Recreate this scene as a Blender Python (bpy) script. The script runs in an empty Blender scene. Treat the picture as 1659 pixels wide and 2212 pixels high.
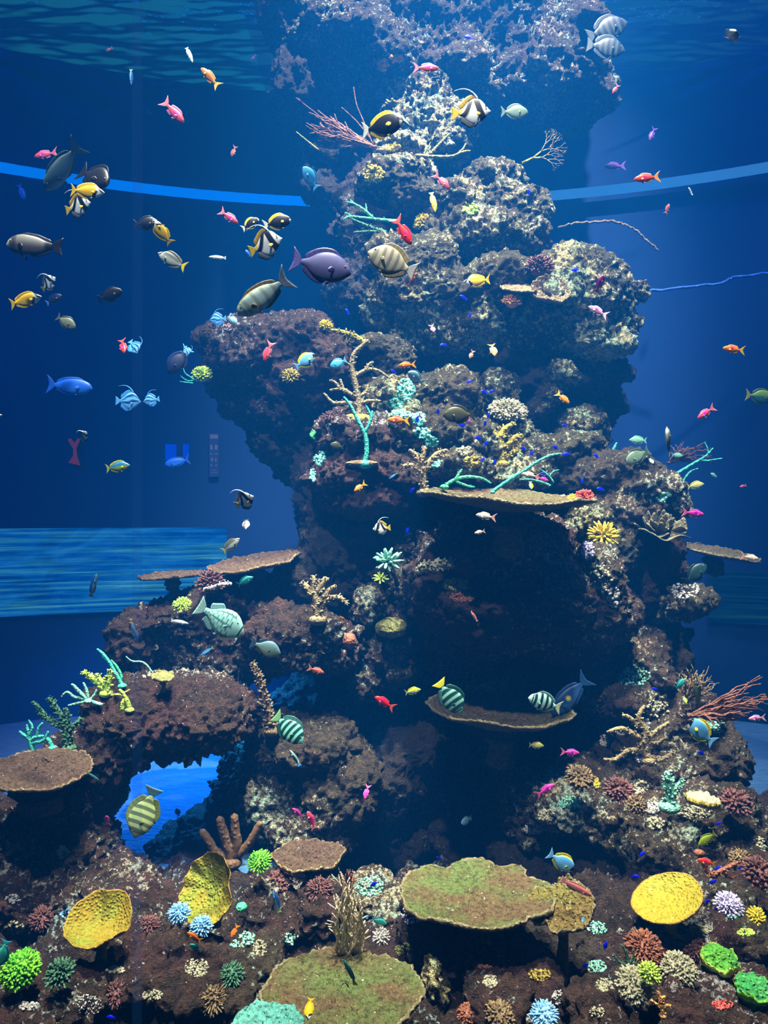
import bpy, math, random
import numpy as np
from mathutils import Vector, Matrix
from mathutils.bvhtree import BVHTree

C = bpy.context.scene.collection
SC = bpy.context.scene
F = 1650.0                      # focal length in pixels of the 1659 x 2212 frame
CAM_Z = 1.95
PI = math.pi
rng = random.Random(7)

# ------------------------------------------------------------------ camera
cam_d = bpy.data.cameras.new('camera')
cam = bpy.data.objects.new('camera', cam_d)
C.objects.link(cam)
cam.location = (0, 0, CAM_Z)
cam.rotation_euler = (PI / 2, 0, 0)
cam_d.sensor_fit = 'HORIZONTAL'
cam_d.sensor_width = 36.0
cam_d.lens = 36.0 * F / 1659.0
cam_d.clip_end = 60
SC.camera = cam

# ------------------------------------------------------------------ world, lights, exposure
SC.view_settings.view_transform = 'Standard'
SC.view_settings.look = 'None'
SC.view_settings.gamma = 1
SC.view_settings.exposure = 0.0
SC.view_settings.use_curve_mapping = False
SC.cycles.max_bounces = 5
SC.cycles.diffuse_bounces = 2
SC.cycles.glossy_bounces = 2
SC.cycles.transparent_max_bounces = 8
SC.cycles.volume_bounces = 0
SC.cycles.sample_clamp_indirect = 4
SC.cycles.caustics_reflective = False
SC.cycles.caustics_refractive = False

W = bpy.data.worlds.new('world')
SC.world = W
W.use_nodes = True
bg = W.node_tree.nodes['Background']
bg.inputs[0].default_value = (0.05, 0.36, 0.72, 1)
bg.inputs[1].default_value = 0.085


def aim(o, target):
    d = Vector(target) - Vector(o.location)
    o.rotation_euler = d.to_track_quat('-Z', 'Y').to_euler()


def spot(name, loc, target, watts, col, deg, blend=0.5, rad=0.12):
    l = bpy.data.lights.new(name, 'SPOT')
    l.energy = watts
    l.color = col
    l.spot_size = math.radians(deg)
    l.spot_blend = blend
    l.shadow_soft_size = rad
    o = bpy.data.objects.new(name, l)
    C.objects.link(o)
    o.location = loc
    aim(o, target)
    return o


def area(name, loc, target, watts, col, sx, sy):
    l = bpy.data.lights.new(name, 'AREA')
    l.energy = watts
    l.color = col
    l.shape = 'RECTANGLE'
    l.size = sx
    l.size_y = sy
    o = bpy.data.objects.new(name, l)
    C.objects.link(o)
    o.location = loc
    aim(o, target)
    return o


# pendant lamps over the tank
spot('lamp_reef_top', (1.5, 1.2, 13.0), (0.4, 5.0, 3.2), 12500, (1.0, 0.97, 0.86), 27, 0.7, 0.16)
spot('lamp_crown', (1.0, 1.8, 12.5), (0.75, 6.2, 5.5), 21000, (1.0, 0.95, 0.86), 29, 0.8, 0.16)
spot('lamp_reef_middle', (0.9, 4.2, 14.0), (0.35, 4.6, 2.0), 13000, (1.0, 0.98, 0.92), 20, 0.7, 0.16)
spot('lamp_reef_front', (0.2, 2.3, 13.5), (0.1, 3.4, 0.3), 17500, (1.0, 0.95, 0.86), 25, 0.7, 0.16)
spot('lamp_reef_side', (-2.1, 2.6, 14.0), (-1.15, 4.0, 0.8), 8000, (0.9, 0.98, 1.0), 14, 0.7, 0.16)
# wide lamp over the visitors' side of the tank
spot('lamp_fish', (-0.9, -0.2, 9.0), (-0.2, 3.9, 2.6), 3000, (0.98, 1.0, 1.0), 50, 0.8, 0.2)
# blue lamps at the back of the tank
spot('lamp_blue_left', (-6.5, 0.5, 9.5), (-3.9, 7.0, 3.2), 4200, (0.0, 0.03, 1.0), 50, 1.0, 1.2)
spot('lamp_blue_sand', (-1.35, 5.9, 1.35), (-1.45, 5.2, 0.0), 500, (0.02, 0.32, 1.0), 120, 0.7, 0.1)
spot('lamp_blue_right', (6.5, 0.5, 10.5), (3.6, 7.0, 5.6), 4200, (0.10, 0.26, 1.0), 32, 1.0, 1.2)
spot('lamp_right', (2.9, 4.6, 9.0), (3.0, 5.8, 3.0), 3800, (0.40, 0.52, 0.95), 44, 1.0, 0.3)

# ------------------------------------------------------------------ numpy noise
_perm = np.random.RandomState(3).permutation(256)
PERM = np.concatenate([_perm, _perm, _perm]).astype(np.int64)
_g = np.random.RandomState(5).normal(size=(256, 3))
GRAD = (_g / np.linalg.norm(_g, axis=1)[:, None])
_jit = np.random.RandomState(9).rand(256, 3)


def gnoise(p):
    pi = np.floor(p).astype(np.int64)
    pf = p - pi
    pi &= 255
    u = pf * pf * pf * (pf * (pf * 6 - 15) + 10)
    out = 0
    for dx in (0, 1):
        for dy in (0, 1):
            for dz in (0, 1):
                h = PERM[PERM[PERM[(pi[:, 0] + dx) & 255] + ((pi[:, 1] + dy) & 255)] + ((pi[:, 2] + dz) & 255)]
                d = pf - np.array([dx, dy, dz])
                v = (GRAD[h] * d).sum(1)
                w = (u[:, 0] if dx else 1 - u[:, 0]) * (u[:, 1] if dy else 1 - u[:, 1]) * (u[:, 2] if dz else 1 - u[:, 2])
                out = out + v * w
    return out * 1.6


def fbm(p, oct=3, gain=0.5):
    a, s, o = 1.0, 1.0, 0
    for i in range(oct):
        o = o + a * gnoise(p * s + 17.3 * i)
        a *= gain
        s *= 2.03
    return o


def turb(p, oct=3, gain=0.55):
    a, s, o = 1.0, 1.0, 0
    for i in range(oct):
        o = o + a * np.abs(gnoise(p * s + 11.7 * i))
        a *= gain
        s *= 2.1
    return o


def worley(p):
    pi = np.floor(p).astype(np.int64)
    pf = p - pi
    best = np.full(len(p), 9.0)
    for dx in (-1, 0, 1):
        for dy in (-1, 0, 1):
            for dz in (-1, 0, 1):
                h = PERM[PERM[PERM[(pi[:, 0] + dx) & 255] + ((pi[:, 1] + dy) & 255)] + ((pi[:, 2] + dz) & 255)]
                d = _jit[h] + np.array([dx, dy, dz]) - pf
                best = np.minimum(best, (d * d).sum(1))
    return np.sqrt(best)


# ------------------------------------------------------------------ basics
def at(px, py, Y):
    """world point at depth Y seen at pixel (px, py) of the photograph"""
    return Vector(((px - 829.5) * Y / F, Y, CAM_Z - (py - 1106.0) * Y / F))


def tag(o, label=None, cat=None, group=None, kind=None):
    if label:
        o['label'] = label
    if cat:
        o['category'] = cat
    if group:
        o['group'] = group
    if kind:
        o['kind'] = kind
    return o


def empty(name, loc):
    o = bpy.data.objects.new(name, None)
    o.empty_display_size = 0.05
    C.objects.link(o)
    o.location = loc
    return o


def mesh_from(name, v, f, smooth=True):
    me = bpy.data.meshes.new(name)
    v = np.asarray(v, dtype=np.float32)
    if isinstance(f, np.ndarray):
        n, k = f.shape
        me.vertices.add(len(v))
        me.vertices.foreach_set('co', v.ravel())
        me.loops.add(n * k)
        me.loops.foreach_set('vertex_index', f.ravel().astype(np.int32))
        me.polygons.add(n)
        me.polygons.foreach_set('loop_start', np.arange(0, n * k, k, dtype=np.int32))
        me.update(calc_edges=True)
    else:
        me.from_pydata([tuple(map(float, q)) for q in v], [], f)
    if smooth:
        me.polygons.foreach_set('use_smooth', np.ones(len(me.polygons), dtype=bool))
    me.update()
    return me


def obj(name, me, mat=None, parent=None, loc=None):
    o = bpy.data.objects.new(name, me)
    C.objects.link(o)
    if mat is not None and not me.materials:
        me.materials.append(mat)
    if parent is not None:
        o.parent = parent
    if loc is not None:
        o.location = loc
    return o


def set_col(me, cols, name='Col'):
    a = me.color_attributes.new(name, 'FLOAT_COLOR', 'POINT')
    c = np.ones((len(me.vertices), 4), dtype=np.float32)
    c[:, :3] = cols
    a.data.foreach_set('color', c.ravel())


class MB:
    """collects vertices and faces of one mesh"""

    def __init__(self):
        self.v, self.f, self.c = [], [], []

    def add(self, v, f, col=None):
        n = len(self.v)
        self.v.extend([tuple(q) for q in v])
        self.f.extend([tuple(i + n for i in q) for q in f])
        if col is not None:
            self.c.extend([col] * len(v))

    def tube(self, pts, rad, n=6, col=None, bump=0.0):
        """a rounded tube along pts; rad is a number per point"""
        pts = [Vector(p) for p in pts]
        m = len(pts)
        vs, fs = [], []
        ref = Vector((0.31, 0.57, 0.76))
        rings = []
        for i, p in enumerate(pts):
            d = (pts[min(i + 1, m - 1)] - pts[max(i - 1, 0)])
            if d.length < 1e-9:
                d = Vector((0, 0, 1))
            d.normalize()
            a = d.cross(ref)
            if a.length < 1e-3:
                a = d.cross(Vector((1, 0, 0)))
            a.normalize()
            b = d.cross(a)
            r = rad[i]
            ring = []
            for k in range(n):
                t = 2 * PI * (k + 0.5 * (i % 2)) / n
                rr = r * (1 + bump * rng.uniform(-1, 1))
                ring.append(len(vs))
                vs.append(p + (a * math.cos(t) + b * math.sin(t)) * rr)
            rings.append(ring)
        for i in range(m - 1):
            for k in range(n):
                k2 = (k + 1) % n
                fs.append((rings[i][k], rings[i][k2], rings[i + 1][k2], rings[i + 1][k]))
        dend = (pts[-1] - pts[-2]).normalized()
        vs.append(pts[-1] + dend * rad[-1] * 0.75)
        for k in range(n):
            fs.append((rings[-1][k], rings[-1][(k + 1) % n], len(vs) - 1))
        vs.append(pts[0] - (pts[1] - pts[0]).normalized() * rad[0] * 0.4)
        for k in range(n):
            fs.append((rings[0][(k + 1) % n], rings[0][k], len(vs) - 1))
        self.add(vs, fs, col)

    def ellipsoid(self, c, r, nu=12, nv=8, col=None):
        vs, fs = [], []
        c = Vector(c)
        vs.append(c + Vector((0, 0, r[2])))
        for j in range(1, nv):
            ph = PI * j / nv
            for i in range(nu):
                t = 2 * PI * i / nu
                vs.append(c + Vector((r[0] * math.sin(ph) * math.cos(t), r[1] * math.sin(ph) * math.sin(t), r[2] * math.cos(ph))))
        vs.append(c - Vector((0, 0, r[2])))
        for i in range(nu):
            i2 = (i + 1) % nu
            fs.append((0, 1 + i, 1 + i2))
            for j in range(nv - 2):
                a = 1 + j * nu
                fs.append((a + i, a + nu + i, a + nu + i2, a + i2))
            b = 1 + (nv - 2) * nu
            fs.append((b + i, len(vs) - 1, b + i2))
        self.add(vs, fs, col)

    def mesh(self, name, smooth=True):
        me = mesh_from(name, self.v, self.f, smooth)
        if self.c and len(self.c) == len(self.v):
            set_col(me, np.array(self.c))
        return me

    def build(self, name, mat, parent=None, loc=None):
        return obj(name, self.mesh(name), mat, parent, loc)


# ------------------------------------------------------------------ materials
class NT:
    def __init__(self, name):
        self.m = bpy.data.materials.new(name)
        self.m.use_nodes = True
        self.t = self.m.node_tree
        self.t.nodes.clear()
        self.out = self.n('OutputMaterial')

    def n(self, kind, **kw):
        o = self.t.nodes.new('ShaderNode' + kind)
        for k, v in kw.items():
            setattr(o, k, v)
        return o

    def l(self, a, b):
        self.t.links.new(a, b)

    def noise(self, scale, detail=3, rough=0.55, vec=None, dist=0.0):
        o = self.n('TexNoise')
        o.inputs['Scale'].default_value = scale
        o.inputs['Detail'].default_value = detail
        o.inputs['Roughness'].default_value = rough
        o.inputs['Distortion'].default_value = dist
        if vec is not None:
            self.l(vec, o.inputs['Vector'])
        return o.outputs['Fac']

    def ramp(self, src, stops, interp='LINEAR'):
        o = self.n('ValToRGB')
        cr = o.color_ramp
        cr.interpolation = interp
        while len(cr.elements) < len(stops):
            cr.elements.new(0.5)
        for e, (p, c) in zip(cr.elements, stops):
            e.position = p
            e.color = (*c, 1) if not isinstance(c, (int, float)) else (c, c, c, 1)
        self.l(src, o.inputs[0])
        return o.outputs[0]

    def mix(self, fac, a, b, mode='MIX'):
        o = self.n('Mix', data_type='RGBA', blend_type=mode)
        for s, v in ((o.inputs[0], fac), (o.inputs[6], a), (o.inputs[7], b)):
            if isinstance(v, (int, float)):
                s.default_value = v
            elif isinstance(v, tuple):
                s.default_value = (*v, 1)
            else:
                self.l(v, s)
        return o.outputs[2]

    def math(self, op, a, b=0.0, clamp=False):
        o = self.n('Math', operation=op, use_clamp=clamp)
        for s, v in ((o.inputs[0], a), (o.inputs[1], b)):
            if isinstance(v, (int, float)):
                s.default_value = v
            else:
                self.l(v, s)
        return o.outputs[0]

    def bump(self, h, strength, dist):
        o = self.n('Bump')
        o.inputs['Strength'].default_value = strength
        o.inputs['Distance'].default_value = dist
        self.l(h, o.inputs['Height'])
        return o.outputs[0]

    def principled(self, col, rough=0.7, bump=None, spec=0.3, sub=0.0):
        b = self.n('BsdfPrincipled')
        if isinstance(col, tuple):
            b.inputs['Base Color'].default_value = (*col, 1)
        else:
            self.l(col, b.inputs['Base Color'])
        if isinstance(rough, (int, float)):
            b.inputs['Roughness'].default_value = rough
        else:
            self.l(rough, b.inputs['Roughness'])
        b.inputs['Specular IOR Level'].default_value = spec
        if bump is not None:
            self.l(bump, b.inputs['Normal'])
        self.l(b.outputs[0], self.out.inputs['Surface'])
        return b


def rock_mat(name, dark, mid, pale, pale2, cover, fine=40.0, red=0.3):
    """crusted reef rock: two base tones with pale encrusting specks"""
    t = NT(name)
    geo = t.n('NewGeometry').outputs['Position']
    big = t.noise(1.7, 3, 0.6, geo)
    med = t.noise(19.0, 5, 0.68, geo)
    base = t.mix(t.ramp(med, [(0.38, 0.0), (0.66, 1.0)]), dark, mid)
    base = t.mix(t.math('MULTIPLY', t.ramp(t.noise(3.1, 2, 0.5, geo), [(0.5, 0.0), (0.62, 1.0)]), red), base, (0.12, 0.03, 0.04))
    sp = t.noise(fine, 4, 0.72, geo)
    # cover of the pale crust varies over the rock
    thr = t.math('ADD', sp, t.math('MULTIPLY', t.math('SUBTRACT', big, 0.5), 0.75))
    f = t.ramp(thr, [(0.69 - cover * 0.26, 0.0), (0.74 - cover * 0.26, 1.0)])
    pc = t.mix(t.ramp(t.noise(6.0, 3, 0.5, geo), [(0.42, 0.0), (0.6, 1.0)]), pale, pale2)
    pc = t.mix(t.ramp(t.noise(fine * 1.9, 3, 0.6, geo), [(0.4, 0.75), (0.62, 0.0)]), pc, mid)
    col = t.mix(f, base, pc)
    dots = t.ramp(t.noise(fine * 1.6, 2, 0.5, geo), [(0.73, 0.0), (0.76, 1.0)])
    col = t.mix(dots, col, (0.75, 0.74, 0.66))
    h = t.math('ADD', t.math('MULTIPLY', sp, 1.2), t.math('MULTIPLY', t.noise(fine * 2.4, 4, 0.7, geo), 0.9))
    t.principled(col, 0.75, t.bump(h, 1.0, 0.045), 0.25)
    return t.m


def coral_mat(name, col, col2, scale=60.0, tip=None, bumpd=0.006, rough=0.7):
    """coral skin: two tones of noise with a fine polyp bump"""
    t = NT(name)
    geo = t.n('NewGeometry').outputs['Position']
    v = t.n('TexVoronoi')
    v.inputs['Scale'].default_value = scale
    t.l(geo, v.inputs['Vector'])
    c = t.mix(t.ramp(t.noise(11.0, 4, 0.6, geo), [(0.35, 0.0), (0.65, 1.0)]), col, col2)
    d = t.ramp(v.outputs['Distance'], [(0.15, 1.0), (0.5, 0.0)])
    lift = tip if tip else tuple(min(1.0, k * 1.35 + 0.02) for k in col2)
    c = t.mix(t.math('MULTIPLY', d, 0.55), c, lift)
    t.principled(c, rough, t.bump(d, 0.7, bumpd), 0.3)
    return t.m


def skin_mat():
    t = NT('fish_skin')
    a = t.n('VertexColor', layer_name='Col')
    tex = t.n('TexCoord').outputs['Object']
    v = t.n('TexVoronoi')
    v.inputs['Scale'].default_value = 90
    t.l(tex, v.inputs['Vector'])
    c = t.mix(t.math('MULTIPLY', t.noise(14, 3, 0.5, tex), 0.22), a.outputs[0], (0.02, 0.02, 0.03))
    t.principled(c, 0.42, t.bump(v.outputs['Distance'], 0.05, 0.008), 0.3)
    return t.m


FISH = skin_mat()

# ------------------------------------------------------------------ the setting
WALL_R, WALL_C = 8.06, -0.26
SURF_Z = 6.12


def arc(ang, r, z):
    return (r * math.sin(ang), WALL_C + r * math.cos(ang), z)


def px_ang(px):
    """bearing on the round back wall of a pixel column (the wall is centred close to the eye)"""
    k = (px - 829.5) / F
    a = math.atan(k)
    for _ in range(6):
        Y = WALL_C + WALL_R * math.cos(a)
        a = math.asin(max(-0.99, min(0.99, k * Y / WALL_R)))
    return a


def curved_panel(name, a0, a1, z0, z1, r, mat, thick=0.04, n=40, m=2):
    v, f = [], []
    for i in range(n + 1):
        a = a0 + (a1 - a0) * i / n
        for j in range(m + 1):
            v.append(arc(a, r, z0 + (z1 - z0) * j / m))
        for j in range(m + 1):
            v.append(arc(a, r + thick, z0 + (z1 - z0) * j / m))
    k = 2 * (m + 1)
    for i in range(n):
        for j in range(m):
            b = i * k + j
            f.append((b, b + k, b + k + 1, b + 1))
            b += m + 1
            f.append((b + 1, b + k + 1, b + k, b))
        f.append((i * k, i * k + m + 1, (i + 1) * k + m + 1, (i + 1) * k))
        f.append((i * k + m, (i + 1) * k + m, (i + 1) * k + k - 1, i * k + k - 1))
    f.append(tuple(range(0, m + 1)) + tuple(range(k - 1, m, -1)))
    e = n * k
    f.append(tuple(e + q for q in list(range(m, -1, -1)) + list(range(m + 1, k))))
    return obj(name, mesh_from(name, v, f), mat)


def wall_mat():
    t = NT('blue_tank_wall')
    geo = t.n('NewGeometry').outputs['Position']
    c = t.mix(t.noise(0.6, 3, 0.5, geo), (0.001, 0.012, 0.070), (0.002, 0.016, 0.085))
    t.principled(c, 0.8, None, 0.1)
    return t.m


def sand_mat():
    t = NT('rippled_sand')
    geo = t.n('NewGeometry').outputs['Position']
    c = t.mix(t.noise(8, 4, 0.6, geo), (0.035, 0.10, 0.22), (0.06, 0.15, 0.30))  # the blue of the lamplight is put into the sand colour
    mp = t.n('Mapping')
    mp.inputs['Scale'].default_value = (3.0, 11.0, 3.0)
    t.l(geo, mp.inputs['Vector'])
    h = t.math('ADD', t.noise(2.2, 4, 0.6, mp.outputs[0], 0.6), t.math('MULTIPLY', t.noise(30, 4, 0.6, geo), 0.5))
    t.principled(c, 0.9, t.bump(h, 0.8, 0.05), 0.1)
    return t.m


def emit_mat(name, col, strength):
    t = NT(name)
    e = t.n('Emission')
    e.inputs[0].default_value = (*col, 1)
    e.inputs[1].default_value = strength
    t.l(e.outputs[0], t.out.inputs['Surface'])
    return t.m


def window_mat(name, strength, greenish=0.5):
    """a lit viewing window seen end-on through rippled acrylic: long streaks of blue, teal and green"""
    t = NT(name)
    geo = t.n('NewGeometry').outputs['Position']
    mp = t.n('Mapping')
    mp.inputs['Scale'].default_value = (0.55, 0.55, 22.0)
    t.l(geo, mp.inputs['Vector'])
    s1 = t.noise(1.6, 5, 0.6, mp.outputs[0], 0.35)
    mp2 = t.n('Mapping')
    mp2.inputs['Scale'].default_value = (1.1, 1.1, 3.0)
    t.l(geo, mp2.inputs['Vector'])
    s2 = t.noise(1.3, 4, 0.6, mp2.outputs[0], 1.2)
    c1 = t.ramp(s1, [(0.34, (0.0, 0.010, 0.09)), (0.45, (0.0, 0.05, 0.25)), (0.54, (0.01, 0.12, 0.26)), (0.62, (0.03, 0.22, 0.28)), (0.72, (0.10, 0.38, 0.42))])
    c2 = t.ramp(s2, [(0.35, (0.0, 0.02, 0.16)), (0.5, (0.0, 0.08, 0.42)), (0.62, (0.01, 0.16, 0.62)), (0.72, (0.02, 0.20, 0.25))])
    c = t.mix(greenish, c2, c1)
    e = t.n('Emission')
    t.l(c, e.inputs[0])
    e.inputs[1].default_value = strength
    t.l(e.outputs[0], t.out.inputs['Surface'])
    return t.m


M_WALL = wall_mat()
tag(curved_panel('wall_back', math.radians(-46), math.radians(46), -0.45, 6.2, WALL_R, M_WALL, 0.1, 90, 8), kind='structure')

v, f = [], []
NX, NY = 60, 40
for j in range(NY + 1):
    for i in range(NX + 1):
        x, y = -6 + 12 * i / NX, 4.02 + 4.1 * j / NY
        k = max(0.0, min(1.0, (x + 0.55) / 0.3, (2.1 - x) / 0.3))
        v.append((x, y, 0.02 * math.sin(3 * x + 2 * y) * math.sin(2.3 * y) - 0.38 * k))
for j in range(NY):
    for i in range(NX):
        b = j * (NX + 1) + i
        f.append((b, b + 1, b + NX + 2, b + NX + 1))
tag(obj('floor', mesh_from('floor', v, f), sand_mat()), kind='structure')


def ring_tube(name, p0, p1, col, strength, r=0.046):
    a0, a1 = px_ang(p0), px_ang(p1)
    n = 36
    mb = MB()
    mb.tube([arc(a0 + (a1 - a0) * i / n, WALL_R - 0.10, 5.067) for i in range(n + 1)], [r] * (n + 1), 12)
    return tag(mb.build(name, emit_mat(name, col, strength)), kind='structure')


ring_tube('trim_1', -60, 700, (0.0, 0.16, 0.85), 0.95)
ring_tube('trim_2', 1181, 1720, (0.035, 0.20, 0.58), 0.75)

# lit viewing windows in the back wall
def zrow(py, px):
    Y = WALL_C + WALL_R * math.cos(px_ang(px))
    return CAM_Z - (py - 1106) * Y / F


tag(curved_panel('window_1', px_ang(-80), px_ang(490), zrow(1320, 250), zrow(1140, 250), WALL_R - 0.05, window_mat('streaky_window', 1.0, 0.62), 0.04, 30, 2), kind='structure')
tag(curved_panel('window_2', px_ang(1530), px_ang(1760), zrow(1345, 1600), zrow(1235, 1600), WALL_R - 0.05, window_mat('dim_window', 0.12, 0.9), 0.04, 20, 2), kind='structure')

# reflections of two blue windows, put in as glowing panels on the wall
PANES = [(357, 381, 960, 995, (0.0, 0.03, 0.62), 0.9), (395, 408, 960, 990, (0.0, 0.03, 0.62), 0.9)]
n_w = 3
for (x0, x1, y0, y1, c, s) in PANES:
    tag(curved_panel('window_%d' % n_w, px_ang(x0), px_ang(x1), zrow(y1, x0), zrow(y0, x0), WALL_R - 0.04, emit_mat('pane_reflection_%d' % n_w, c, s), 0.03, 4, 1), kind='structure')
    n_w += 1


# reflections of a sign and a red light, painted as glowing wall shapes
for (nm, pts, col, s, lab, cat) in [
    ('reflected_panel', [(452, 937), (473, 937), (473, 1030), (452, 1030)], (0.03, 0.06, 0.26), 0.45, 'reflected tall dim violet panel, left of the reef', 'reflection'),
    ('reflected_red_light', [(146, 950), (154, 948), (161, 958), (168, 947), (173, 950), (165, 970), (168, 990), (174, 1006), (148, 1000), (158, 985), (158, 970)], (0.20, 0.02, 0.06), 0.40, 'dim red forked light reflection at the left', 'light')]:
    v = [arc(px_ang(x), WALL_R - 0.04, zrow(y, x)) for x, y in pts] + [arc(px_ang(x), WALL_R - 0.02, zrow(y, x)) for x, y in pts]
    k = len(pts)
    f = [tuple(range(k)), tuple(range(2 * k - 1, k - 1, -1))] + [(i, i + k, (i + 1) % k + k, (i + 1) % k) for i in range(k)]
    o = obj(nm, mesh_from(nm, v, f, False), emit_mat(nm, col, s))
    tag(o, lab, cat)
    if nm == 'reflected_panel':
        mb = MB()
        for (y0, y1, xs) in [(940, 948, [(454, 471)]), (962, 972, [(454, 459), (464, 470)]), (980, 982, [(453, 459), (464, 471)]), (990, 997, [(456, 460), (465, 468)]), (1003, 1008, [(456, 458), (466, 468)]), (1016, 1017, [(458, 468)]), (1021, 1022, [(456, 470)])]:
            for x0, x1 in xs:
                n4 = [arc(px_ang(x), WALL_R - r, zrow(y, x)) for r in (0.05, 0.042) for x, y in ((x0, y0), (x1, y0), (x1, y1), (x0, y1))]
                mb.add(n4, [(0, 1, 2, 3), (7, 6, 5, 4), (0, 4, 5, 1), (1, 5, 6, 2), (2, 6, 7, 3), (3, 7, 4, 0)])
        mb.build('reflected_lines', emit_mat('reflected_lines', (0.16, 0.15, 0.34), 0.5), o)


def surface_mat():
    t = NT('water_surface')
    g = t.n('BsdfGlossy')
    g.inputs['Color'].default_value = (0.85, 0.95, 1.0, 1)
    g.inputs['Roughness'].default_value = 0.04
    tr = t.n('BsdfTransparent')
    tr.inputs['Color'].default_value = (0.95, 1.0, 1.0, 1)
    lw = t.n('LayerWeight')
    lw.inputs['Blend'].default_value = 0.5
    fac = t.ramp(lw.outputs['Facing'], [(0.34, 0.04), (0.50, 0.92)])
    geo = t.n('NewGeometry').outputs['Position']
    b = t.bump(t.noise(7, 3, 0.5, geo), 0.5, 0.04)
    t.l(b, g.inputs['Normal'])
    mx = t.n('MixShader')
    t.l(fac, mx.inputs[0])
    t.l(tr.outputs[0], mx.inputs[1])
    t.l(g.outputs[0], mx.inputs[2])
    t.l(mx.outputs[0], t.out.inputs['Surface'])
    return t.m


nx, ny = 300, 420
xs = np.linspace(-6.0, 6.0, nx)
ys = np.linspace(1.75, 8.1, ny)
gx, gy = np.meshgrid(xs, ys)
p = np.stack([gx.ravel(), gy.ravel(), np.zeros(nx * ny)], 1)
wv = 0.030 * gnoise(p * np.array([1.1, 3.0, 1])) + 0.014 * gnoise(p * np.array([2.6, 7.0, 1]) + 5) + 0.012 * gnoise(p * np.array([4.5, 15.0, 1]) + 9)
p[:, 2] = SURF_Z + wv
ii = np.arange(nx * ny).reshape(ny, nx)
q = np.stack([ii[:-1, :-1].ravel(), ii[1:, :-1].ravel(), ii[1:, 1:].ravel(), ii[:-1, 1:].ravel()], 1)
tag(obj('water_surface', mesh_from('water_surface', p, q), surface_mat()), kind='structure')

# unseen teal panel, added to glow in the ripples of the surface
mb = MB()
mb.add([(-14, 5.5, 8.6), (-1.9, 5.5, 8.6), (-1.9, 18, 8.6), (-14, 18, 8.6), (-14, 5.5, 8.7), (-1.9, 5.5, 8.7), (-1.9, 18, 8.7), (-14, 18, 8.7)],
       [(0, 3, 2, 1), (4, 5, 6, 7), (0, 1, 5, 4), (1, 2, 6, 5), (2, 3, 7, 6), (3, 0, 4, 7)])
tag(obj('glow_panel', mb.mesh('glow_panel', False), emit_mat('teal_glow', (0.01, 0.17, 0.25), 0.42)), kind='structure')

# the water itself: a closed body that scatters and absorbs
PANE_Y = 1.72


def closed_body(name, z0, z1, mat):
    n = 40
    v, f = [], []
    edge = [(-6.2, PANE_Y + 0.06)] + [arc(math.radians(-46 + 92 * i / n), WALL_R + 0.04, 0)[:2] for i in range(n + 1)] + [(6.2, PANE_Y + 0.06)]
    m = len(edge)
    v = [(x, y, z0) for x, y in edge] + [(x, y, z1) for x, y in edge]
    f = [tuple(range(m)), tuple(range(2 * m - 1, m - 1, -1))]
    for i in range(m):
        f.append((i, i + m, (i + 1) % m + m, (i + 1) % m))
    return obj(name, mesh_from(name, v, f, False), mat)


def water_mat():
    t = NT('sea_water')
    s = t.n('VolumeScatter')
    s.inputs['Color'].default_value = (0.008, 0.235, 0.93, 1)
    s.inputs['Density'].default_value = 0.035
    s.inputs['Anisotropy'].default_value = 0.15
    t.l(s.outputs[0], t.out.inputs['Volume'])
    return t.m


tag(closed_body('water', -0.45, SURF_Z - 0.06, water_mat()), kind='structure')

# front pane of clear acrylic and its polished joint
t = NT('clear_acrylic')
tr = t.n('BsdfTransparent')
tr.inputs['Color'].default_value = (0.985, 0.99, 1.0, 1)
t.l(tr.outputs[0], t.out.inputs['Surface'])
mb = MB()
x0, x1, y0, y1, z0, z1 = -3.0, 3.0, PANE_Y - 0.04, PANE_Y + 0.04, -0.1, 6.1
mb.add([(x0, y0, z0), (x1, y0, z0), (x1, y1, z0), (x0, y1, z0), (x0, y0, z1), (x1, y0, z1), (x1, y1, z1), (x0, y1, z1)],
       [(0, 1, 5, 4), (1, 2, 6, 5), (2, 3, 7, 6), (3, 0, 4, 7), (4, 5, 6, 7), (3, 2, 1, 0)])
pane = obj('window_%d' % n_w, mb.mesh('pane', False), t.m)
tag(pane, kind='structure')

t = NT('acrylic_joint')
tr = t.n('BsdfTransparent')
tr.inputs['Color'].default_value = (0.97, 0.98, 1.0, 1)
tl = t.n('BsdfTranslucent')
tl.inputs['Color'].default_value = (0.10, 0.40, 0.9, 1)
mx = t.n('MixShader')
mx.inputs[0].default_value = 0.06
t.l(tr.outputs[0], mx.inputs[1])
t.l(tl.outputs[0], mx.inputs[2])
t.l(mx.outputs[0], t.out.inputs['Surface'])
xj = (281 - 829.5) * PANE_Y / F
mb = MB()
mb.add([(xj - 0.011, PANE_Y + 0.045, -0.1), (xj + 0.011, PANE_Y + 0.045, -0.1), (xj + 0.014, PANE_Y + 0.05, 6.1), (xj - 0.014, PANE_Y + 0.05, 6.1),
        (xj - 0.011, PANE_Y + 0.05, -0.1), (xj + 0.011, PANE_Y + 0.05, -0.1), (xj + 0.014, PANE_Y + 0.055, 6.1), (xj - 0.014, PANE_Y + 0.055, 6.1)],
       [(0, 1, 2, 3), (7, 6, 5, 4)])
tag(mb.build('trim_3', t.m), kind='structure')

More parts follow.
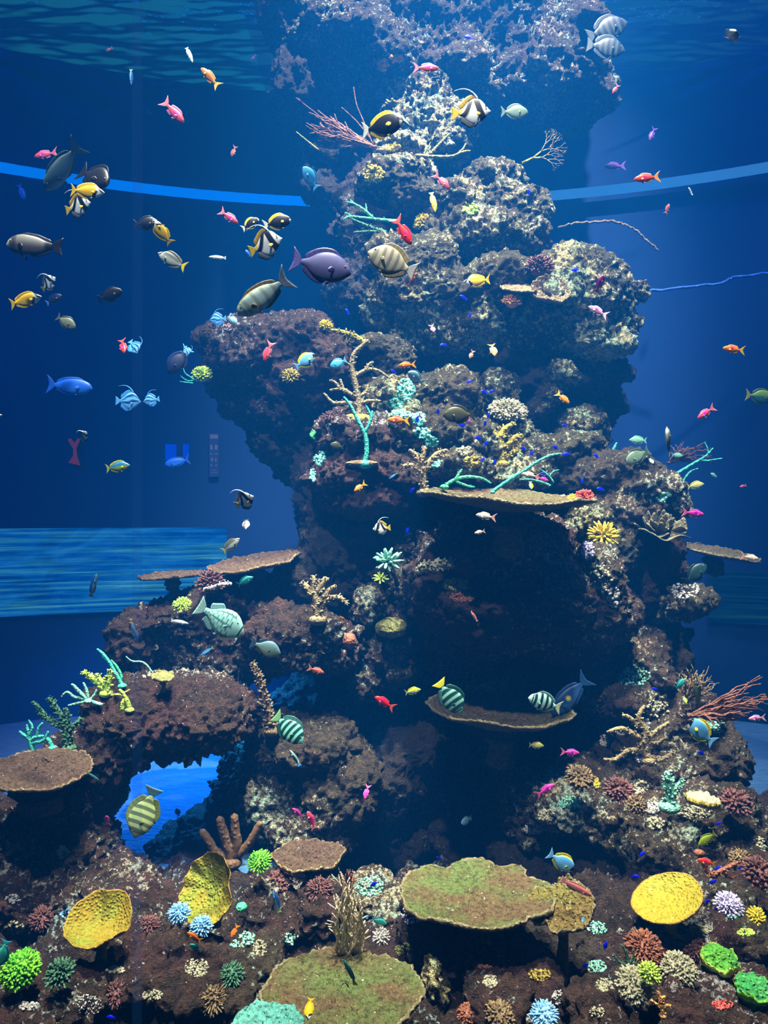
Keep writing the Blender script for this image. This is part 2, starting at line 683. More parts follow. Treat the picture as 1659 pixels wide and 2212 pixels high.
# ------------------------------------------------------------------ reef rock
R_BROWN = rock_mat('maroon_rock', (0.012, 0.008, 0.006), (0.078, 0.040, 0.027), (0.62, 0.58, 0.46), (0.40, 0.58, 0.54), 0.33, 34, 0.2)
R_BED = rock_mat('rubble_skin', (0.009, 0.006, 0.005), (0.060, 0.034, 0.023), (0.56, 0.52, 0.44), (0.36, 0.54, 0.52), 0.36, 33, 0.18)
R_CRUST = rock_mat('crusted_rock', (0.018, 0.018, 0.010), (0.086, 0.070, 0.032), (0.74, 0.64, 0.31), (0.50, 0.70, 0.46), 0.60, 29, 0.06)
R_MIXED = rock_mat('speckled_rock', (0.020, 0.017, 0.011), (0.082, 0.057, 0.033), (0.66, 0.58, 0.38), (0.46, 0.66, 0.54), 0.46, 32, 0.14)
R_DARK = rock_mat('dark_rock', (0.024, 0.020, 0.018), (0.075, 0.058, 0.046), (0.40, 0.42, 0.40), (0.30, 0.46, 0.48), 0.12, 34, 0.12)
R_PURPLE = rock_mat('purple_rock', (0.016, 0.010, 0.008), (0.088, 0.047, 0.035), (0.58, 0.55, 0.54), (0.42, 0.58, 0.62), 0.32, 33, 0.22)
BVH = []


def relax(co, ed, it, k=0.5):
    n = len(co)
    deg = np.maximum(1, np.bincount(ed.ravel(), minlength=n))[:, None]
    for _ in range(it):
        s = np.stack([np.bincount(ed[:, 0], co[ed[:, 1], a], n) + np.bincount(ed[:, 1], co[ed[:, 0], a], n) for a in range(3)], 1)
        co = co + k * (s / deg - co)
    return co


def crust(me, seed, lump, crumb, warp=0.0):
    n = len(me.vertices)
    co = np.empty(n * 3, np.float32)
    me.vertices.foreach_get('co', co)
    co = co.reshape(n, 3).astype(np.float64)
    ed = np.empty(len(me.edges) * 2, np.int32)
    me.edges.foreach_get('vertices', ed)
    co = relax(co, ed.reshape(-1, 2), 5)
    if warp:
        w = np.stack([fbm(co * 1.5 + seed + 31 * k, 2) for k in range(3)], 1)
        co = co + warp * w
    me.vertices.foreach_set('co', co.astype(np.float32).ravel())
    me.update()
    nor = np.empty(n * 3, np.float32)
    me.vertex_normals.foreach_get('vector', nor)
    nor = nor.reshape(n, 3)
    s = co + seed
    d = lump * (fbm(s * 2.4, 2) + 0.75 * (turb(s * 5.2, 2) - 0.4))
    hole = np.clip(0.42 - worley(s * 4.6), 0, 1)
    d = d - lump * 1.8 * hole
    d = d + crumb * (1.2 * (turb(s * 13, 3) - 0.45) - 1.5 * np.clip(0.33 - worley(s * 16), 0, 1) + 0.8 * gnoise(s * 33) + 0.5 * gnoise(s * 61))
    co = co + nor * d[:, None]
    me.vertices.foreach_set('co', co.astype(np.float32).ravel())
    me.polygons.foreach_set('use_smooth', np.ones(len(me.polygons), dtype=bool))
    me.update()


def rock(name, label, blobs, mat, vox=0.020, lump=0.055, crumb=0.022, warp=0.06, cat='rock', group=None, buds=5):
    """one mass of reef rock: rounded masses fused into one skin, then weathered. blob = (px, py, depth, half width px, half height px, half depth m[, tilt])"""
    mb = MB()
    cs = []
    for b in blobs:
        px, py, Y, rx, ry, rd = b[:6]
        c = at(px, py, Y)
        mb2 = MB()
        mb2.ellipsoid((0, 0, 0), (1, 1, 1), 22, 14)
        e = 0.82
        vs = []
        th = math.radians(b[6]) if len(b) > 6 else 0
        for q in mb2.v:
            s = [math.copysign(abs(k) ** e, k) for k in q]
            x, y, z = s[0] * rx * Y / F, s[1] * rd, s[2] * ry * Y / F
            vs.append(c + Vector((x * math.cos(th) - z * math.sin(th), y, x * math.sin(th) + z * math.cos(th))))
        mb.add(vs, mb2.f)
        cs.append(c)
        # knobs and shelves budding from the mass
        for _ in range(buds):
            u = Vector((rng.gauss(0, 1), -abs(rng.gauss(0, 1)), rng.gauss(0, 0.9)))
            u.normalize()
            k = rng.uniform(0.22, 0.46)
            kz = k * rng.uniform(0.5, 0.9)
            R = Vector((rx * Y / F, rd, ry * Y / F))
            p = Vector((u.x * R.x, u.y * R.y, u.z * R.z)) * rng.uniform(0.82, 1.0)
            p = Vector((p.x * math.cos(th) - p.z * math.sin(th), p.y, p.x * math.sin(th) + p.z * math.cos(th)))
            m = (R.x + R.z) / 2
            mb.ellipsoid(c + p, (k * m * rng.uniform(0.8, 1.3), k * m, kz * m), 12, 8)
    tmp = obj('tmp', mb.mesh('tmp'))
    md = tmp.modifiers.new('r', 'REMESH')
    md.mode = 'VOXEL'
    md.voxel_size = vox * 0.72
    dg = bpy.context.evaluated_depsgraph_get()
    me = bpy.data.meshes.new_from_object(tmp.evaluated_get(dg))
    bpy.data.objects.remove(tmp)
    me.name = name
    crust(me, rng.uniform(-40, 40), lump, crumb, warp)
    o = obj(name, me, mat)
    base = Vector((sum(c.x for c in cs) / len(cs), sum(c.y for c in cs) / len(cs), min(v.co.z for v in me.vertices)))
    me.transform(Matrix.Translation(-base))
    o.location = base
    tag(o, label, cat, group)
    bpy.context.view_layer.update()
    me.calc_loop_triangles()
    tri = np.empty(len(me.loop_triangles) * 3, np.int32)
    BVH.append((o, BVHTree.FromObject(o, bpy.context.evaluated_depsgraph_get()), base))
    return o


def hit(px, py, after=0.0):
    """the first reef surface along the sight line of a pixel: (point, normal, rock) or None"""
    d = at(px, py, 1.0) - Vector((0, 0, CAM_Z))
    d.normalize()
    best = None
    for o, b, base in BVH:
        r = b.ray_cast(Vector((0, 0, CAM_Z)) + d * after - base, d, 40)
        if r[0] is not None and (best is None or r[3] < best[3]):
            best = (r[0] + base, r[1], o, r[3])
    return best[:3] if best else None


def hit_Y(px, py, default):
    h = hit(px, py)
    return h[0].y if h else default


# -- the crown that meets the water surface
rock('reef_rock', 'wide overhanging rock crown at the very top, cut by the water surface',
     [(930, 110, 6.55, 300, 130, 0.62), (1180, 150, 6.5, 130, 115, 0.5), (1060, 60, 6.55, 200, 90, 0.5), (700, 70, 6.6, 110, 110, 0.45),
      (790, 180, 6.6, 130, 110, 0.45), (950, -30, 6.7, 340, 90, 0.6), (1240, 215, 6.55, 80, 50, 0.4), (1000, 190, 6.45, 200, 70, 0.45), (620, 60, 6.6, 45, 70, 0.3)],
     R_MIXED, 0.022, 0.08, 0.026)
rock('reef_rock', 'rounded boulder hanging off the left end of the top crown', [(640, 205, 6.5, 58, 68, 0.35), (690, 235, 6.6, 70, 50, 0.35)], R_DARK, 0.022, 0.06)
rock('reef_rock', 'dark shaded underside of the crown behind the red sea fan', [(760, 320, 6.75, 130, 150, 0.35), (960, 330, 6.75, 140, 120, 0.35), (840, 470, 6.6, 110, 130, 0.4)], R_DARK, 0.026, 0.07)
# -- upper pillar
rock('reef_rock', 'knobbly rock neck below the crown, topped by pale crust', [(925, 215, 6.1, 55, 45, 0.25), (935, 275, 6.1, 85, 55, 0.3), (950, 310, 6.05, 60, 40, 0.25), (865, 265, 6.15, 45, 50, 0.22)], R_CRUST, 0.017, 0.05, 0.024)
rock('reef_rock', 'round crusted knob carrying the red sea fan and a yellow crust', [(862, 335, 5.85, 50, 42, 0.26), (890, 350, 5.9, 45, 45, 0.24)], R_CRUST, 0.015, 0.03, 0.024)
rock('reef_rock', 'crusted rock step holding the heart-shaped yellow coral', [(825, 395, 5.75, 55, 36, 0.25), (880, 395, 5.85, 60, 50, 0.3), (900, 440, 5.8, 65, 45, 0.3)], R_CRUST, 0.016, 0.035, 0.024)
rock('reef_rock', 'dark pitted rock face left of the yellow finger coral', [(770, 450, 5.95, 42, 40, 0.25), (790, 530, 5.95, 45, 90, 0.3), (760, 620, 5.95, 50, 70, 0.3)], R_DARK, 0.02, 0.05)
rock('reef_rock', 'tall crusted shoulder below the small orange sea fan', [(1050, 415, 5.85, 85, 50, 0.35), (1100, 395, 5.95, 40, 35, 0.25), (1095, 470, 5.8, 85, 65, 0.4), (990, 470, 5.75, 80, 60, 0.35), (1010, 540, 5.7, 110, 60, 0.4), (1110, 530, 5.75, 75, 50, 0.35)], R_CRUST, 0.017, 0.06, 0.026)
# -- middle
rock('reef_rock', 'broad crusted rock face with dark hollows in the middle of the pillar',
     [(900, 600, 5.55, 95, 75, 0.45), (960, 660, 5.5, 130, 75, 0.45), (860, 665, 5.6, 85, 55, 0.4), (1060, 640, 5.5, 100, 70, 0.45), (1010, 720, 5.5, 130, 60, 0.4), (1090, 720, 5.5, 80, 55, 0.4)], R_CRUST, 0.017, 0.075, 0.026)
rock('reef_rock', 'large rounded boulder bulging from the right side of the pillar',
     [(1235, 650, 5.55, 112, 95, 0.55), (1245, 740, 5.6, 98, 80, 0.5), (1160, 680, 5.5, 70, 70, 0.45), (1290, 630, 5.65, 60, 65, 0.4)], R_CRUST, 0.017, 0.06, 0.024, 0.04)
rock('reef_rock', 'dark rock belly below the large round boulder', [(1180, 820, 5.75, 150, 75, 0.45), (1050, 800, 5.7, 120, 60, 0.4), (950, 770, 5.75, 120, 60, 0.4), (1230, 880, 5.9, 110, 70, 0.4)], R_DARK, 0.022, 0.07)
rock('reef_rock', 'purple brown overhang jutting out at the left of the pillar',
     [(560, 780, 5.35, 115, 85, 0.45), (660, 770, 5.35, 90, 75, 0.42), (500, 760, 5.4, 58, 62, 0.35), (650, 850, 5.4, 120, 90, 0.45), (720, 800, 5.3, 70, 70, 0.4)], R_PURPLE, 0.018, 0.06, 0.024, 0.05)
rock('reef_rock', 'dark underside tapering down below the purple brown overhang', [(560, 875, 5.5, 75, 50, 0.4, -20), (650, 940, 5.5, 95, 75, 0.4), (700, 1010, 5.5, 65, 80, 0.4), (730, 1120, 5.45, 95, 100, 0.4), (640, 1000, 5.6, 42, 50, 0.3)], R_DARK, 0.022, 0.06)
rock('reef_rock', 'low crusted ledge behind the brown branching coral', [(815, 770, 5.3, 75, 36, 0.3), (850, 800, 5.25, 50, 45, 0.3), (790, 820, 5.35, 60, 60, 0.3)], R_CRUST, 0.016, 0.04, 0.024)
rock('reef_rock', 'sloping crusted mound with turquoise polyps at its middle',
     [(880, 880, 5.15, 90, 60, 0.4), (960, 890, 5.2, 75, 70, 0.4), (920, 950, 5.1, 110, 70, 0.45), (1010, 960, 5.1, 90, 70, 0.4), (980, 1020, 5.0, 100, 45, 0.4)], R_CRUST, 0.016, 0.05, 0.026)
rock('reef_rock', 'dome of dark red rock that carries the teal forked coral',
     [(780, 960, 4.95, 92, 62, 0.4), (760, 1030, 4.9, 88, 60, 0.4), (840, 1020, 4.9, 90, 55, 0.4), (790, 1070, 4.95, 110, 45, 0.4)], R_PURPLE, 0.015, 0.045, 0.026)
rock('reef_rock', 'small crusted knob left of the pale bushy coral', [(1000, 850, 5.3, 40, 36, 0.25), (1085, 855, 5.35, 45, 38, 0.25)], R_CRUST, 0.016, 0.03, 0.024)
rock('reef_rock', 'crusted knob with a slanting tail right of the pale bushy coral', [(1215, 820, 5.4, 38, 32, 0.25), (1180, 862, 5.4, 38, 30, 0.22, 35), (1150, 890, 5.35, 28, 24, 0.2)], R_CRUST, 0.016, 0.03, 0.024)
rock('reef_rock', 'crusted slope behind the yellow antler corals', [(1100, 960, 5.2, 70, 60, 0.35), (1190, 990, 5.15, 110, 50, 0.4), (1090, 1020, 5.05, 110, 45, 0.4), (1230, 930, 5.5, 60, 40, 0.3), (1265, 945, 5.5, 30, 26, 0.2)], R_CRUST, 0.016, 0.05, 0.026)
rock('reef_rock', 'brown shelf rock at the right between yellow stalked coral and scroll coral', [(1290, 1030, 5.05, 110, 50, 0.4), (1360, 1060, 5.0, 95, 36, 0.4), (1330, 1100, 4.95, 75, 45, 0.35), (1400, 1090, 5.0, 70, 40, 0.35)], R_MIXED, 0.016, 0.045, 0.024)
rock('reef_rock', 'pale crusted bank beside the yellow finger fan', [(1270, 1120, 4.85, 60, 45, 0.3), (1330, 1170, 4.85, 60, 70, 0.35), (1280, 1190, 4.8, 40, 50, 0.3)], R_CRUST, 0.015, 0.04, 0.024)
# -- big block under the topmost table coral
rock('reef_rock', 'huge dark block in the shade below the topmost table coral',
     [(1090, 1290, 4.75, 215, 110, 0.55), (1080, 1190, 4.75, 170, 80, 0.5), (1230, 1290, 4.7, 105, 85, 0.5), (960, 1250, 4.8, 90, 110, 0.45), (1190, 1370, 4.85, 125, 48, 0.45), (1290, 1330, 4.75, 50, 52, 0.35), (1010, 1370, 4.9, 110, 55, 0.4)], R_PURPLE, 0.018, 0.06, 0.022, 0.05)
rock('reef_rock', 'dark boulder behind the scroll coral, right of the huge block', [(1395, 1210, 5.0, 62, 90, 0.35), (1370, 1270, 5.05, 72, 52, 0.35)], R_PURPLE, 0.018, 0.045)
rock('reef_rock', 'small white crusted boulder standing free at the right edge of the reef', [(1480, 1290, 4.65, 46, 38, 0.22), (1515, 1285, 4.7, 20, 28, 0.16), (1440, 1300, 4.75, 25, 30, 0.2)], R_CRUST, 0.014, 0.035, 0.026)
rock('reef_rock', 'shadowy boulder below the small white crusted boulder', [(1420, 1350, 5.4, 60, 75, 0.3), (1440, 1420, 5.4, 35, 60, 0.3)], R_DARK, 0.022, 0.05)
rock('reef_rock', 'pale crusted shoulder bulging from the right end of the huge dark block', [(1290, 1240, 4.45, 44, 62, 0.26), (1308, 1305, 4.45, 36, 44, 0.22)], R_MIXED, 0.014, 0.04, 0.026)
# -- pillar foot, recess
rock('reef_rock', 'dark pillar foot left of the huge block', [(770, 1190, 5.2, 125, 100, 0.45), (700, 1260, 5.2, 110, 70, 0.4), (870, 1180, 5.1, 45, 110, 0.35)], R_DARK, 0.02, 0.05)
rock('reef_rock', 'narrow crusted rib running down below the pale bush coral', [(885, 1170, 4.85, 20, 70, 0.16, -12), (880, 1260, 4.8, 28, 60, 0.18), (855, 1320, 4.85, 34, 45, 0.2)], R_MIXED, 0.014, 0.03, 0.024)
rock('reef_rock', 'crusted column beside the brown antler coral', [(785, 1310, 4.75, 30, 55, 0.2), (805, 1380, 4.8, 26, 60, 0.2), (790, 1450, 4.8, 34, 50, 0.22), (840, 1400, 5.0, 70, 80, 0.3)], R_MIXED, 0.015, 0.035, 0.024)
rock('reef_rock', 'brown rounded ledge carrying the brown antler coral', [(650, 1370, 4.7, 115, 60, 0.4), (700, 1400, 4.7, 75, 52, 0.35), (600, 1400, 4.75, 65, 50, 0.35), (620, 1320, 4.85, 80, 35, 0.3)], R_BROWN, 0.016, 0.045, 0.033)
rock('reef_rock', 'long dark ledge at the left below the lit window', [(420, 1350, 4.95, 130, 75, 0.4), (330, 1380, 4.9, 72, 72, 0.35), (470, 1400, 4.95, 110, 70, 0.4), (500, 1300, 5.0, 100, 45, 0.35), (580, 1290, 5.05, 70, 40, 0.3)], R_BROWN, 0.017, 0.05, 0.033)
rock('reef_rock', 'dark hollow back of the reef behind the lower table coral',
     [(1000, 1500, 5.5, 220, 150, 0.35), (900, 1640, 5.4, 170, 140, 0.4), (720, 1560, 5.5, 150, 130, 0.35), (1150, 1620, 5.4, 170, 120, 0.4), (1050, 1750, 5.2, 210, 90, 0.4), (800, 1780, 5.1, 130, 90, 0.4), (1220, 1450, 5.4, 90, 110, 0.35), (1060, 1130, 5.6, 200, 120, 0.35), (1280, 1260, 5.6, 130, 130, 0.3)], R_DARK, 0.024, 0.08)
rock('reef_rock', 'round dark boulder in the hollow below the lower table coral', [(880, 1620, 4.95, 80, 52, 0.35), (830, 1690, 4.9, 70, 70, 0.35)], R_DARK, 0.019, 0.04)
# -- lower right
rock('reef_rock', 'brown topped column rock right of the hollow', [(1370, 1430, 4.75, 62, 60, 0.32), (1340, 1500, 4.7, 75, 60, 0.35), (1410, 1500, 4.75, 55, 60, 0.3), (1300, 1420, 4.95, 50, 60, 0.3)], R_MIXED, 0.016, 0.045, 0.026)
rock('reef_rock', 'steep dark slope behind the white tipped branch rubble', [(1390, 1590, 4.6, 95, 70, 0.35), (1480, 1560, 4.6, 70, 70, 0.35), (1540, 1640, 4.5, 75, 70, 0.35), (1450, 1650, 4.5, 110, 60, 0.35), (1310, 1640, 4.75, 60, 60, 0.3)], R_MIXED, 0.016, 0.05, 0.026)
rock('reef_rock', 'broad lower right bank crowded with pale and yellow crusts', [(1230, 1720, 4.35, 130, 55, 0.4), (1370, 1730, 4.25, 130, 55, 0.4), (1500, 1740, 4.2, 110, 65, 0.4), (1430, 1790, 4.1, 140, 55, 0.4), (1560, 1790, 4.1, 70, 60, 0.35), (1150, 1760, 4.5, 80, 50, 0.35)], R_MIXED, 0.015, 0.05, 0.028)
rock('reef_rock', 'dark rock flank under the lower right bank', [(1500, 1860, 4.15, 130, 45, 0.35), (1330, 1840, 4.3, 140, 45, 0.35), (1180, 1830, 4.5, 120, 50, 0.35)], R_DARK, 0.018, 0.05)
# -- left arch
rock('reef_rock', 'brown rock bridge over the bright blue gap at the left',
     [(430, 1550, 4.25, 125, 68, 0.35), (320, 1560, 4.2, 110, 60, 0.35), (240, 1620, 4.15, 85, 50, 0.32), (490, 1540, 4.3, 62, 58, 0.32), (360, 1500, 4.35, 150, 42, 0.3), (260, 1520, 4.3, 60, 40, 0.28), (170, 1620, 4.2, 60, 45, 0.3)], R_BROWN, 0.014, 0.045, 0.034, 0.02)
rock('reef_rock', 'brown rock leg below the left plate coral, left of the blue gap',
     [(150, 1750, 4.0, 80, 100, 0.32), (200, 1700, 4.05, 50, 50, 0.3), (60, 1820, 3.95, 130, 85, 0.35), (165, 1850, 3.9, 75, 75, 0.3), (140, 1920, 3.8, 150, 70, 0.35), (20, 1920, 3.75, 130, 80, 0.35), (250, 1920, 3.8, 70, 40, 0.3)], R_BROWN, 0.014, 0.045, 0.034, 0.02)
rock('reef_rock', 'speckled rock pier right of the blue gap', [(620, 1600, 4.55, 80, 60, 0.35), (690, 1610, 4.5, 80, 55, 0.35), (740, 1690, 4.5, 85, 75, 0.35), (600, 1690, 4.6, 90, 80, 0.35), (680, 1770, 4.5, 110, 70, 0.35), (540, 1700, 4.8, 55, 90, 0.3)], R_MIXED, 0.016, 0.045, 0.024, 0.03)
rock('reef_rock', 'black rock wedge in the shade inside the blue gap', [(480, 1790, 4.75, 95, 60, 0.3, 35), (370, 1850, 4.6, 70, 40, 0.3), (500, 1735, 4.7, 48, 70, 0.3), (430, 1830, 4.5, 110, 50, 0.3), (440, 1800, 4.5, 60, 50, 0.25)], R_DARK, 0.018, 0.04, 0.022, 0.02)


# -- the rubble bed that fills the front
def bed():
    xs = np.arange(-2.7, 2.75, 0.0125)
    ys = np.arange(2.15, 4.75, 0.0125)
    gx, gy = np.meshgrid(xs, ys)
    n = gx.size
    p = np.stack([gx.ravel(), gy.ravel(), np.zeros(n)], 1)
    x, y = p[:, 0], p[:, 1]
    z = 0.04 + 0.03 * (y - 2.4)
    z += 0.20 * np.exp(-((x - 1.7) / 0.8) ** 2) * np.clip((y - 2.5) / 1.2, 0, 1)
    z += 0.07 * fbm(p * 1.9 + 3, 2) + 0.085 * (turb(p * 4.2 + 8, 2) - 0.35)
    z -= 0.10 * np.clip(0.4 - worley(p * 3.3), 0, 1) * 2
    z += 0.17 * (0.45 - worley(p * np.array([2.7, 2.7, 1]) + 4.4)) + 0.085 * (0.45 - worley(p * 6.2 + 1.7))
    z -= 0.07 * np.clip(0.38 - worley(p * 8.5 + 3), 0, 1)
    z += 0.050 * (turb(p * 12, 3) - 0.4) + 0.016 * gnoise(p * 31) + 0.008 * gnoise(p * 57)
    z -= 0.34 * np.clip((y - 3.75) / 0.6, 0, 1) * np.clip((x + 0.6) / 0.3, 0, 1) * np.clip((1.5 - x) / 0.4, 0, 1)
    z = np.maximum(z, -0.33)
    # keep the sand clear behind the arch
    gap = np.clip((y - 4.05) / 0.25, 0, 1) * np.clip((-0.55 - x) / 0.2, 0, 1)
    z = z * (1 - gap) - 0.12 * gap
    p[:, 2] = z
    p[:, 0] += 0.02 * gnoise(p * 9 + 40)
    p[:, 1] += 0.02 * gnoise(p * 9 + 70)
    ny, nx = gx.shape
    ii = np.arange(n).reshape(ny, nx)
    q = np.stack([ii[:-1, :-1].ravel(), ii[:-1, 1:].ravel(), ii[1:, 1:].ravel(), ii[1:, :-1].ravel()], 1)
    me = mesh_from('rubble_bed', p, q)
    o = obj('rubble_bed', me, R_BED)
    tag(o, 'uneven maroon rubble bed that fills the whole front of the tank', 'reef bed', None, 'structure')
    bpy.context.view_layer.update()
    BVH.append((o, BVHTree.FromObject(o, bpy.context.evaluated_depsgraph_get()), Vector((0, 0, 0))))


bed()

# -- boulders lying on the bed
for (lab, bl, m) in [
    ('dark boulder in the shade straight under the large green table coral', [(1010, 2030, 3.3, 110, 55, 0.26), (920, 2010, 3.35, 50, 60, 0.22), (1080, 2060, 3.25, 90, 45, 0.24)], R_DARK),
    ('dark boulder under the golden table coral', [(1200, 2070, 3.3, 70, 60, 0.25), (1270, 2030, 3.4, 50, 40, 0.2)], R_DARK),
    ('white crusted upright stone right of the bottom table coral', [(940, 2115, 2.95, 22, 46, 0.1), (955, 2150, 2.95, 20, 30, 0.1)], R_CRUST),
    ('dark red boulder in the bottom right corner', [(1520, 2185, 2.75, 120, 45, 0.22), (1600, 2160, 2.8, 70, 35, 0.2)], R_PURPLE),
    ('red crusted stone at the bottom edge, right of centre', [(1290, 2185, 2.7, 60, 36, 0.16)], R_PURPLE),
    ('maroon stone right of the yellow ear coral', [(570, 1960, 3.5, 40, 45, 0.2), (610, 1985, 3.45, 45, 35, 0.2)], R_BROWN),
    ('rounded maroon stone with dots beside the pale sea whip', [(690, 1950, 3.5, 52, 48, 0.2)], R_BROWN),
    ('dark stone under the right yellow cup coral', [(1440, 2030, 3.3, 60, 40, 0.2), (1390, 2000, 3.4, 40, 30, 0.18)], R_BROWN),
    ('brown slope stone below the lavender bush coral', [(1590, 1990, 3.35, 70, 40, 0.22), (1560, 1920, 3.6, 70, 40, 0.25), (1630, 1890, 3.7, 60, 50, 0.25)], R_MIXED),
    ('low brown stone in the bottom left corner', [(60, 2190, 2.75, 90, 34, 0.2), (170, 2150, 2.85, 60, 26, 0.16)], R_BROWN),
    ('brown mound below the left yellow cup coral', [(330, 2090, 3.05, 80, 40, 0.22), (420, 2110, 3.0, 70, 36, 0.22), (300, 2020, 3.25, 70, 36, 0.2)], R_BROWN),
    ('dark mound behind the left yellow cup coral', [(330, 1960, 3.5, 70, 34, 0.22), (270, 1930, 3.6, 80, 36, 0.22)], R_BROWN),
    ('bluish rubble stone behind the pale sea whip', [(800, 1925, 3.7, 48, 34, 0.2), (840, 1960, 3.6, 36, 30, 0.18)], R_MIXED),
    ('pale dusted stone left of the bottom table coral', [(560, 2060, 3.1, 60, 34, 0.18), (520, 2120, 2.95, 50, 26, 0.16)], R_MIXED),
    ('brown stone between the bottom table coral and the pale pinkish coral', [(1080, 2150, 2.9, 70, 45, 0.18), (1160, 2120, 3.0, 50, 40, 0.18)], R_BROWN),
]:
    rock('boulder', lab, bl, m, 0.0125, 0.03, 0.022, 0.02, 'boulder')

# ------------------------------------------------------------------ corals
K_YELLOW = coral_mat('yellow_coral', (0.42, 0.31, 0.015), (0.62, 0.49, 0.03), 70, (0.85, 0.74, 0.12))
K_GOLD = coral_mat('golden_coral', (0.19, 0.14, 0.018), (0.32, 0.25, 0.03), 60, (0.52, 0.44, 0.09))
K_OLIVE = coral_mat('olive_coral', (0.10, 0.11, 0.03), (0.20, 0.19, 0.05), 60, (0.34, 0.32, 0.12))


def table_mat(name, brown, green, rim_c, gap=0.75):
    """table coral skin: brown and green fields, close set dark gaps between pale polyp tips"""
    t = NT(name)
    geo = t.n('NewGeometry').outputs['Position']
    c = t.mix(t.ramp(t.noise(4.5, 3, 0.55, geo), [(0.42, 0.0), (0.6, 1.0)]), brown, green)
    v = t.n('TexVoronoi')
    v.inputs['Scale'].default_value = 75
    t.l(geo, v.inputs['Vector'])
    d = t.ramp(v.outputs['Distance'], [(0.10, 1.0), (0.55, 0.0)])
    fine = t.noise(48, 4, 0.7, geo)
    c = t.mix(t.ramp(fine, [(0.36, gap), (0.52, 0.0)]), c, tuple(k * 0.25 for k in brown))
    c = t.mix(t.math('MULTIPLY', d, t.ramp(fine, [(0.5, 0.05), (0.66, 0.8)])), c, rim_c)
    dots = t.ramp(t.noise(60, 1, 0.5, geo), [(0.76, 0.0), (0.78, 1.0)])
    c = t.mix(dots, c, (0.6, 0.6, 0.55))
    t.principled(c, 0.75, t.bump(t.math('ADD', d, fine), 0.9, 0.007), 0.2)
    return t.m


K_TABLE = table_mat('table_coral_skin', (0.095, 0.062, 0.028), (0.075, 0.110, 0.028), (0.30, 0.25, 0.12))
K_RIM = coral_mat('table_coral_rim', (0.11, 0.09, 0.042), (0.17, 0.14, 0.075), 60, (0.36, 0.31, 0.18))
K_CUP = table_mat('cup_coral_skin', (0.25, 0.18, 0.012), (0.20, 0.23, 0.022), (0.42, 0.38, 0.07), 0.4)
K_CUPY = table_mat('yellow_cup_skin', (0.32, 0.25, 0.015), (0.30, 0.27, 0.025), (0.55, 0.47, 0.09), 0.3)
K_CUPRIM = coral_mat('cup_rim', (0.20, 0.11, 0.015), (0.32, 0.19, 0.03), 70, (0.45, 0.33, 0.09))
K_BTABLE = table_mat('brown_plate_skin', (0.090, 0.060, 0.030), (0.085, 0.075, 0.030), (0.27, 0.22, 0.11))
K_TURQ = table_mat('turquoise_plate_skin', (0.08, 0.30, 0.25), (0.11, 0.38, 0.31), (0.34, 0.72, 0.60), 0.5)
K_SCROLL = coral_mat('scroll_skin', (0.075, 0.068, 0.040), (0.13, 0.115, 0.065), 60, (0.26, 0.24, 0.14))
K_GTABLE = table_mat('golden_table_skin', (0.13, 0.088, 0.024), (0.15, 0.13, 0.03), (0.38, 0.31, 0.12))
K_MTABLE = table_mat('brown_table_skin', (0.060, 0.034, 0.024), (0.075, 0.046, 0.028), (0.20, 0.13, 0.09))
K_LEAF = table_mat('green_leaf_skin', (0.05, 0.24, 0.03), (0.10, 0.34, 0.03), (0.34, 0.62, 0.10))
K_LEAF2 = table_mat('emerald_leaf_skin', (0.04, 0.30, 0.07), (0.08, 0.38, 0.10), (0.30, 0.66, 0.26))
K_CREAM = coral_mat('cream_whip', (0.48, 0.38, 0.24), (0.66, 0.55, 0.38), 80, (0.85, 0.76, 0.58))
K_BROWN = coral_mat('brown_coral', (0.085, 0.055, 0.028), (0.16, 0.105, 0.05), 55, (0.40, 0.32, 0.16))
K_TAN = coral_mat('tan_coral', (0.15, 0.11, 0.055), (0.26, 0.20, 0.10), 70, (0.46, 0.38, 0.22))
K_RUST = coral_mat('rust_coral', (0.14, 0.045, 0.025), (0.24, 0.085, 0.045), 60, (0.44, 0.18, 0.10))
K_MAROON = coral_mat('maroon_coral', (0.060, 0.022, 0.022), (0.13, 0.05, 0.045), 60, (0.26, 0.12, 0.11))
K_RED = coral_mat('red_coral', (0.42, 0.04, 0.04), (0.65, 0.10, 0.08), 70, (0.85, 0.30, 0.22))
K_ORANGE = coral_mat('orange_coral', (0.55, 0.20, 0.05), (0.75, 0.36, 0.10), 70, (0.95, 0.62, 0.25))
K_GREEN = coral_mat('bright_green_coral', (0.06, 0.34, 0.02), (0.17, 0.50, 0.03), 75, (0.50, 0.80, 0.10))
K_LIME = coral_mat('lime_coral', (0.24, 0.42, 0.05), (0.45, 0.60, 0.08), 75, (0.85, 0.90, 0.25))
K_EMER = coral_mat('emerald_coral', (0.03, 0.36, 0.16), (0.07, 0.55, 0.26), 75, (0.30, 0.85, 0.50))
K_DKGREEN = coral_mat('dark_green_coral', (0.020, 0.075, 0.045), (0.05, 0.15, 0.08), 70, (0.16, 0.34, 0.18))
K_TEAL = coral_mat('teal_coral', (0.02, 0.28, 0.22), (0.05, 0.46, 0.36), 70, (0.20, 0.75, 0.60))
K_MINT = coral_mat('mint_coral', (0.10, 0.36, 0.27), (0.22, 0.52, 0.40), 80, (0.60, 0.88, 0.74))
K_CYAN = coral_mat('turquoise_polyps', (0.12, 0.66, 0.55), (0.28, 0.85, 0.72), 90, (0.65, 1.0, 0.92))
K_BLUE = coral_mat('pale_blue_coral', (0.12, 0.36, 0.62), (0.25, 0.52, 0.78), 80, (0.55, 0.78, 0.95))
K_LAV = coral_mat('lavender_coral', (0.42, 0.36, 0.62), (0.58, 0.52, 0.75), 80, (0.85, 0.82, 0.95))
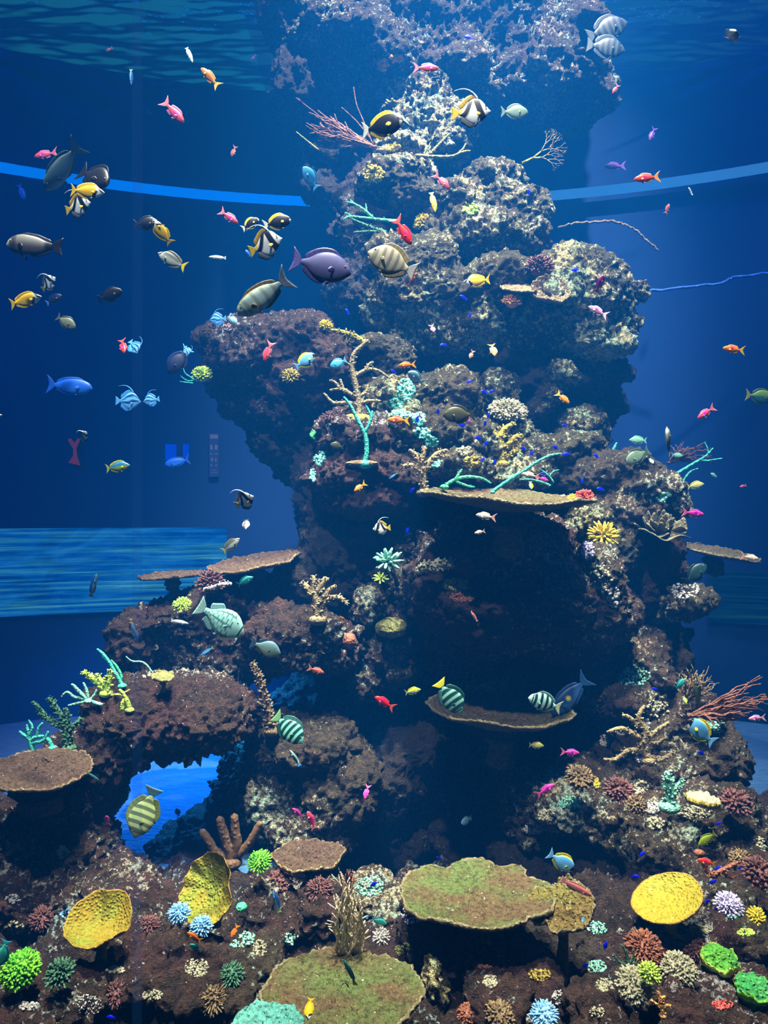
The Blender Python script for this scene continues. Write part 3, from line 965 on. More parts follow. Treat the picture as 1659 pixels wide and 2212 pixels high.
K_WHITE = coral_mat('white_coral', (0.30, 0.28, 0.26), (0.46, 0.43, 0.40), 80, (0.80, 0.78, 0.74))
K_PALE = coral_mat('pale_coral', (0.22, 0.21, 0.13), (0.34, 0.32, 0.21), 80, (0.66, 0.63, 0.48))
K_PINK = coral_mat('pale_pink_coral', (0.44, 0.27, 0.26), (0.60, 0.42, 0.38), 80, (0.82, 0.68, 0.62))
K_WHIP = coral_mat('red_whip_coral', (0.10, 0.035, 0.024), (0.19, 0.070, 0.045), 80, (0.36, 0.17, 0.12))


def rd(a, b):
    return rng.uniform(a, b)


def seat(px, py, Y=None):
    """where a coral stands: on the reef surface behind that pixel, or at a given depth"""
    h = hit(px, py) if Y is None else None
    if h:
        return h[0].copy(), h[1].copy()
    return at(px, py, Y if Y else 4.5), Vector((0, -0.5, 0.85)).normalized()


def fib(n, zmin):
    for i in range(n):
        z = 1 - (1 - zmin) * (i + 0.5) / n
        t = i * 2.399963
        r = math.sqrt(max(0, 1 - z * z))
        yield Vector((r * math.cos(t), r * math.sin(t), z))


def frame(nrm):
    return nrm.to_track_quat('Z', 'Y').to_matrix()


def cluster(px, py, rpx, mat, label, n=90, flat=0.7, fr=0.085, fl=0.45, Y=None, name='cluster_coral', cat='coral', fork=0, zmin=-0.05, spread=0.2, up=0.6):
    """a dome of close set fingers on a core"""
    if fl < 0.7 and zmin > -0.2 and spread > 0.1:
        fl, n, fr = fl * 0.66, int(n * 1.6), fr * 1.05
    p, nr = seat(px, py, Y)
    R = rpx * p.y / F
    if Y is None:
        c = p - (p - Vector((0, 0, CAM_Z))).normalized() * R * 0.12
    else:
        c = p
    ax = (nr * (1 - up) + Vector((0, -0.55, 0.85)) * up).normalized()
    m = frame(ax)
    e = tag(empty(name, c - ax * R * flat * 0.5), label, cat)
    off = ax * R * flat * 0.5
    core = MB()
    core.ellipsoid((0, 0, 0), (R * (1 - fl), R * (1 - fl), R * (1 - fl) * flat), 16, 10)
    core.v = [tuple(m @ Vector(q) + off) for q in core.v]
    core.build('core', mat, e)
    b = MB()
    for d in fib(n, zmin):
        d = (d + Vector((rd(-1, 1), rd(-1, 1), rd(-1, 1))) * spread * 0.5).normalized()
        L = R * rd(0.86, 1.08)
        s = Vector((d.x, d.y, d.z * flat))
        r = R * fr * rd(0.8, 1.2)
        k = Vector((rd(-1, 1), rd(-1, 1), rd(-1, 1))) * R * 0.07
        pts = [m @ (s * R * (1 - fl) * 0.8) + off, m @ (s * (R * (1 - fl) * 0.4 + L * 0.6) + k) + off, m @ (s * L + k * 0.6) + off]
        b.tube(pts, [r * 1.15, r * 1.05, r * 0.62], 6)
        for _ in range(fork):
            q = m @ (s * L * 0.72 + k) + off
            dd = (m @ (s + Vector((rd(-1, 1), rd(-1, 1), rd(-0.4, 1))) * 0.5).normalized()) * R * 0.25
            b.tube([q, q + dd * 0.6, q + dd], [r * 0.8, r * 0.7, r * 0.45], 5)
    b.build('branches', mat, e)
    return e


def branchy(lines, mat, label, Y=None, name='staghorn_coral', cat='coral', nub=0.0, base=None, foot=1.0, n=8, tipmat=None, nubr=0.4):
    """branches drawn as tubes. lines: lists of (px, py, radius px[, offset in depth m]); the first point of the first one stands on the reef"""
    l0 = lines[0][0]
    if Y is None:
        h = hit(l0[0], l0[1])
        Y = h[0].y - 0.02 if h else 4.4
    root = at(l0[0], l0[1], Y)
    e = tag(empty(name, root), label, cat)
    for li, ln in enumerate(lines):
        mb = MB()
        P = []
        for q in ln:
            off = q[3] if len(q) > 3 else 0
            P.append((at(q[0], q[1], Y + off) - root, q[2] * Y / F * (0.72 if mat in (K_TEAL, K_EMER, K_MINT) else 0.9)))
        # smooth the polyline
        pts, rad = [], []
        for i in range(len(P) - 1):
            p0, p1, p2, p3 = P[max(i - 1, 0)][0], P[i][0], P[i + 1][0], P[min(i + 2, len(P) - 1)][0]
            k = 5
            for j in range(k):
                t = j / k
                pts.append(0.5 * ((2 * p1) + (p2 - p0) * t + (2 * p0 - 5 * p1 + 4 * p2 - p3) * t * t + (3 * p1 - p0 - 3 * p2 + p3) * t ** 3))
                rad.append(P[i][1] * (1 - t) + P[i + 1][1] * t)
        pts.append(P[-1][0])
        rad.append(P[-1][1])
        mb.tube(pts, rad, n, bump=0.10)
        if nub:
            for i in range(1, len(pts)):
                for _ in range(int(nub) if rd(0, 1) > nub % 1 else int(nub) + 1):
                    t = rd(0, 1)
                    c = pts[i - 1].lerp(pts[i], t)
                    d = Vector((rd(-1, 1), rd(-1, 0.4), rd(-1, 1)))
                    ax = (pts[i] - pts[i - 1]).normalized()
                    d = (d - ax * d.dot(ax)).normalized() + ax * 0.5
                    r = rad[i]
                    mb.tube([c + d * r * 0.5, c + d * r * rd(1.1, 1.9)], [r * nubr, r * nubr * 0.7], 5)
        mb.build('branch', mat, e)
    if foot:
        mb = MB()
        r = lines[0][0][2] * Y / F * 1.7 * foot
        mb.ellipsoid((0, 0, -r * 0.2), (r, r, r * 0.6), 12, 8)
        mb.build('foot', mat, e)
    return e


def fan(base, tips, mat, label, Y=None, n=40, r=2.0, wig=9, name='gorgonian', cat='sea fan', dY=0.12, sub=2, bspread=0):
    """a bundle of whips fanning from a foot: tips is a list of pixels, interpolated"""
    if Y is None:
        h = hit(*base)
        Y = h[0].y - 0.03 if h else 4.4
    root = at(base[0], base[1], Y)
    e = tag(empty(name, root), label, cat)
    mb = MB()
    for i in range(n):
        t = rd(0, len(tips) - 1.001)
        k = int(t)
        u = t - k
        tx = tips[k][0] * (1 - u) + tips[k + 1][0] * u
        ty = tips[k][1] * (1 - u) + tips[k + 1][1] * u
        ln = rd(0.5, 1.02)
        oy = rd(-dY, dY)
        bx0 = base[0] + rd(-1, 1) * bspread
        pts, rad = [], []
        m = 9
        w1, w2 = rd(-1, 1), rd(-1, 1)
        for j in range(m + 1):
            s = j / m * ln
            bx = bx0 + (tx - bx0) * s
            by = base[1] + (ty - base[1]) * s
            off = wig * (math.sin(s * 6 + w1 * 6) * 0.6 + rd(-0.5, 0.5)) * min(1, s * 2.5)
            nx, ny = -(ty - base[1]), tx - base[0]
            L = math.hypot(nx, ny) + 1e-6
            pts.append(at(bx + nx / L * off, by + ny / L * off, Y + oy * s) - root)
            rad.append((r * (1.25 - 0.75 * s)) * Y / F * rd(0.85, 1.15))
        mb.tube(pts, rad, 6)
        for _ in range(sub):
            j = rng.randint(3, m - 1)
            d = (pts[j] - pts[j - 1]).normalized()
            d = (d + Vector((rd(-1, 1), rd(-0.5, 0.5), rd(-1, 1))) * 0.55).normalized()
            L = rd(10, 30) * Y / F
            q = pts[j]
            mb.tube([q, q + d * L * 0.5 + Vector((rd(-1, 1), 0, rd(-1, 1))) * L * 0.1, q + d * L], [rad[j] * 0.9, rad[j] * 0.8, rad[j] * 0.5], 5)
    mb.build('whips', mat, e)
    f = MB()
    rr = r * 3 * Y / F
    f.ellipsoid((0, 0, 0), (rr, rr, rr * 0.7), 10, 7)
    f.build('holdfast', mat, e)
    return e


def plate(cx, cy, w, h, mat, label, Y, rim=None, lift=0.10, lobes=0.08, notch=(), stalk=0.3, roll=0.0, th=0.022, name='table_coral', cat='coral',
          wall=0.0, wall_at=90, jag=0.035, tilt=None, rough=0.010, waves=0, seed=None, stalk_mat=None, stalk_r=0.16):
    """a plate or cup coral: a disc with its own rim, curl, notches and stalk. w, h = width and apparent height in pixels"""
    R = w / 2 * Y / F
    el = math.atan((cy - 1106) / F)
    tl = tilt if tilt is not None else math.asin(min(0.98, h / w)) - el
    if tilt is not None:
        tl = math.radians(tilt)
    seed = seed if seed is not None else rd(0, 50)
    nt, nr = 168, 34
    th0 = np.arange(nt) * 2 * PI / nt
    u = (np.arange(nr) + 1) / nr
    T, U = np.meshgrid(th0, u)
    T, U = T.ravel(), U.ravel()
    base = np.stack([np.cos(T) * 1.4, np.sin(T) * 1.4, np.full(T.size, seed)], 1)
    edge = 1 + lobes * fbm(base * 1.3, 2) + jag * gnoise(base * 9) * (U > 0.7) + jag * 0.6 * gnoise(base * 21) * (U > 0.9)
    for (na, nw, nd) in notch:
        da = (np.degrees(T) - na + 180) % 360 - 180
        edge = edge - nd * np.exp(-(da / nw) ** 2)
    X, Yy = R * U * edge * np.cos(T), R * U * edge * np.sin(T)
    pos = np.stack([X, Yy, np.full(X.size, seed)], 1)
    Z = lift * R * U ** 2.2 + 0.10 * R * U * fbm(pos / R * 1.1, 2) * 0.5
    if wall:
        k = np.clip(np.cos(T - math.radians(wall_at)), 0, 1) ** 0.8
        Z = Z + wall * R * k * U ** 2
        pull = 1 - 0.30 * wall * k * U ** 2
        X, Yy = X * pull, Yy * pull
    if waves:
        Z = Z + 0.05 * R * np.sin(T * waves + 3 * gnoise(base)) * U ** 3
    Zt = Z + rough * (turb(pos * 22, 2) - 0.4) * 1.6 + rough * 0.6 * gnoise(pos * 60)
    thk = th * (1.15 - 0.55 * U) + 0.04 * R * (1 - U) ** 2
    top = np.stack([X, Yy, Zt], 1)
    bot = np.stack([X * 0.985, Yy * 0.985, Z - thk], 1)
    V = np.concatenate([top, bot, [[0, 0, 0]], [[0, 0, -th * 1.2 - 0.04 * R]]])
    n1 = nt * nr
    fs = []
    for j in range(nr - 1):
        for i in range(nt):
            i2 = (i + 1) % nt
            a, b, c, d = j * nt + i, j * nt + i2, (j + 1) * nt + i2, (j + 1) * nt + i
            fs.append((a, d, c, b))
            fs.append((n1 + a, n1 + b, n1 + c, n1 + d))
    e0 = (nr - 1) * nt
    for i in range(nt):
        i2 = (i + 1) % nt
        fs.append((e0 + i, n1 + e0 + i, n1 + e0 + i2, e0 + i2))
        fs.append((2 * n1, i, i2))
        fs.append((2 * n1 + 1, n1 + i2, n1 + i))
    c = at(cx, cy, Y)
    M = Matrix.Rotation(math.radians(roll), 3, 'Y') @ Matrix.Rotation(tl, 3, 'X')
    foot = c - Vector((0, 0, stalk))
    e = tag(empty(name, foot), label, cat)
    Mn = np.array(M)
    V = V @ Mn.T + np.array([0, 0, stalk])
    me = mesh_from('plate', V, fs)
    me.materials.append(mat)
    me.materials.append(rim or mat)
    # the growing rim is a slightly paler band of skin
    if rim:
        idx = np.zeros(len(fs), np.int32)
        lim = int(nr * 0.96)
        k = 0
        for j in range(nr - 1):
            for i in range(nt):
                if j >= lim:
                    idx[k] = 1
                k += 2
        idx[k:k + 3 * nt:3] = 1
        me.polygons.foreach_set('material_index', idx)
    obj('plate', me, None, e)
    if stalk > 0.02:
        s = MB()
        r = R * stalk_r
        s.tube([(0, 0, -0.05), (0.01, 0, stalk * 0.4), (0, 0, stalk * 0.75), tuple(M @ Vector((0, 0, -th * 1.6 - 0.035 * R - r * 0.5)) + Vector((0, 0, stalk)))], [r * 1.3, r * 0.9, r * 1.1, r * 1.7], 16, bump=0.05)
        s.build('stalk', stalk_mat or mat, e)
    return e


def patch(px, py, rx, ry, mat, label, n=60, r=4.0, name='encrusting_coral', cat='coral', tall=1.0):
    """polyps spread over the rock itself: knobs seated wherever the sight lines meet the reef"""
    mb = MB()
    pts = []
    r *= 0.58
    tall *= 0.65
    for i in range(int(n * 2.8)):
        a, u = rd(0, 2 * PI), math.sqrt(rd(0, 1))
        h = hit(px + rx * u * math.cos(a), py + ry * u * math.sin(a))
        if h:
            pts.append(h)
    if not pts:
        return None
    ys = sorted(h[0].y for h in pts)
    ym = ys[len(ys) // 2]
    pts = [h for h in pts if abs(h[0].y - ym) < 0.22]
    left, best = list(pts), []
    while left:                       # keep the one patch that hangs together
        grp, todo = [], [left.pop()]
        while todo:
            q = todo.pop()
            grp.append(q)
            near = [h for h in left if (h[0] - q[0]).length < 0.027]
            left = [h for h in left if (h[0] - q[0]).length >= 0.027]
            todo += near
        if len(grp) > len(best):
            best = grp
    pts = best
    root = sum((h[0] for h in pts), Vector()) / len(pts)
    root.z = min(h[0].z for h in pts)
    for p, nr, o in pts:
        k = r * p.y / F * rd(0.5, 1.7)
        d = (nr + Vector((0, -0.2, 0.5))).normalized()
        mb.tube([p - nr * k * 0.5 - root, p + d * k * 0.6 * tall - root, p + d * k * 1.1 * tall - root], [k * 1.05, k * 0.95, k * 0.5], 7, bump=0.15)
    o = mb.build(name, mat, None, root)
    return tag(o, label, cat)


def lump(px, py, rx, ry, mat, label, Y=None, name='mound_coral', cat='coral', amp=0.10, rdp=None):
    """a small rounded or foliose mound with a rough skin"""
    p, nr = seat(px, py, Y)
    mb = MB()
    mb.ellipsoid((0, 0, 0), (1, 1, 1), 48, 30)
    v = np.array(mb.v)
    s = p.y / F
    sc = np.array([rx * s, (rdp or (rx + ry) * 0.5 * s), ry * s])
    q = v * (1 + amp * fbm(v * 2.2 + px, 2) + amp * 0.7 * (turb(v * 6 + py, 2) - 0.4))[:, None] * sc
    base = -sc[2] * 0.7
    q[:, 2] -= base
    o = obj(name, mesh_from(name, q, mb.f), mat, None, p + Vector((0, 0, base)))
    return tag(o, label, cat)


# -- top of the pillar
fan((810, 318), [(640, 215), (652, 262), (690, 300)], K_WHIP, 'reddish brown sea fan reaching left from the upper pillar', Y=5.6, n=46, r=2.0, wig=8)
branchy([[(805, 312, 2.2), (785, 262, 1.8), (770, 225, 1.4), (764, 188, 1.0)], [(800, 300, 2), (770, 262, 1.5), (738, 232, 1.0)]], K_WHIP, 'two bare thin twigs rising beside the reddish brown sea fan', Y=5.62, name='twig_coral', foot=0)
branchy([[(728, 346, 3.6), (690, 325, 3.2), (660, 302, 2.6), (640, 285, 1.6)]], K_OLIVE, 'single straight green branch below the reddish brown sea fan', Y=5.7, foot=0)
branchy([[(902, 336, 4.5), (935, 338, 4), (975, 338, 3.6), (1000, 328, 3), (1016, 326, 1.8)], [(928, 334, 4), (950, 310, 3), (972, 288, 1.8)], [(985, 336, 3), (1000, 322, 2.6), (1006, 310, 1.6)], [(915, 334, 3), (925, 318, 2), (930, 308, 1.2)]], K_OLIVE, 'green forked branch pointing right from the knob below the crown', Y=5.6, nub=0.5)


def sea_fan(base, tip, width, mat, label, Y, n=4):
    root = at(*base, Y)
    e = tag(empty('sea_fan', root), label, 'sea fan')
    mb = MB()
    tr = MB()
    d0 = Vector((tip[0] - base[0], 0, -(tip[1] - base[1]))) * Y / F
    L = d0.length
    d0.normalize()
    side = Vector((-d0.z, 0, d0.x))

    def grow(p, ang, ln, r, dep):
        d = d0 * math.cos(ang) + side * math.sin(ang)
        q = p + d * ln + Vector((0, rd(-0.01, 0.01), 0))
        (tr if dep < 2 else mb).tube([p, p.lerp(q, 0.5) + side * ln * rd(-0.06, 0.06), q], [r, r * 0.85, r * 0.7], 5)
        if dep < 6:
            for s in (-1, 1):
                grow(q, ang + s * rd(0.18, 0.5), ln * rd(0.68, 0.9), r * 0.68, dep + 1)
    grow(Vector((0, 0, 0)), 0, L * 0.36, L * 0.038, 0)
    mb.build('branchlets', mat, e)
    tr.build('stem', K_YELLOW, e)
    return e


sea_fan((1128, 352), (1192, 322), 60, K_TAN, 'small orange net-like sea fan sticking out right below the crown', 5.7)
patch(806, 376, 24, 18, K_YELLOW, 'heart-shaped bright yellow crust coral on the upper step', 60, 4)
cluster(915, 481, 24, K_YELLOW, 'yellow finger coral ball beside the red fish on the upper pillar', 80, 0.8, 0.07)
patch(826, 140, 13, 14, K_ORANGE, 'pale orange sponge on the crown, lower one of the pair', 26, 4, 'encrusting_sponge', 'sponge')
patch(857, 126, 15, 9, K_ORANGE, 'pale orange sponge on the crown, upper one of the pair', 26, 4, 'encrusting_sponge', 'sponge')
patch(850, 318, 14, 8, K_YELLOW, 'small golden crust on top of the round knob below the sea fan', 26, 3.5)
patch(1015, 450, 18, 14, K_LIME, 'lime green crust on the tall shoulder right of the yellow fish', 30, 4)
patch(845, 222, 12, 9, K_GOLD, 'pale golden crust on the rock neck under the crown', 16, 3.5)
branchy([[(852, 477, 4.6), (818, 474, 4.4), (780, 470, 4), (755, 468, 3.4), (742, 474, 2)], [(808, 472, 4), (785, 452, 3.4), (765, 440, 3), (748, 436, 1.8)], [(792, 460, 3), (791, 448, 2.2), (790, 440, 1.4)], [(762, 470, 3), (752, 462, 2), (745, 459, 1.2)], [(766, 441, 3), (757, 432, 1.4)]], K_EMER, 'emerald forked branch coral pointing left from the pillar beside the red fish', Y=5.5, nub=0.5)
branchy([[(830, 500, 4), (800, 490, 4), (775, 480, 3), (755, 470, 2)], [(820, 500, 3), (790, 500, 3), (765, 502, 2)]], K_DKGREEN, 'dull green branch below the emerald forked branch', Y=5.62, nub=2)
cluster(1165, 580, 32, K_MAROON, 'dark brown bushy coral on top of the large round boulder', 70, 0.9, 0.075, 0.55, Y=5.1)
cluster(1106, 652, 22, K_ORANGE, 'orange finger coral left of the dark ruffled plate', 60, 0.9, 0.075, 0.5, Y=5.0)
plate(1188, 640, 88, 40, K_BROWN, 'dark plate coral with a pale beaded rim on the large round boulder', 5.0, K_RIM, 0.25, 0.10, ((250, 40, 0.3),), 0.0, 0, 0.03, wall=0.5, wall_at=90)
plate(1120, 622, 80, 16, K_BROWN, 'thin brown plate edge just left of the beaded dark plate', 5.02, K_RIM, 0.05, 0.10, (), 0.0, 4, 0.02)
# -- left overhang
cluster(703, 706, 17, K_YELLOW, 'small round yellow coral at the top edge of the left overhang', 60, 0.9, 0.085, Y=5.0)
branchy([[(788, 738, 7), (760, 724, 7), (735, 716, 5), (715, 713, 3)]], K_GOLD, 'golden upper branch over the left overhang next to the round yellow coral', Y=4.95, nub=3)
branchy([[(775, 738, 4), (740, 738, 4.4), (715, 741, 3.6), (698, 741, 2.2)]], K_OLIVE, 'olive lower branch over the left overhang, under the golden branch', Y=4.96, nub=3)
cluster(437, 811, 23, K_LIME, 'lime coral ball at the left tip of the overhang', 80, 0.9, 0.07, 0.5, Y=5.05)
branchy([[(428, 825, 3), (412, 815, 2.4), (400, 806, 1.8), (396, 795, 1)], [(420, 822, 2.4), (404, 822, 2), (390, 812, 1)], [(418, 828, 2.4), (402, 826, 1.8), (388, 824, 1)]], K_TEAL, 'thin teal twigs behind the lime coral ball', Y=5.1, name='twig_coral', foot=0.5)
cluster(504, 710, 20, K_PINK, 'pale pink coral ball on the top left of the overhang', 80, 0.75, 0.06, 0.4, Y=5.0)
cluster(462, 722, 24, K_MAROON, 'dark maroon bush coral left of the pale pink ball', 60, 1.0, 0.075, 0.5, Y=5.1)
cluster(628, 813, 19, K_GOLD, 'brown gold finger coral on the face of the left overhang', 44, 0.8, 0.1, 0.5)
cluster(712, 905, 20, K_MAROON, 'small dark red coral in the shade above the green plate', 30, 0.8, 0.06, 0.6)
# -- centre
branchy([[(772, 905, 9), (775, 870, 8), (768, 830, 7.5), (760, 790, 7), (765, 765, 6), (780, 748, 4.5), (795, 735, 3)],
         [(770, 812, 6), (785, 802, 5), (800, 797, 4), (820, 802, 3.4), (842, 818, 2)],
         [(790, 800, 5), (797, 788, 4.4), (806, 782, 2.6)],
         [(772, 862, 6), (750, 846, 5), (735, 840, 4), (712, 843, 2.4)], [(735, 840, 4), (722, 825, 3.4), (712, 822, 2)],
         [(775, 858, 5), (790, 848, 4.4), (795, 832, 2.4)],
         [(772, 872, 6), (745, 870, 5), (720, 870, 4.4), (700, 850, 2.6)], [(775, 872, 5), (800, 866, 4.4), (822, 866, 2.4)], [(745, 850, 4), (735, 820, 3)]],
        K_TAN, 'brown tree coral with many bare stubby branches in the middle of the reef', Y=4.75, name='tree_coral', nub=0.6, foot=1.2)
lump(772, 905, 34, 12, K_GOLD, 'flat golden mound at the foot of the brown tree coral', Y=4.78)
branchy([[(788, 1000, 8), (792, 975, 7.5), (790, 945, 7), (782, 925, 6.2), (768, 898, 5.2), (757, 876, 4.6), (743, 858, 3.4)], [(786, 934, 6), (796, 920, 5), (802, 902, 4.6), (804, 888, 3)], [(802, 900, 4), (796, 886, 3.4), (790, 876, 2)]],
        K_TEAL, 'dark teal forked coral standing on the red dome in the centre', Y=4.5, foot=1.2)
lump(782, 1002, 36, 8, K_BROWN, 'flat brown disc at the foot of the teal forked coral', Y=4.52)
for i, (x, y, rx, ry, n, lab) in enumerate([(878, 842, 20, 24, 60, 'turquoise polyp crust below the white blue fish, topmost of the trail'), (856, 872, 16, 14, 34, 'turquoise polyp crust at the left bend of the trail'), (868, 895, 24, 9, 36, 'turquoise polyp crust just above the orange fish'), (905, 905, 14, 14, 34, 'turquoise polyp crust right of the orange fish'), (912, 935, 18, 12, 36, 'turquoise polyp crust under the orange fish'), (932, 955, 14, 12, 30, 'turquoise polyp crust at the lower end of the trail'), (690, 990, 13, 16, 34, 'turquoise polyps on the left edge of the red dome'), (941, 1000, 14, 10, 26, 'turquoise polyps right of the brown antler coral'), (676, 1026, 7, 14, 16, 'thin turquoise streak low on the left edge of the red dome')]):
    patch(x, y, rx, ry, K_CYAN, lab, n, 3.6)
plate(692, 938, 46, 22, K_LEAF2, 'small green plate coral on the left of the red dome', 4.85, None, 0.05, 0.06, (), 0.10, 0, 0.03, name='plate_coral')
branchy([[(914, 1062, 9), (912, 1030, 10), (908, 1000, 9), (900, 985, 7), (885, 972, 4)], [(914, 1020, 8), (930, 995, 7), (945, 980, 6), (965, 972, 4)], [(908, 1000, 7), (915, 980, 6), (918, 965, 4)], [(905, 1010, 6), (885, 1005, 6), (868, 1008, 4)], [(936, 990, 6), (955, 985, 5), (970, 985, 3)]], K_TAN, 'brown antler coral fan left of the topmost table coral', Y=4.5, name='antler_coral', nub=1.6)
cluster(1096, 890, 44, K_PALE, 'broad pale bushy coral with blue fish around it', 130, 0.5, 0.055, 0.45, Y=4.9, fork=1)
branchy([[(1085, 1000, 10), (1082, 965, 10), (1080, 940, 9), (1098, 922, 7), (1112, 914, 4)], [(1085, 975, 8), (1100, 960, 8), (1112, 945, 7), (1128, 940, 4)], [(1080, 950, 7), (1066, 935, 6), (1058, 928, 4)], [(1098, 985, 7), (1118, 970, 6), (1122, 960, 4)]], K_GOLD, 'golden antler coral below the pale bushy coral', Y=4.75, name='antler_coral', nub=2)
patch(1003, 968, 18, 18, K_PALE, 'creamy yellow lump crust left of the golden antler coral', 40, 5)
patch(1020, 998, 18, 12, K_GOLD, 'golden lump crust under the creamy yellow one', 30, 5)
branchy([[(960, 1050, 6), (985, 1035, 5.5), (1010, 1030, 5), (1040, 1033, 4), (1060, 1044, 2.4)], [(985, 1035, 5), (992, 1022, 4), (998, 1014, 2.4)], [(985, 1040, 4), (1010, 1050, 4), (1025, 1052, 2.4)]], K_EMER, 'green creeping branches just above the topmost table coral', Y=4.45, nub=0.5)
branchy([[(1064, 1062, 6), (1095, 1040, 5.6), (1130, 1018, 5), (1160, 998, 4.6), (1188, 984, 4), (1212, 980, 2.6)]], K_TEAL, 'long straight teal branch slanting above the topmost table coral', Y=4.3, foot=0.6)
branchy([[(1188, 1048, 3), (1165, 1040, 3.6), (1142, 1036, 3.6), (1122, 1036, 2)], [(1196, 1042, 2.4), (1186, 1028, 2.6), (1170, 1015, 1.6)], [(1186, 1030, 2), (1196, 1018, 2), (1208, 1015, 1.2)]], K_TEAL, 'short teal branch beside the pink fish above the table coral', Y=4.3, foot=0.6)
patch(1025, 1062, 26, 10, K_MINT, 'mint green crust behind the rim of the topmost table coral', 50, 3.6)
plate(1095, 1088, 385, 50, K_BTABLE, 'topmost table coral, wide and thin, seen nearly edge on', 4.25, K_RIM, 0.10, 0.06, ((300, 12, 0.12),), 0.22, 2.2, 0.03, tilt=5, seed=11)
cluster(1262, 1076, 22, K_RED, 'red finger coral at the right rim of the topmost table coral', 60, 0.9, 0.075, 0.5, Y=4.12)
cluster(1241, 1079, 16, K_YELLOW, 'small yellow coral left of the red finger coral', 50, 0.7, 0.09, 0.4, Y=4.12)
e = plate(1334, 1014, 40, 16, K_GOLD, 'pale yellow table coral on short legs at the right of the shelf', 4.85, K_RIM, 0.0, 0.05, (), 0.0, 0, 0.04, name='small_table_coral')
for dx in (-11, 11):
    mb = MB()
    mb.tube([(dx * 4.85 / F, 0, -0.075), (dx * 4.85 / F, 0, -0.02)], [0.011, 0.014], 8)
    mb.build('leg', K_GOLD, e)
branchy([[(1438, 1036, 5), (1470, 1018, 5), (1500, 1000, 4.4), (1525, 985, 3.6), (1540, 968, 2)], [(1510, 994, 4), (1530, 995, 3), (1560, 990, 1.8)], [(1530, 982, 3), (1528, 968, 2.4), (1522, 955, 1.4)], [(1475, 1040, 3.6), (1490, 1020, 3), (1508, 1012, 1.8)]], K_TEAL, 'distant teal branch coral slanting up at the right edge of the reef', Y=5.2, foot=0.6)
fan((1445, 1000), [(1450, 960), (1510, 958), (1560, 985)], K_MAROON, 'faint brown whip coral behind the distant teal branch', Y=5.5, n=22, r=1.6, wig=6)
branchy([[(1410, 1042, 5), (1435, 1048, 5), (1455, 1055, 4), (1474, 1060, 2.4)]], K_MINT, 'pale green finger branch on the right shelf rim', Y=4.75, nub=2.2, foot=0.6)
branchy([[(1320, 985, 5), (1326, 970, 5), (1332, 957, 3)]], K_TEAL, 'short teal stub behind the stalked yellow table', Y=5.0)
patch(1435, 1075, 18, 10, K_MINT, 'pale green lumps above the scroll coral', 26, 5)
patch(1468, 1090, 14, 18, K_PALE, 'pale crust along the right rim of the scroll coral', 26, 4)


def scroll(px, py, rpx, mat, label, Y, n=17):
    """upright curled sheets in a rosette"""
    root = at(px, py, Y)
    R = rpx * Y / F
    e = tag(empty('scroll_coral', root - Vector((0, 0, R * 0.6))), label, 'coral')
    for k in range(n):
        a0 = k * 2 * PI / n + rd(-0.2, 0.2)
        rr = R * (rd(0.7, 1.05) if k % 2 else rd(0.25, 0.6))
        span = rd(1.0, 1.7)
        c = Vector((rd(-0.2, 0.2) * R, rd(-0.2, 0.2) * R, R * 0.4))
        v, f = [], []
        m, h = 18, 7
        ph = rd(0, 6)
        for i in range(m + 1):
            t = a0 + span * (i / m - 0.5)
            for j in range(h + 1):
                s = j / h
                r = rr * (0.35 + 0.65 * s) + 0.09 * R * math.sin(5 * t + ph) * s
                z = R * (0.55 * s - 0.14 * math.sin(6 * t + ph) * s) * (1.3 - 0.55 * rr / R) - R * 0.1
                v.append(c + Vector((r * math.cos(t), r * math.sin(t) * 0.9, z)))
        tip = Matrix.Rotation(math.radians(32), 3, 'X')
        v = [tip @ q for q in v]
        nv = len(v)
        for i in range(m + 1):
            t = a0 + span * (i / m - 0.5)
            for j in range(h + 1):
                v.append(v[i * (h + 1) + j] - Vector((math.cos(t), math.sin(t), -0.4)) * 0.012)
        w = h + 1
        for i in range(m):
            for j in range(h):
                a = i * w + j
                f.append((a, a + w, a + w + 1, a + 1))
                f.append((nv + a + 1, nv + a + w + 1, nv + a + w, nv + a))
            f.append((i * w + h, (i + 1) * w + h, nv + (i + 1) * w + h, nv + i * w + h))
        for j in range(h):
            f.append((j + 1, nv + j + 1, nv + j, j))
            f.append((m * w + j, nv + m * w + j, nv + m * w + j + 1, m * w + j + 1))
        obj('leaf', mesh_from('leaf', v, f), mat, e)
    return e


scroll(1422, 1132, 58, K_SCROLL, 'olive scroll coral of curled leaves at the right of the reef', 4.65)
plate(1545, 1192, 188, 40, K_BTABLE, 'long thin plate coral jutting out at the right edge of the reef', 5.15, K_RIM, 0.05, 0.08, (), 0.10, 9, 0.025, tilt=6)
cluster(1302, 1158, 36, K_YELLOW, 'yellow finger fan coral right under the topmost table coral', 44, 0.9, 0.085, 0.6, Y=4.5, zmin=-0.3, up=0.8)
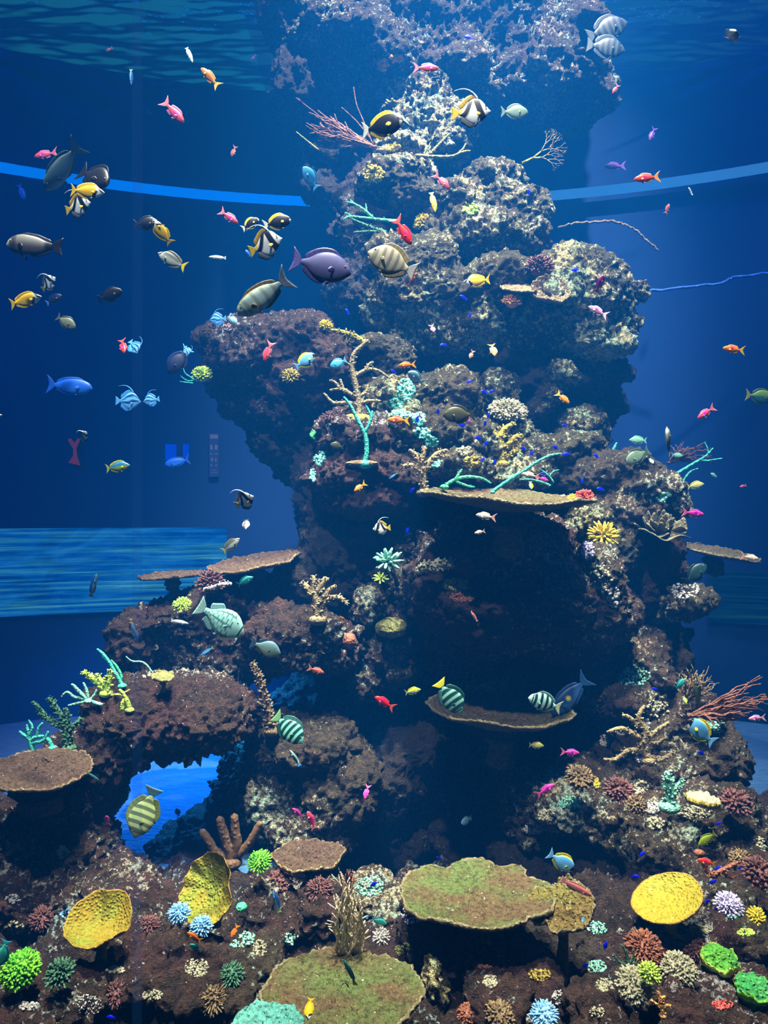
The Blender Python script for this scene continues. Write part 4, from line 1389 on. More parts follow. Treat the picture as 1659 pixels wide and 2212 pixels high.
# -- left plates
plate(545, 1218, 215, 34, K_MTABLE, 'upper brown plate coral at the left edge of the pillar foot', 4.85, K_BROWN, 0.05, 0.10, ((200, 20, 0.25),), 0.12, -9, 0.03, tilt=6)
plate(372, 1241, 140, 14, K_MTABLE, 'thin lower brown plate coral pointing left in front of the lit window', 4.9, None, 0.04, 0.10, (), 0.05, -4, 0.025, tilt=2)
cluster(455, 1262, 34, K_MAROON, 'brown bush coral between the plates and the dark ledge', 60, 0.9, 0.07, 0.55, Y=4.6)
branchy([[(500, 1262, 5), (480, 1262, 5), (455, 1270, 4), (440, 1272, 3)]], K_WHITE, 'white crusted twig in front of the brown bush coral', Y=4.5, nub=1, foot=0)
cluster(393, 1309, 22, K_LIME, 'light green bush coral on the dark left ledge', 56, 0.8, 0.06, 0.6, Y=4.55, fork=1)
branchy([[(310, 1345, 5), (306, 1325, 4.4), (305, 1302, 3)], [(312, 1340, 4), (318, 1325, 3.6), (318, 1312, 2.4)]], K_PALE, 'small speckled finger coral at the left end of the dark ledge', Y=4.75, nub=2)
branchy([[(686, 1335, 12), (685, 1305, 11), (680, 1285, 10), (678, 1262, 8), (676, 1245, 5)], [(680, 1290, 8), (664, 1270, 8), (652, 1258, 5)], [(684, 1280, 8), (695, 1262, 8), (703, 1248, 5)], [(688, 1302, 8), (708, 1278, 7), (725, 1266, 4.5)], [(690, 1312, 7), (712, 1292, 7), (735, 1292, 6), (750, 1305, 4)]], K_TAN, 'brown antler coral with stubby arms on the rounded ledge', Y=4.3, name='antler_coral', nub=1.6)
cluster(838, 1214, 34, K_MINT, 'pale mint spiky coral on the narrow rib', 26, 0.9, 0.10, 0.75, Y=4.55, zmin=-0.2)
cluster(822, 1250, 18, K_LIME, 'small olive yellow spiky coral under the pale mint one', 18, 0.8, 0.10, 0.75, Y=4.5, zmin=-0.2)
branchy([[(900, 1236, 8), (920, 1224, 10), (945, 1219, 10), (968, 1215, 9), (980, 1213, 5)]], K_PALE, 'pale caterpillar-shaped coral shelf on the huge block', Y=4.2, nub=5, foot=0, name='finger_coral')
patch(985, 1262, 28, 14, K_GOLD, 'golden crust on the upper left of the huge block', 40, 4.5)
patch(1000, 1290, 30, 10, K_RUST, 'rusty crust below the golden one on the huge block', 40, 4)
lump(755, 1384, 15, 17, K_RUST, 'round rusty sponge disc at the right end of the rounded ledge', Y=4.42, name='ball_sponge', cat='sponge')
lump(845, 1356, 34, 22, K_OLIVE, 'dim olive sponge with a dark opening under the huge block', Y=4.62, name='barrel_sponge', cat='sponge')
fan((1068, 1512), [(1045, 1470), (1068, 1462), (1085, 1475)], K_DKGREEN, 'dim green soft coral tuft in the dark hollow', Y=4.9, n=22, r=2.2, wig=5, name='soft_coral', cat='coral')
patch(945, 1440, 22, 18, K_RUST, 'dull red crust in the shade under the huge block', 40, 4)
cluster(1344, 1368, 28, K_DKGREEN, 'dark green bush coral on top of the column rock', 44, 0.7, 0.06, 0.65, Y=4.55, fork=1)
plate(1080, 1556, 315, 66, K_BTABLE, 'lower table coral like a shallow tilted dish in the dark hollow', 4.35, K_RIM, 0.20, 0.07, ((110, 14, 0.22),), 0.2, 2.5, 0.03, tilt=-1, seed=23)
# -- left staghorns on the bridge
branchy([[(264, 1480, 6), (250, 1455, 5.6), (236, 1430, 5), (222, 1412, 4.6), (210, 1402, 2.8)], [(238, 1432, 4), (224, 1420, 3), (216, 1408, 2)]], K_TEAL, 'long turquoise branch coral reaching up left of the bridge', Y=4.15)
branchy([[(229, 1495, 9), (234, 1470, 8.4), (238, 1448, 6)], [(226, 1490, 8), (205, 1468, 7), (190, 1458, 6), (178, 1452, 4)], [(222, 1480, 6), (214, 1465, 6), (210, 1456, 4)]], K_LIME, 'pale yellow green branch coral with three thick arms on the bridge', Y=4.1, nub=2)
branchy([[(258, 1480, 5), (262, 1462, 4.6), (252, 1440, 4), (240, 1426, 2.4)], [(261, 1460, 4), (258, 1448, 3), (250, 1444, 2)]], K_EMER, 'small curled turquoise branch right of the long turquoise branch', Y=4.2)
branchy([[(192, 1512, 6), (172, 1495, 6), (160, 1482, 5), (155, 1478, 3)], [(190, 1508, 5), (186, 1488, 4.6), (180, 1475, 3)], [(185, 1510, 5), (160, 1505, 5), (145, 1495, 4), (133, 1505, 2.4)], [(195, 1512, 5), (205, 1500, 4), (208, 1490, 2.6)], [(185, 1515, 6), (165, 1520, 5), (148, 1524, 3)], [(195, 1514, 6), (210, 1520, 6), (221, 1522, 4.6)]], K_MINT, 'mint green star of thick arms on the left slope of the bridge', Y=4.05)
branchy([[(280, 1532, 6), (275, 1515, 6), (268, 1500, 5), (258, 1490, 3)], [(264, 1536, 6), (266, 1518, 6), (272, 1504, 4)], [(268, 1502, 4), (255, 1500, 3), (240, 1502, 2)], [(272, 1496, 4), (280, 1490, 2)]], K_LIME, 'small yellow green branch coral standing on the face of the bridge', Y=3.95)
branchy([[(150, 1612, 10), (146, 1585, 9), (140, 1562, 8), (128, 1540, 7), (115, 1520, 6), (105, 1508, 4)], [(140, 1570, 7), (118, 1562, 6.4), (105, 1552, 5), (90, 1545, 5), (75, 1520, 3)], [(148, 1580, 7), (165, 1562, 6), (178, 1555, 4)], [(146, 1560, 6), (145, 1540, 5.4), (143, 1530, 3.6)], [(100, 1548, 5), (86, 1530, 4), (70, 1516, 2.6)]], K_DKGREEN, 'dark green nubbly branch coral at the left end of the bridge', Y=3.95, nub=3)
branchy([[(74, 1634, 8), (68, 1612, 7.4), (64, 1598, 6), (52, 1588, 5), (42, 1580, 3)], [(66, 1600, 6), (78, 1592, 6), (94, 1590, 4)], [(68, 1605, 6), (86, 1602, 6), (98, 1595, 5), (104, 1580, 3)], [(64, 1598, 5), (60, 1578, 5), (58, 1566, 3)], [(80, 1592, 5), (84, 1572, 4.4), (92, 1562, 3)], [(60, 1592, 5), (70, 1572, 4), (62, 1556, 2.6)]], K_TEAL, 'teal stubby branch coral at the far left above the brown plate', Y=3.9)
branchy([[(114, 1614, 6), (106, 1600, 6), (100, 1592, 4.6)]], K_TEAL, 'short teal finger right of the teal stubby branch coral', Y=3.9)
patch(322, 1458, 14, 8, K_PALE, 'small creamy coral on top of the bridge', 26, 4)
plate(352, 1462, 48, 20, K_OLIVE, 'small dark cup coral on top of the bridge', 4.05, K_RIM, 0.15, 0.10, (), 0.03, 8, 0.02, name='cup_coral')
branchy([[(328, 1452, 3.4), (318, 1438, 3), (306, 1430, 3), (285, 1428, 2.6), (272, 1418, 1.6)]], K_MINT, 'thin pale green arm arching left from the top of the bridge', Y=4.1, foot=0)
plate(88, 1660, 215, 84, K_MTABLE, 'broad brown plate coral at the far left edge', 3.65, K_BROWN, 0.03, 0.08, (), 0.14, 2, 0.03, tilt=6, stalk_r=0.35)
branchy([[(500, 1858, 14), (496, 1835, 14), (488, 1815, 12), (480, 1790, 11.4), (474, 1768, 9)], [(505, 1850, 12), (512, 1820, 12), (508, 1795, 11), (506, 1762, 9)], [(490, 1850, 11), (465, 1838, 10), (450, 1815, 10), (436, 1795, 8)], [(515, 1845, 11), (535, 1825, 10), (548, 1805, 10), (562, 1778, 8)]], coral_mat('dim_sponge', (0.08, 0.042, 0.017), (0.12, 0.066, 0.026), 40), 'brown tube sponge with thick arms beside the blue gap', Y=4.05, name='tube_sponge', cat='sponge', n=14)
for (x, y, r, lab) in [(243, 1884, 10, 'rusty sponge stub at the foot of the blue gap, taller one'), (264, 1897, 10, 'rusty sponge stub at the foot of the blue gap, shorter one')]:
    branchy([[(x, y + 12, r), (x, y, r), (x, y - 14, r * 0.8)]], K_RUST, lab, Y=3.75, name='sponge_stub', cat='sponge', n=14, foot=0)
# -- front
plate(214, 2013, 152, 98, K_CUP, 'yellow cup coral at the left front with a notched rim', 3.0, K_CUPRIM, 0.34, 0.06, ((84, 13, 0.26), (200, 40, 0.06)), 0.12, -2, 0.018, name='cup_coral', wall=0.48, wall_at=80, jag=0.012, tilt=9, rough=0.0015, waves=5)
plate(462, 1922, 150, 118, K_CUP, 'tall ear-shaped yellow green coral standing right of the blue bush', 3.25, K_CUPRIM, 0.25, 0.06, ((330, 14, 0.12),), 0.10, -36, 0.018, name='ear_coral', wall=0.35, wall_at=20, jag=0.015, tilt=44, rough=0.0015, waves=9)
plate(1445, 1947, 152, 92, K_CUPY, 'smooth yellow plate coral at the right front with blue fish over it', 3.2, K_CUPRIM, 0.16, 0.05, (), 0.2, -22, 0.022, name='cup_coral', jag=0.012, tilt=9, rough=0.002)
plate(1028, 1928, 332, 112, K_TABLE, 'large green topped table coral in front of the hollow', 3.2, K_RIM, 0.05, 0.08, ((112, 8, 0.26), (62, 10, 0.16), (30, 9, 0.15)), 0.25, -1.0, 0.03, tilt=-3, seed=5)
plate(1212, 1958, 150, 92, K_GTABLE, 'golden branching table coral tucked under the large green one', 3.05, K_RIM, 0.10, 0.12, ((100, 18, 0.2), (225, 14, 0.25)), 0.22, -14, 0.03, tilt=12, jag=0.06, rough=0.016)
plate(740, 2138, 352, 140, K_TABLE, 'large brown green table coral at the bottom centre', 2.7, K_RIM, 0.04, 0.06, ((82, 5, 0.30), (66, 6, 0.14)), 0.14, 0.8, 0.028, tilt=-4, seed=31)
plate(574, 2222, 160, 100, K_TURQ, 'pale turquoise plate coral cut off by the bottom edge', 2.28, None, 0.06, 0.16, (), 0.10, 0, 0.028, tilt=4, name='plate_coral')
plate(668, 1848, 158, 66, K_MTABLE, 'dark brown plate coral behind the bright green lump', 3.7, K_BROWN, 0.05, 0.12, ((60, 20, 0.15),), 0.18, 0, 0.03, tilt=-1)
cluster(45, 2098, 43, K_GREEN, 'bright green bumpy coral ball at the left edge', 300, 0.9, 0.070, 0.17, Y=2.75, spread=0.06)
cluster(130, 2106, 34, K_DKGREEN, 'dark green bush coral right of the bright green ball', 40, 0.9, 0.085, 0.6, Y=2.75)
cluster(388, 1974, 25, K_BLUE, 'pale blue bush coral, left one of two at the foot of the ear coral', 64, 0.7, 0.075, 0.45, Y=3.05)
cluster(436, 2001, 25, K_BLUE, 'pale blue bush coral, right one of two at the foot of the ear coral', 64, 0.7, 0.075, 0.45, Y=3.0)
cluster(562, 1862, 28, K_GREEN, 'bright green lump coral left of the dark brown plate', 130, 0.7, 0.06, 0.25, Y=3.45, spread=0.08)
lump(522, 1960, 12, 10, K_EMER, 'small emerald knob at the right foot of the ear coral', Y=3.2)
cluster(602, 1906, 28, K_MAROON, 'low dark red coral between the ear coral and the pale sea whip', 50, 0.5, 0.08, 0.5)
fan((760, 2074), [(712, 1990), (722, 1935), (742, 1885), (757, 1866), (776, 1915), (802, 1965)], K_CREAM, 'pale bare sea whip standing behind the bottom table coral', Y=2.95, n=36, r=2.7, wig=11, bspread=26, sub=3, name='sea_whip')
fan((750, 1985), [(735, 1900), (748, 1862), (765, 1870)], K_WHIP, 'dark red whip strands behind the pale sea whip', Y=3.4, n=18, r=2.2, wig=5, name='sea_whip')
cluster(823, 2025, 20, K_WHITE, 'white bumpy coral ball right of the pale sea whip', 60, 0.95, 0.10, 0.3, Y=3.0, spread=0.1)
patch(795, 1915, 36, 22, K_MINT, 'mint green crust on the rubble stone behind the pale sea whip', 60, 3.4)
patch(515, 2025, 36, 22, K_MINT, 'mint green crust patch under the small orange fish', 70, 3.6)
patch(562, 2048, 16, 18, K_PALE, 'pale crust right of the mint green patch', 26, 3.4)
patch(425, 2090, 26, 20, K_PALE, 'pale grey feathery crust below the teal fish pair', 50, 3)
patch(165, 1975, 36, 14, K_BLUE, 'pale blue crust above the left yellow cup coral', 44, 3.2)
patch(28, 1942, 16, 10, K_WHITE, 'white crust near the left edge under the rock leg', 24, 3.2)
patch(30, 2005, 22, 16, K_PALE, 'pale grey crust left of the yellow cup coral', 30, 3.4)
patch(135, 1842, 14, 14, K_PALE, 'cream sponge spot on the rock leg', 20, 4, 'encrusting_sponge', 'sponge')
patch(190, 2170, 34, 22, K_WHITE, 'white speck crust on the bed in the left front', 40, 2.4)
cluster(1390, 2048, 42, K_RUST, 'rusty brown bushy table coral below the right yellow plate', 130, 0.5, 0.055, 0.4, Y=2.85, fork=1)
branchy([[(1358, 2092, 4.6), (1356, 2075, 4.4), (1352, 2055, 3.6), (1342, 2040, 2)], [(1358, 2082, 4), (1368, 2068, 3.4), (1368, 2050, 2)], [(1356, 2085, 4), (1338, 2078, 3.4), (1325, 2060, 2)], [(1360, 2085, 4), (1372, 2082, 3), (1380, 2072, 2)]], K_DKGREEN, 'dark green thorny branch coral left of the rusty bushy table', Y=2.7)
cluster(1370, 2130, 42, K_PALE, 'pale pinkish cauliflower coral, left of the lime dotted ball', 120, 0.7, 0.065, 0.3, Y=2.65, fork=1)
cluster(1466, 2096, 40, K_PALE, 'pale grey cauliflower coral, right of the lime dotted ball', 110, 0.65, 0.065, 0.3, Y=2.75, fork=1)
cluster(1403, 2103, 26, K_LIME, 'lime dotted coral ball between two pale cauliflower corals', 70, 0.85, 0.09, 0.3, Y=2.6, spread=0.08)
plate(1558, 2058, 78, 44, K_LEAF, 'green lump plate at the right, below the yellow coral', 2.85, K_LIME, -0.30, 0.16, (), 0.05, 6, 0.04, name='plate_coral', tilt=8, rough=0.014, stalk_r=0.4)
plate(1628, 2118, 80, 46, K_LEAF2, 'emerald green lump plate at the right edge', 2.7, K_GREEN, -0.30, 0.16, (), 0.05, -4, 0.04, name='plate_coral', tilt=6, rough=0.014, stalk_r=0.4)
cluster(1633, 1980, 21, K_YELLOW, 'bright yellow bumpy coral at the right edge', 60, 0.85, 0.10, 0.3, Y=3.0, spread=0.08)
cluster(1574, 1956, 30, K_LAV, 'lavender white bush coral at the right front', 70, 0.7, 0.06, 0.5, Y=3.1, fork=1)
branchy([[(1432, 2192, 5), (1428, 2170, 5), (1425, 2155, 4), (1422, 2142, 2.4)], [(1430, 2178, 4), (1412, 2165, 3), (1405, 2160, 2)], [(1432, 2172, 4), (1446, 2172, 3), (1447, 2176, 2)], [(1426, 2160, 4), (1436, 2152, 3)]], K_ORANGE, 'small orange branch coral at the right bottom', Y=2.55, nub=2)
cluster(1175, 2192, 32, K_BLUE, 'pale blue bush coral at the bottom edge right of centre', 80, 0.5, 0.055, 0.4, Y=2.6)
patch(1208, 2155, 16, 16, K_WHITE, 'white blue crust left of the red stone', 26, 3)
patch(1290, 2185, 16, 14, K_PALE, 'pale crust spot on the red stone', 20, 3)
cluster(1640, 1888, 38, K_MAROON, 'dark bumpy coral mound at the right edge above the yellow coral', 70, 0.8, 0.09, 0.35, Y=3.3)
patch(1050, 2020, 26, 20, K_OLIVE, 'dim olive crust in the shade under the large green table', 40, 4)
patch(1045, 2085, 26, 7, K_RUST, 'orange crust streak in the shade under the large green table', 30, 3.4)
# -- lower right bank
branchy([[(1400, 1640, 9), (1385, 1610, 8), (1395, 1580, 8), (1380, 1550, 7), (1392, 1525, 4)], [(1385, 1612, 7), (1405, 1590, 6), (1430, 1570, 5), (1445, 1560, 3)], [(1385, 1595, 7), (1350, 1575, 6), (1330, 1575, 5), (1312, 1582, 3.4)], [(1380, 1570, 6), (1360, 1550, 5), (1345, 1545, 3.4)], [(1398, 1630, 6), (1420, 1642, 6), (1445, 1632, 5), (1455, 1622, 3.4)], [(1392, 1625, 6), (1360, 1620, 6), (1330, 1640, 5), (1305, 1640, 3)], [(1400, 1600, 6), (1415, 1605, 5), (1440, 1592, 3.4)]], K_TAN, 'white tipped branch rubble piled on the steep right slope', Y=4.1, name='branch_coral', nub=1.6)
for (x, y, rx, ry, m, lab) in [(1306, 1600, 12, 12, K_WHITE, 'white crust at the left end of the branch rubble'), (1345, 1580, 16, 8, K_WHITE, 'white crust on top of the branch rubble'), (1390, 1565, 14, 14, K_WHITE, 'white dotted crust right above the branch rubble'), (1370, 1460, 36, 22, K_MINT, 'pale mint crust on the column rock right of the hollow'), (1420, 1530, 28, 18, K_PALE, 'pale crust in the notch under the column rock'), (1545, 1570, 22, 14, K_MINT, 'pale mint crust behind the blue tang at the right'), (1400, 1640, 28, 12, K_WHITE, 'white crust along the foot of the branch rubble'), (1380, 1700, 20, 16, K_PALE, 'creamy yellow crust in the middle of the right bank'), (1180, 1762, 18, 14, K_PALE, 'creamy crust at the left end of the right bank'), (1415, 1778, 20, 13, K_PALE, 'creamy rounded crust low in the middle of the right bank'), (1232, 1735, 26, 14, K_MINT, 'mint crust between the pink fish and the brown bush'), (1150, 1790, 20, 12, K_WHITE, 'white crust under the left end of the right bank'), (1410, 1745, 24, 12, K_WHITE, 'white crust right of the brown finger mound'), (1500, 1755, 40, 14, K_PALE, 'pale crust below the flat speckled coral'), (1290, 1690, 8, 12, K_YELLOW, 'yellow crust right of the brown bush coral'), (1480, 1275, 30, 20, K_WHITE, 'white crust on the free boulder at the right edge'), (1150, 1128, 36, 8, K_PALE, 'pale crust strip under the rim of the topmost table coral'), (1300, 1250, 22, 30, K_PALE, 'pale yellow crust on the right shoulder of the huge block'), (1325, 1290, 14, 24, K_WHITE, 'white crust on the right edge of the huge block'), (1270, 1190, 14, 20, K_LAV, 'pale lilac crust left of the yellow finger fan')]:
    patch(x, y, rx, ry, m, lab, 44, 3.6)
branchy([[(1446, 1738, 14), (1450, 1715, 13), (1444, 1690, 11), (1440, 1668, 8)], [(1454, 1715, 9), (1466, 1698, 8), (1474, 1684, 6)]], K_MINT, 'pale mint column coral standing on the right bank', Y=3.7, nub=4, n=12, name='column_coral')
cluster(1252, 1682, 34, K_BROWN, 'brown finger bush coral on the left part of the right bank', 70, 0.6, 0.08, 0.4, Y=3.95)
cluster(1338, 1710, 34, K_MAROON, 'dark spiky mound coral in the middle of the right bank', 70, 0.7, 0.07, 0.45, Y=3.8)
cluster(1375, 1742, 24, K_BROWN, 'brown finger mound below the dark spiky one', 50, 0.8, 0.09, 0.4, Y=3.7)
plate(1519, 1722, 70, 26, K_PALE, 'flat speckled oval coral on the right bank', 3.75, K_GOLD, -0.05, 0.06, (), 0.0, 6, 0.04, name='plate_coral', rough=0.012)
cluster(1590, 1735, 36, K_MAROON, 'dark bumpy mound at the right end of the right bank', 70, 0.7, 0.08, 0.4, Y=3.8)
fan((1490, 1545), [(1655, 1456), (1662, 1500), (1655, 1520), (1590, 1560)], K_WHIP, 'rust red sea fan spreading to the right edge', Y=3.9, n=56, r=2.3, wig=8)
fan((1480, 1520), [(1470, 1450), (1520, 1445), (1560, 1470)], K_BROWN, 'dim brown soft coral bush behind the rust red sea fan', Y=4.3, n=30, r=2.0, wig=8, name='soft_coral', cat='coral')
branchy([[(1510, 1840, 7), (1535, 1890, 7), (1560, 1880, 6), (1585, 1868, 5), (1600, 1862, 3)], [(1560, 1880, 5), (1575, 1895, 4), (1598, 1890, 2.4)]], K_RUST, 'pinkish rust branch lying above the lavender bush', Y=3.35, nub=2)

# -- clutter of the front bed
cluster(322, 2002, 26, K_MAROON, 'maroon bush coral just right of the left yellow cup coral', 70, 0.6, 0.06, 0.5)
cluster(502, 2106, 28, K_DKGREEN, 'dark grey green bush coral left of the bottom table coral', 60, 0.6, 0.06, 0.5)
cluster(1080, 2196, 34, K_BROWN, 'brown bumpy coral at the bottom edge right of the bottom table coral', 90, 0.6, 0.08, 0.3)
cluster(1010, 2190, 24, K_RUST, 'rusty bumpy coral close beside the bottom table coral', 60, 0.6, 0.09, 0.3)
cluster(1500, 2052, 30, K_MAROON, 'maroon bush coral left of the green lump plate', 70, 0.6, 0.07, 0.5)
cluster(1440, 2062, 22, K_MAROON, 'small maroon bush right of the rusty bushy table', 50, 0.7, 0.07, 0.5)
cluster(1588, 2105, 26, K_BROWN, 'brown bush coral between the two green lump plates', 60, 0.6, 0.07, 0.5)
cluster(690, 1922, 30, K_MAROON, 'maroon bush behind the dotted maroon stone', 70, 0.6, 0.06, 0.5)
cluster(250, 2150, 30, K_MAROON, 'dark bush below the left yellow cup coral', 60, 0.5, 0.06, 0.5)
cluster(460, 2160, 32, K_BROWN, 'low brown bush at the bottom left of the bottom table coral', 70, 0.5, 0.06, 0.5)
cluster(90, 1985, 28, K_MAROON, 'maroon bush left of the left yellow cup coral', 60, 0.6, 0.07, 0.5)
cluster(1600, 1860, 26, K_BROWN, 'brown bush above the pinkish rust branch', 60, 0.7, 0.08, 0.4)
for (x, y, rx, ry, m, lab) in [(1165, 2106, 24, 14, K_GOLD, 'golden speckle crust below the golden table coral'), (1288, 2088, 22, 14, K_MINT, 'mint crust left of the dark green thorny branch'), (1305, 2128, 20, 14, K_PALE, 'pale crust left of the left cauliflower coral'), (1612, 2014, 20, 8, K_LIME, 'yellowish crust under the bright yellow bumpy coral'), (1512, 2010, 26, 10, K_PALE, 'pale crust under the lavender bush'), (872, 2052, 18, 14, K_OLIVE, 'olive crust on the left foot of the large green table'), (890, 1975, 24, 22, K_LAV, 'pale lilac crust left under the large green table'), (1290, 2005, 22, 14, K_MINT, 'mint crust between the golden table and the yellow plate'), (1150, 2200, 18, 10, K_WHITE, 'white crust next to the pale blue bush at the bottom edge'), (1060, 2120, 18, 14, K_PALE, 'pale crust on the brown stone right of the white upright stone'), (620, 2030, 26, 14, K_MINT, 'mint crust left of the foot of the pale sea whip'), (250, 2095, 20, 8, K_PALE, 'pale crust in the shade of the left yellow cup coral'), (330, 2150, 22, 12, K_PALE, 'pale crust in the left front between the dark bushes'), (60, 2170, 24, 12, K_WHITE, 'white crust below the bright green coral ball'), (1640, 1830, 16, 22, K_PALE, 'pale grey crust at the right edge of the bank'), (1560, 2170, 24, 10, K_RED, 'red crust on the dark red boulder'), (1585, 1975, 16, 10, K_MINT, 'mint crust right under the lavender bush')]:
    patch(x, y, rx, ry, m, lab, 40, 3.2)

branchy([[(588, 1575, 11), (580, 1540, 10), (570, 1505, 9), (560, 1470, 8), (552, 1445, 6), (546, 1432, 4)]], K_BROWN, 'slender crusted spike coral standing left of the teal striped tang', Y=4.25, name='spike_coral', nub=6, foot=1)


def cable(pts, Y, r, mat, label, name='cable', cat='cable'):
    root = at(pts[0][0], pts[0][1], Y)
    mb = MB()
    P = [at(x, y, Y) - root for x, y in pts]
    Q = []
    for i in range(len(P) - 1):
        for k in range(6):
            Q.append(P[i].lerp(P[i + 1], k / 6) + Vector((0, 0.01 * math.sin(3 * k), 0.004 * math.sin(2.1 * (k + 6 * i)))))
    Q.append(P[-1])
    mb.tube(Q, [r] * len(Q), 8, bump=0.2)
    return tag(mb.build(name, mat, None, root), label, cat)


cable([(1205, 492), (1240, 482), (1280, 480), (1320, 477), (1350, 485), (1375, 498), (1395, 518), (1422, 540)], 6.6, 0.010, K_BROWN, 'thin brown rope-like branch arching right of the upper pillar', 'whip_coral', 'coral')
cable([(1330, 636), (1450, 624), (1560, 612), (1582, 600), (1680, 588)], 6.6, 0.012, coral_mat('blue_hose', (0.01, 0.06, 0.28), (0.015, 0.08, 0.34), 30), 'faint blue hose running along the back wall at the right')

# ------------------------------------------------------------------ fish
def smooth_interp(x, xp, fp):
    """monotone-ish cubic through control points"""
    xp, fp = np.array(xp, float), np.array(fp, float)
    m = np.gradient(fp, xp)
    i = np.clip(np.searchsorted(xp, x) - 1, 0, len(xp) - 2)
    h = xp[i + 1] - xp[i]
    t = (x - xp[i]) / h
    return ((2 * t ** 3 - 3 * t ** 2 + 1) * fp[i] + (t ** 3 - 2 * t ** 2 + t) * h * m[i] + (-2 * t ** 3 + 3 * t ** 2) * fp[i + 1] + (t ** 3 - t ** 2) * h * m[i + 1])


# outline of the body from snout (0) to the root of the tail (1), in body lengths:
# stations, back, belly, half width; tail length, tail spread, fork; dorsal (from, to, height, shape), anal (from, to, height); eye place and size; pectoral place
SH = {
    'anthias': dict(u=[0, .06, .16, .32, .5, .7, .86, 1], t=[.0, .075, .135, .18, .185, .14, .085, .055], b=[-.01, -.06, -.11, -.155, -.16, -.12, -.07, -.05], w=[.005, .045, .075, .09, .085, .06, .035, .018],
                    tail=(.34, .30, .55), dor=(.26, .86, .075, 0.4), anal=(.58, .84, .09), eye=(.12, .045, .030), pec=(.30, -.03, .16), pel=(.36, .16)),
    'tang': dict(u=[0, .05, .15, .32, .52, .72, .88, 1], t=[.0, .10, .20, .285, .30, .225, .10, .045], b=[-.02, -.07, -.17, -.25, -.265, -.20, -.085, -.04], w=[.006, .045, .075, .095, .09, .065, .03, .014],
                 tail=(.22, .26, .35), dor=(.24, .93, .085, 1.0), anal=(.46, .93, .08), eye=(.14, .085, .026), pec=(.30, -.02, .17), pel=(.36, .09)),
    'sailfin': dict(u=[0, .06, .16, .32, .52, .72, .88, 1], t=[.0, .09, .20, .30, .315, .25, .12, .05], b=[-.03, -.085, -.19, -.275, -.29, -.22, -.10, -.045], w=[.006, .04, .07, .085, .08, .055, .028, .014],
                    tail=(.22, .24, .12), dor=(.24, .94, .11, 1.4), anal=(.46, .94, .10), eye=(.15, .09, .026), pec=(.31, -.02, .15), pel=(.38, .08)),
    'long_tang': dict(u=[0, .05, .14, .30, .52, .74, .90, 1], t=[.0, .085, .15, .195, .20, .155, .08, .045], b=[-.02, -.06, -.13, -.185, -.195, -.145, -.075, -.04], w=[.006, .045, .07, .085, .08, .055, .028, .014],
                      tail=(.24, .26, .45), dor=(.24, .93, .055, 1.0), anal=(.48, .93, .05), eye=(.13, .075, .022), pec=(.28, -.02, .15), pel=(.34, .08)),
    'banner': dict(u=[0, .05, .14, .28, .46, .66, .84, 1], t=[.0, .055, .18, .35, .42, .34, .16, .065], b=[-.015, -.06, -.15, -.27, -.36, -.31, -.15, -.06], w=[.008, .03, .06, .08, .078, .055, .03, .014],
                   tail=(.22, .22, .08), dor=(.40, .92, .14, 0.8), anal=(.52, .90, .15), eye=(.15, .055, .030), pec=(.32, -.08, .17), pel=(.38, .20), fil=(.38, .75)),
    'rabbit': dict(u=[0, .05, .15, .32, .52, .72, .88, 1], t=[.0, .045, .125, .215, .22, .165, .08, .04], b=[-.02, -.055, -.13, -.20, -.21, -.16, -.075, -.035], w=[.008, .035, .065, .08, .075, .055, .028, .014],
                   tail=(.20, .24, .40), dor=(.22, .95, .085, 0.7), anal=(.50, .93, .08), eye=(.14, .035, .028), pec=(.29, -.03, .14), pel=(.36, .10)),
    'trigger': dict(u=[0, .05, .16, .34, .52, .70, .86, 1], t=[.01, .075, .19, .30, .30, .22, .10, .06], b=[-.05, -.10, -.20, -.30, -.30, -.21, -.10, -.06], w=[.02, .05, .085, .11, .10, .07, .04, .02],
                    tail=(.20, .24, .10), dor=(.62, .90, .11, 0.6), anal=(.62, .90, .11), eye=(.24, .15, .022), pec=(.36, -.02, .12), pel=(.50, .06)),
    'wrasse': dict(u=[0, .08, .2, .4, .6, .8, .9, 1], t=[.0, .05, .085, .10, .10, .08, .06, .05], b=[-.01, -.045, -.08, -.10, -.10, -.075, -.055, -.045], w=[.006, .035, .055, .065, .06, .04, .028, .016],
                   tail=(.18, .13, .08), dor=(.26, .93, .04, 0.2), anal=(.52, .92, .04), eye=(.11, .03, .018), pec=(.26, -.01, .12), pel=(.32, .06)),
    'angel': dict(u=[0, .05, .14, .30, .5, .7, .86, 1], t=[.0, .09, .17, .225, .22, .18, .11, .07], b=[-.03, -.085, -.155, -.20, -.205, -.175, -.11, -.065], w=[.01, .05, .08, .095, .09, .065, .038, .02],
                  tail=(.26, .20, .25), dor=(.26, .97, .06, 2.2), anal=(.52, .96, .06), eye=(.12, .055, .026), pec=(.27, -.03, .20), pel=(.30, .20)),
}
DARK = (0.012, 0.012, 0.016)
WHITE = (0.82, 0.84, 0.82)
YEL = (0.85, 0.62, 0.01)


def S(a, b, x):
    t = np.clip((x - a) / (b - a), 0, 1)
    return t * t * (3 - 2 * t)


def lerp(c0, c1, k):
    c0 = np.asarray(c0, float)
    c1 = np.asarray(c1, float)
    k = np.asarray(k, float)[..., None]
    return c0 * (1 - k) + c1 * k


def full(u, c):
    return np.tile(np.array(c, float), (len(u), 1))


def band(u, a, b, s=0.02):
    return S(a - s, a + s, u) * (1 - S(b - s, b + s, u))


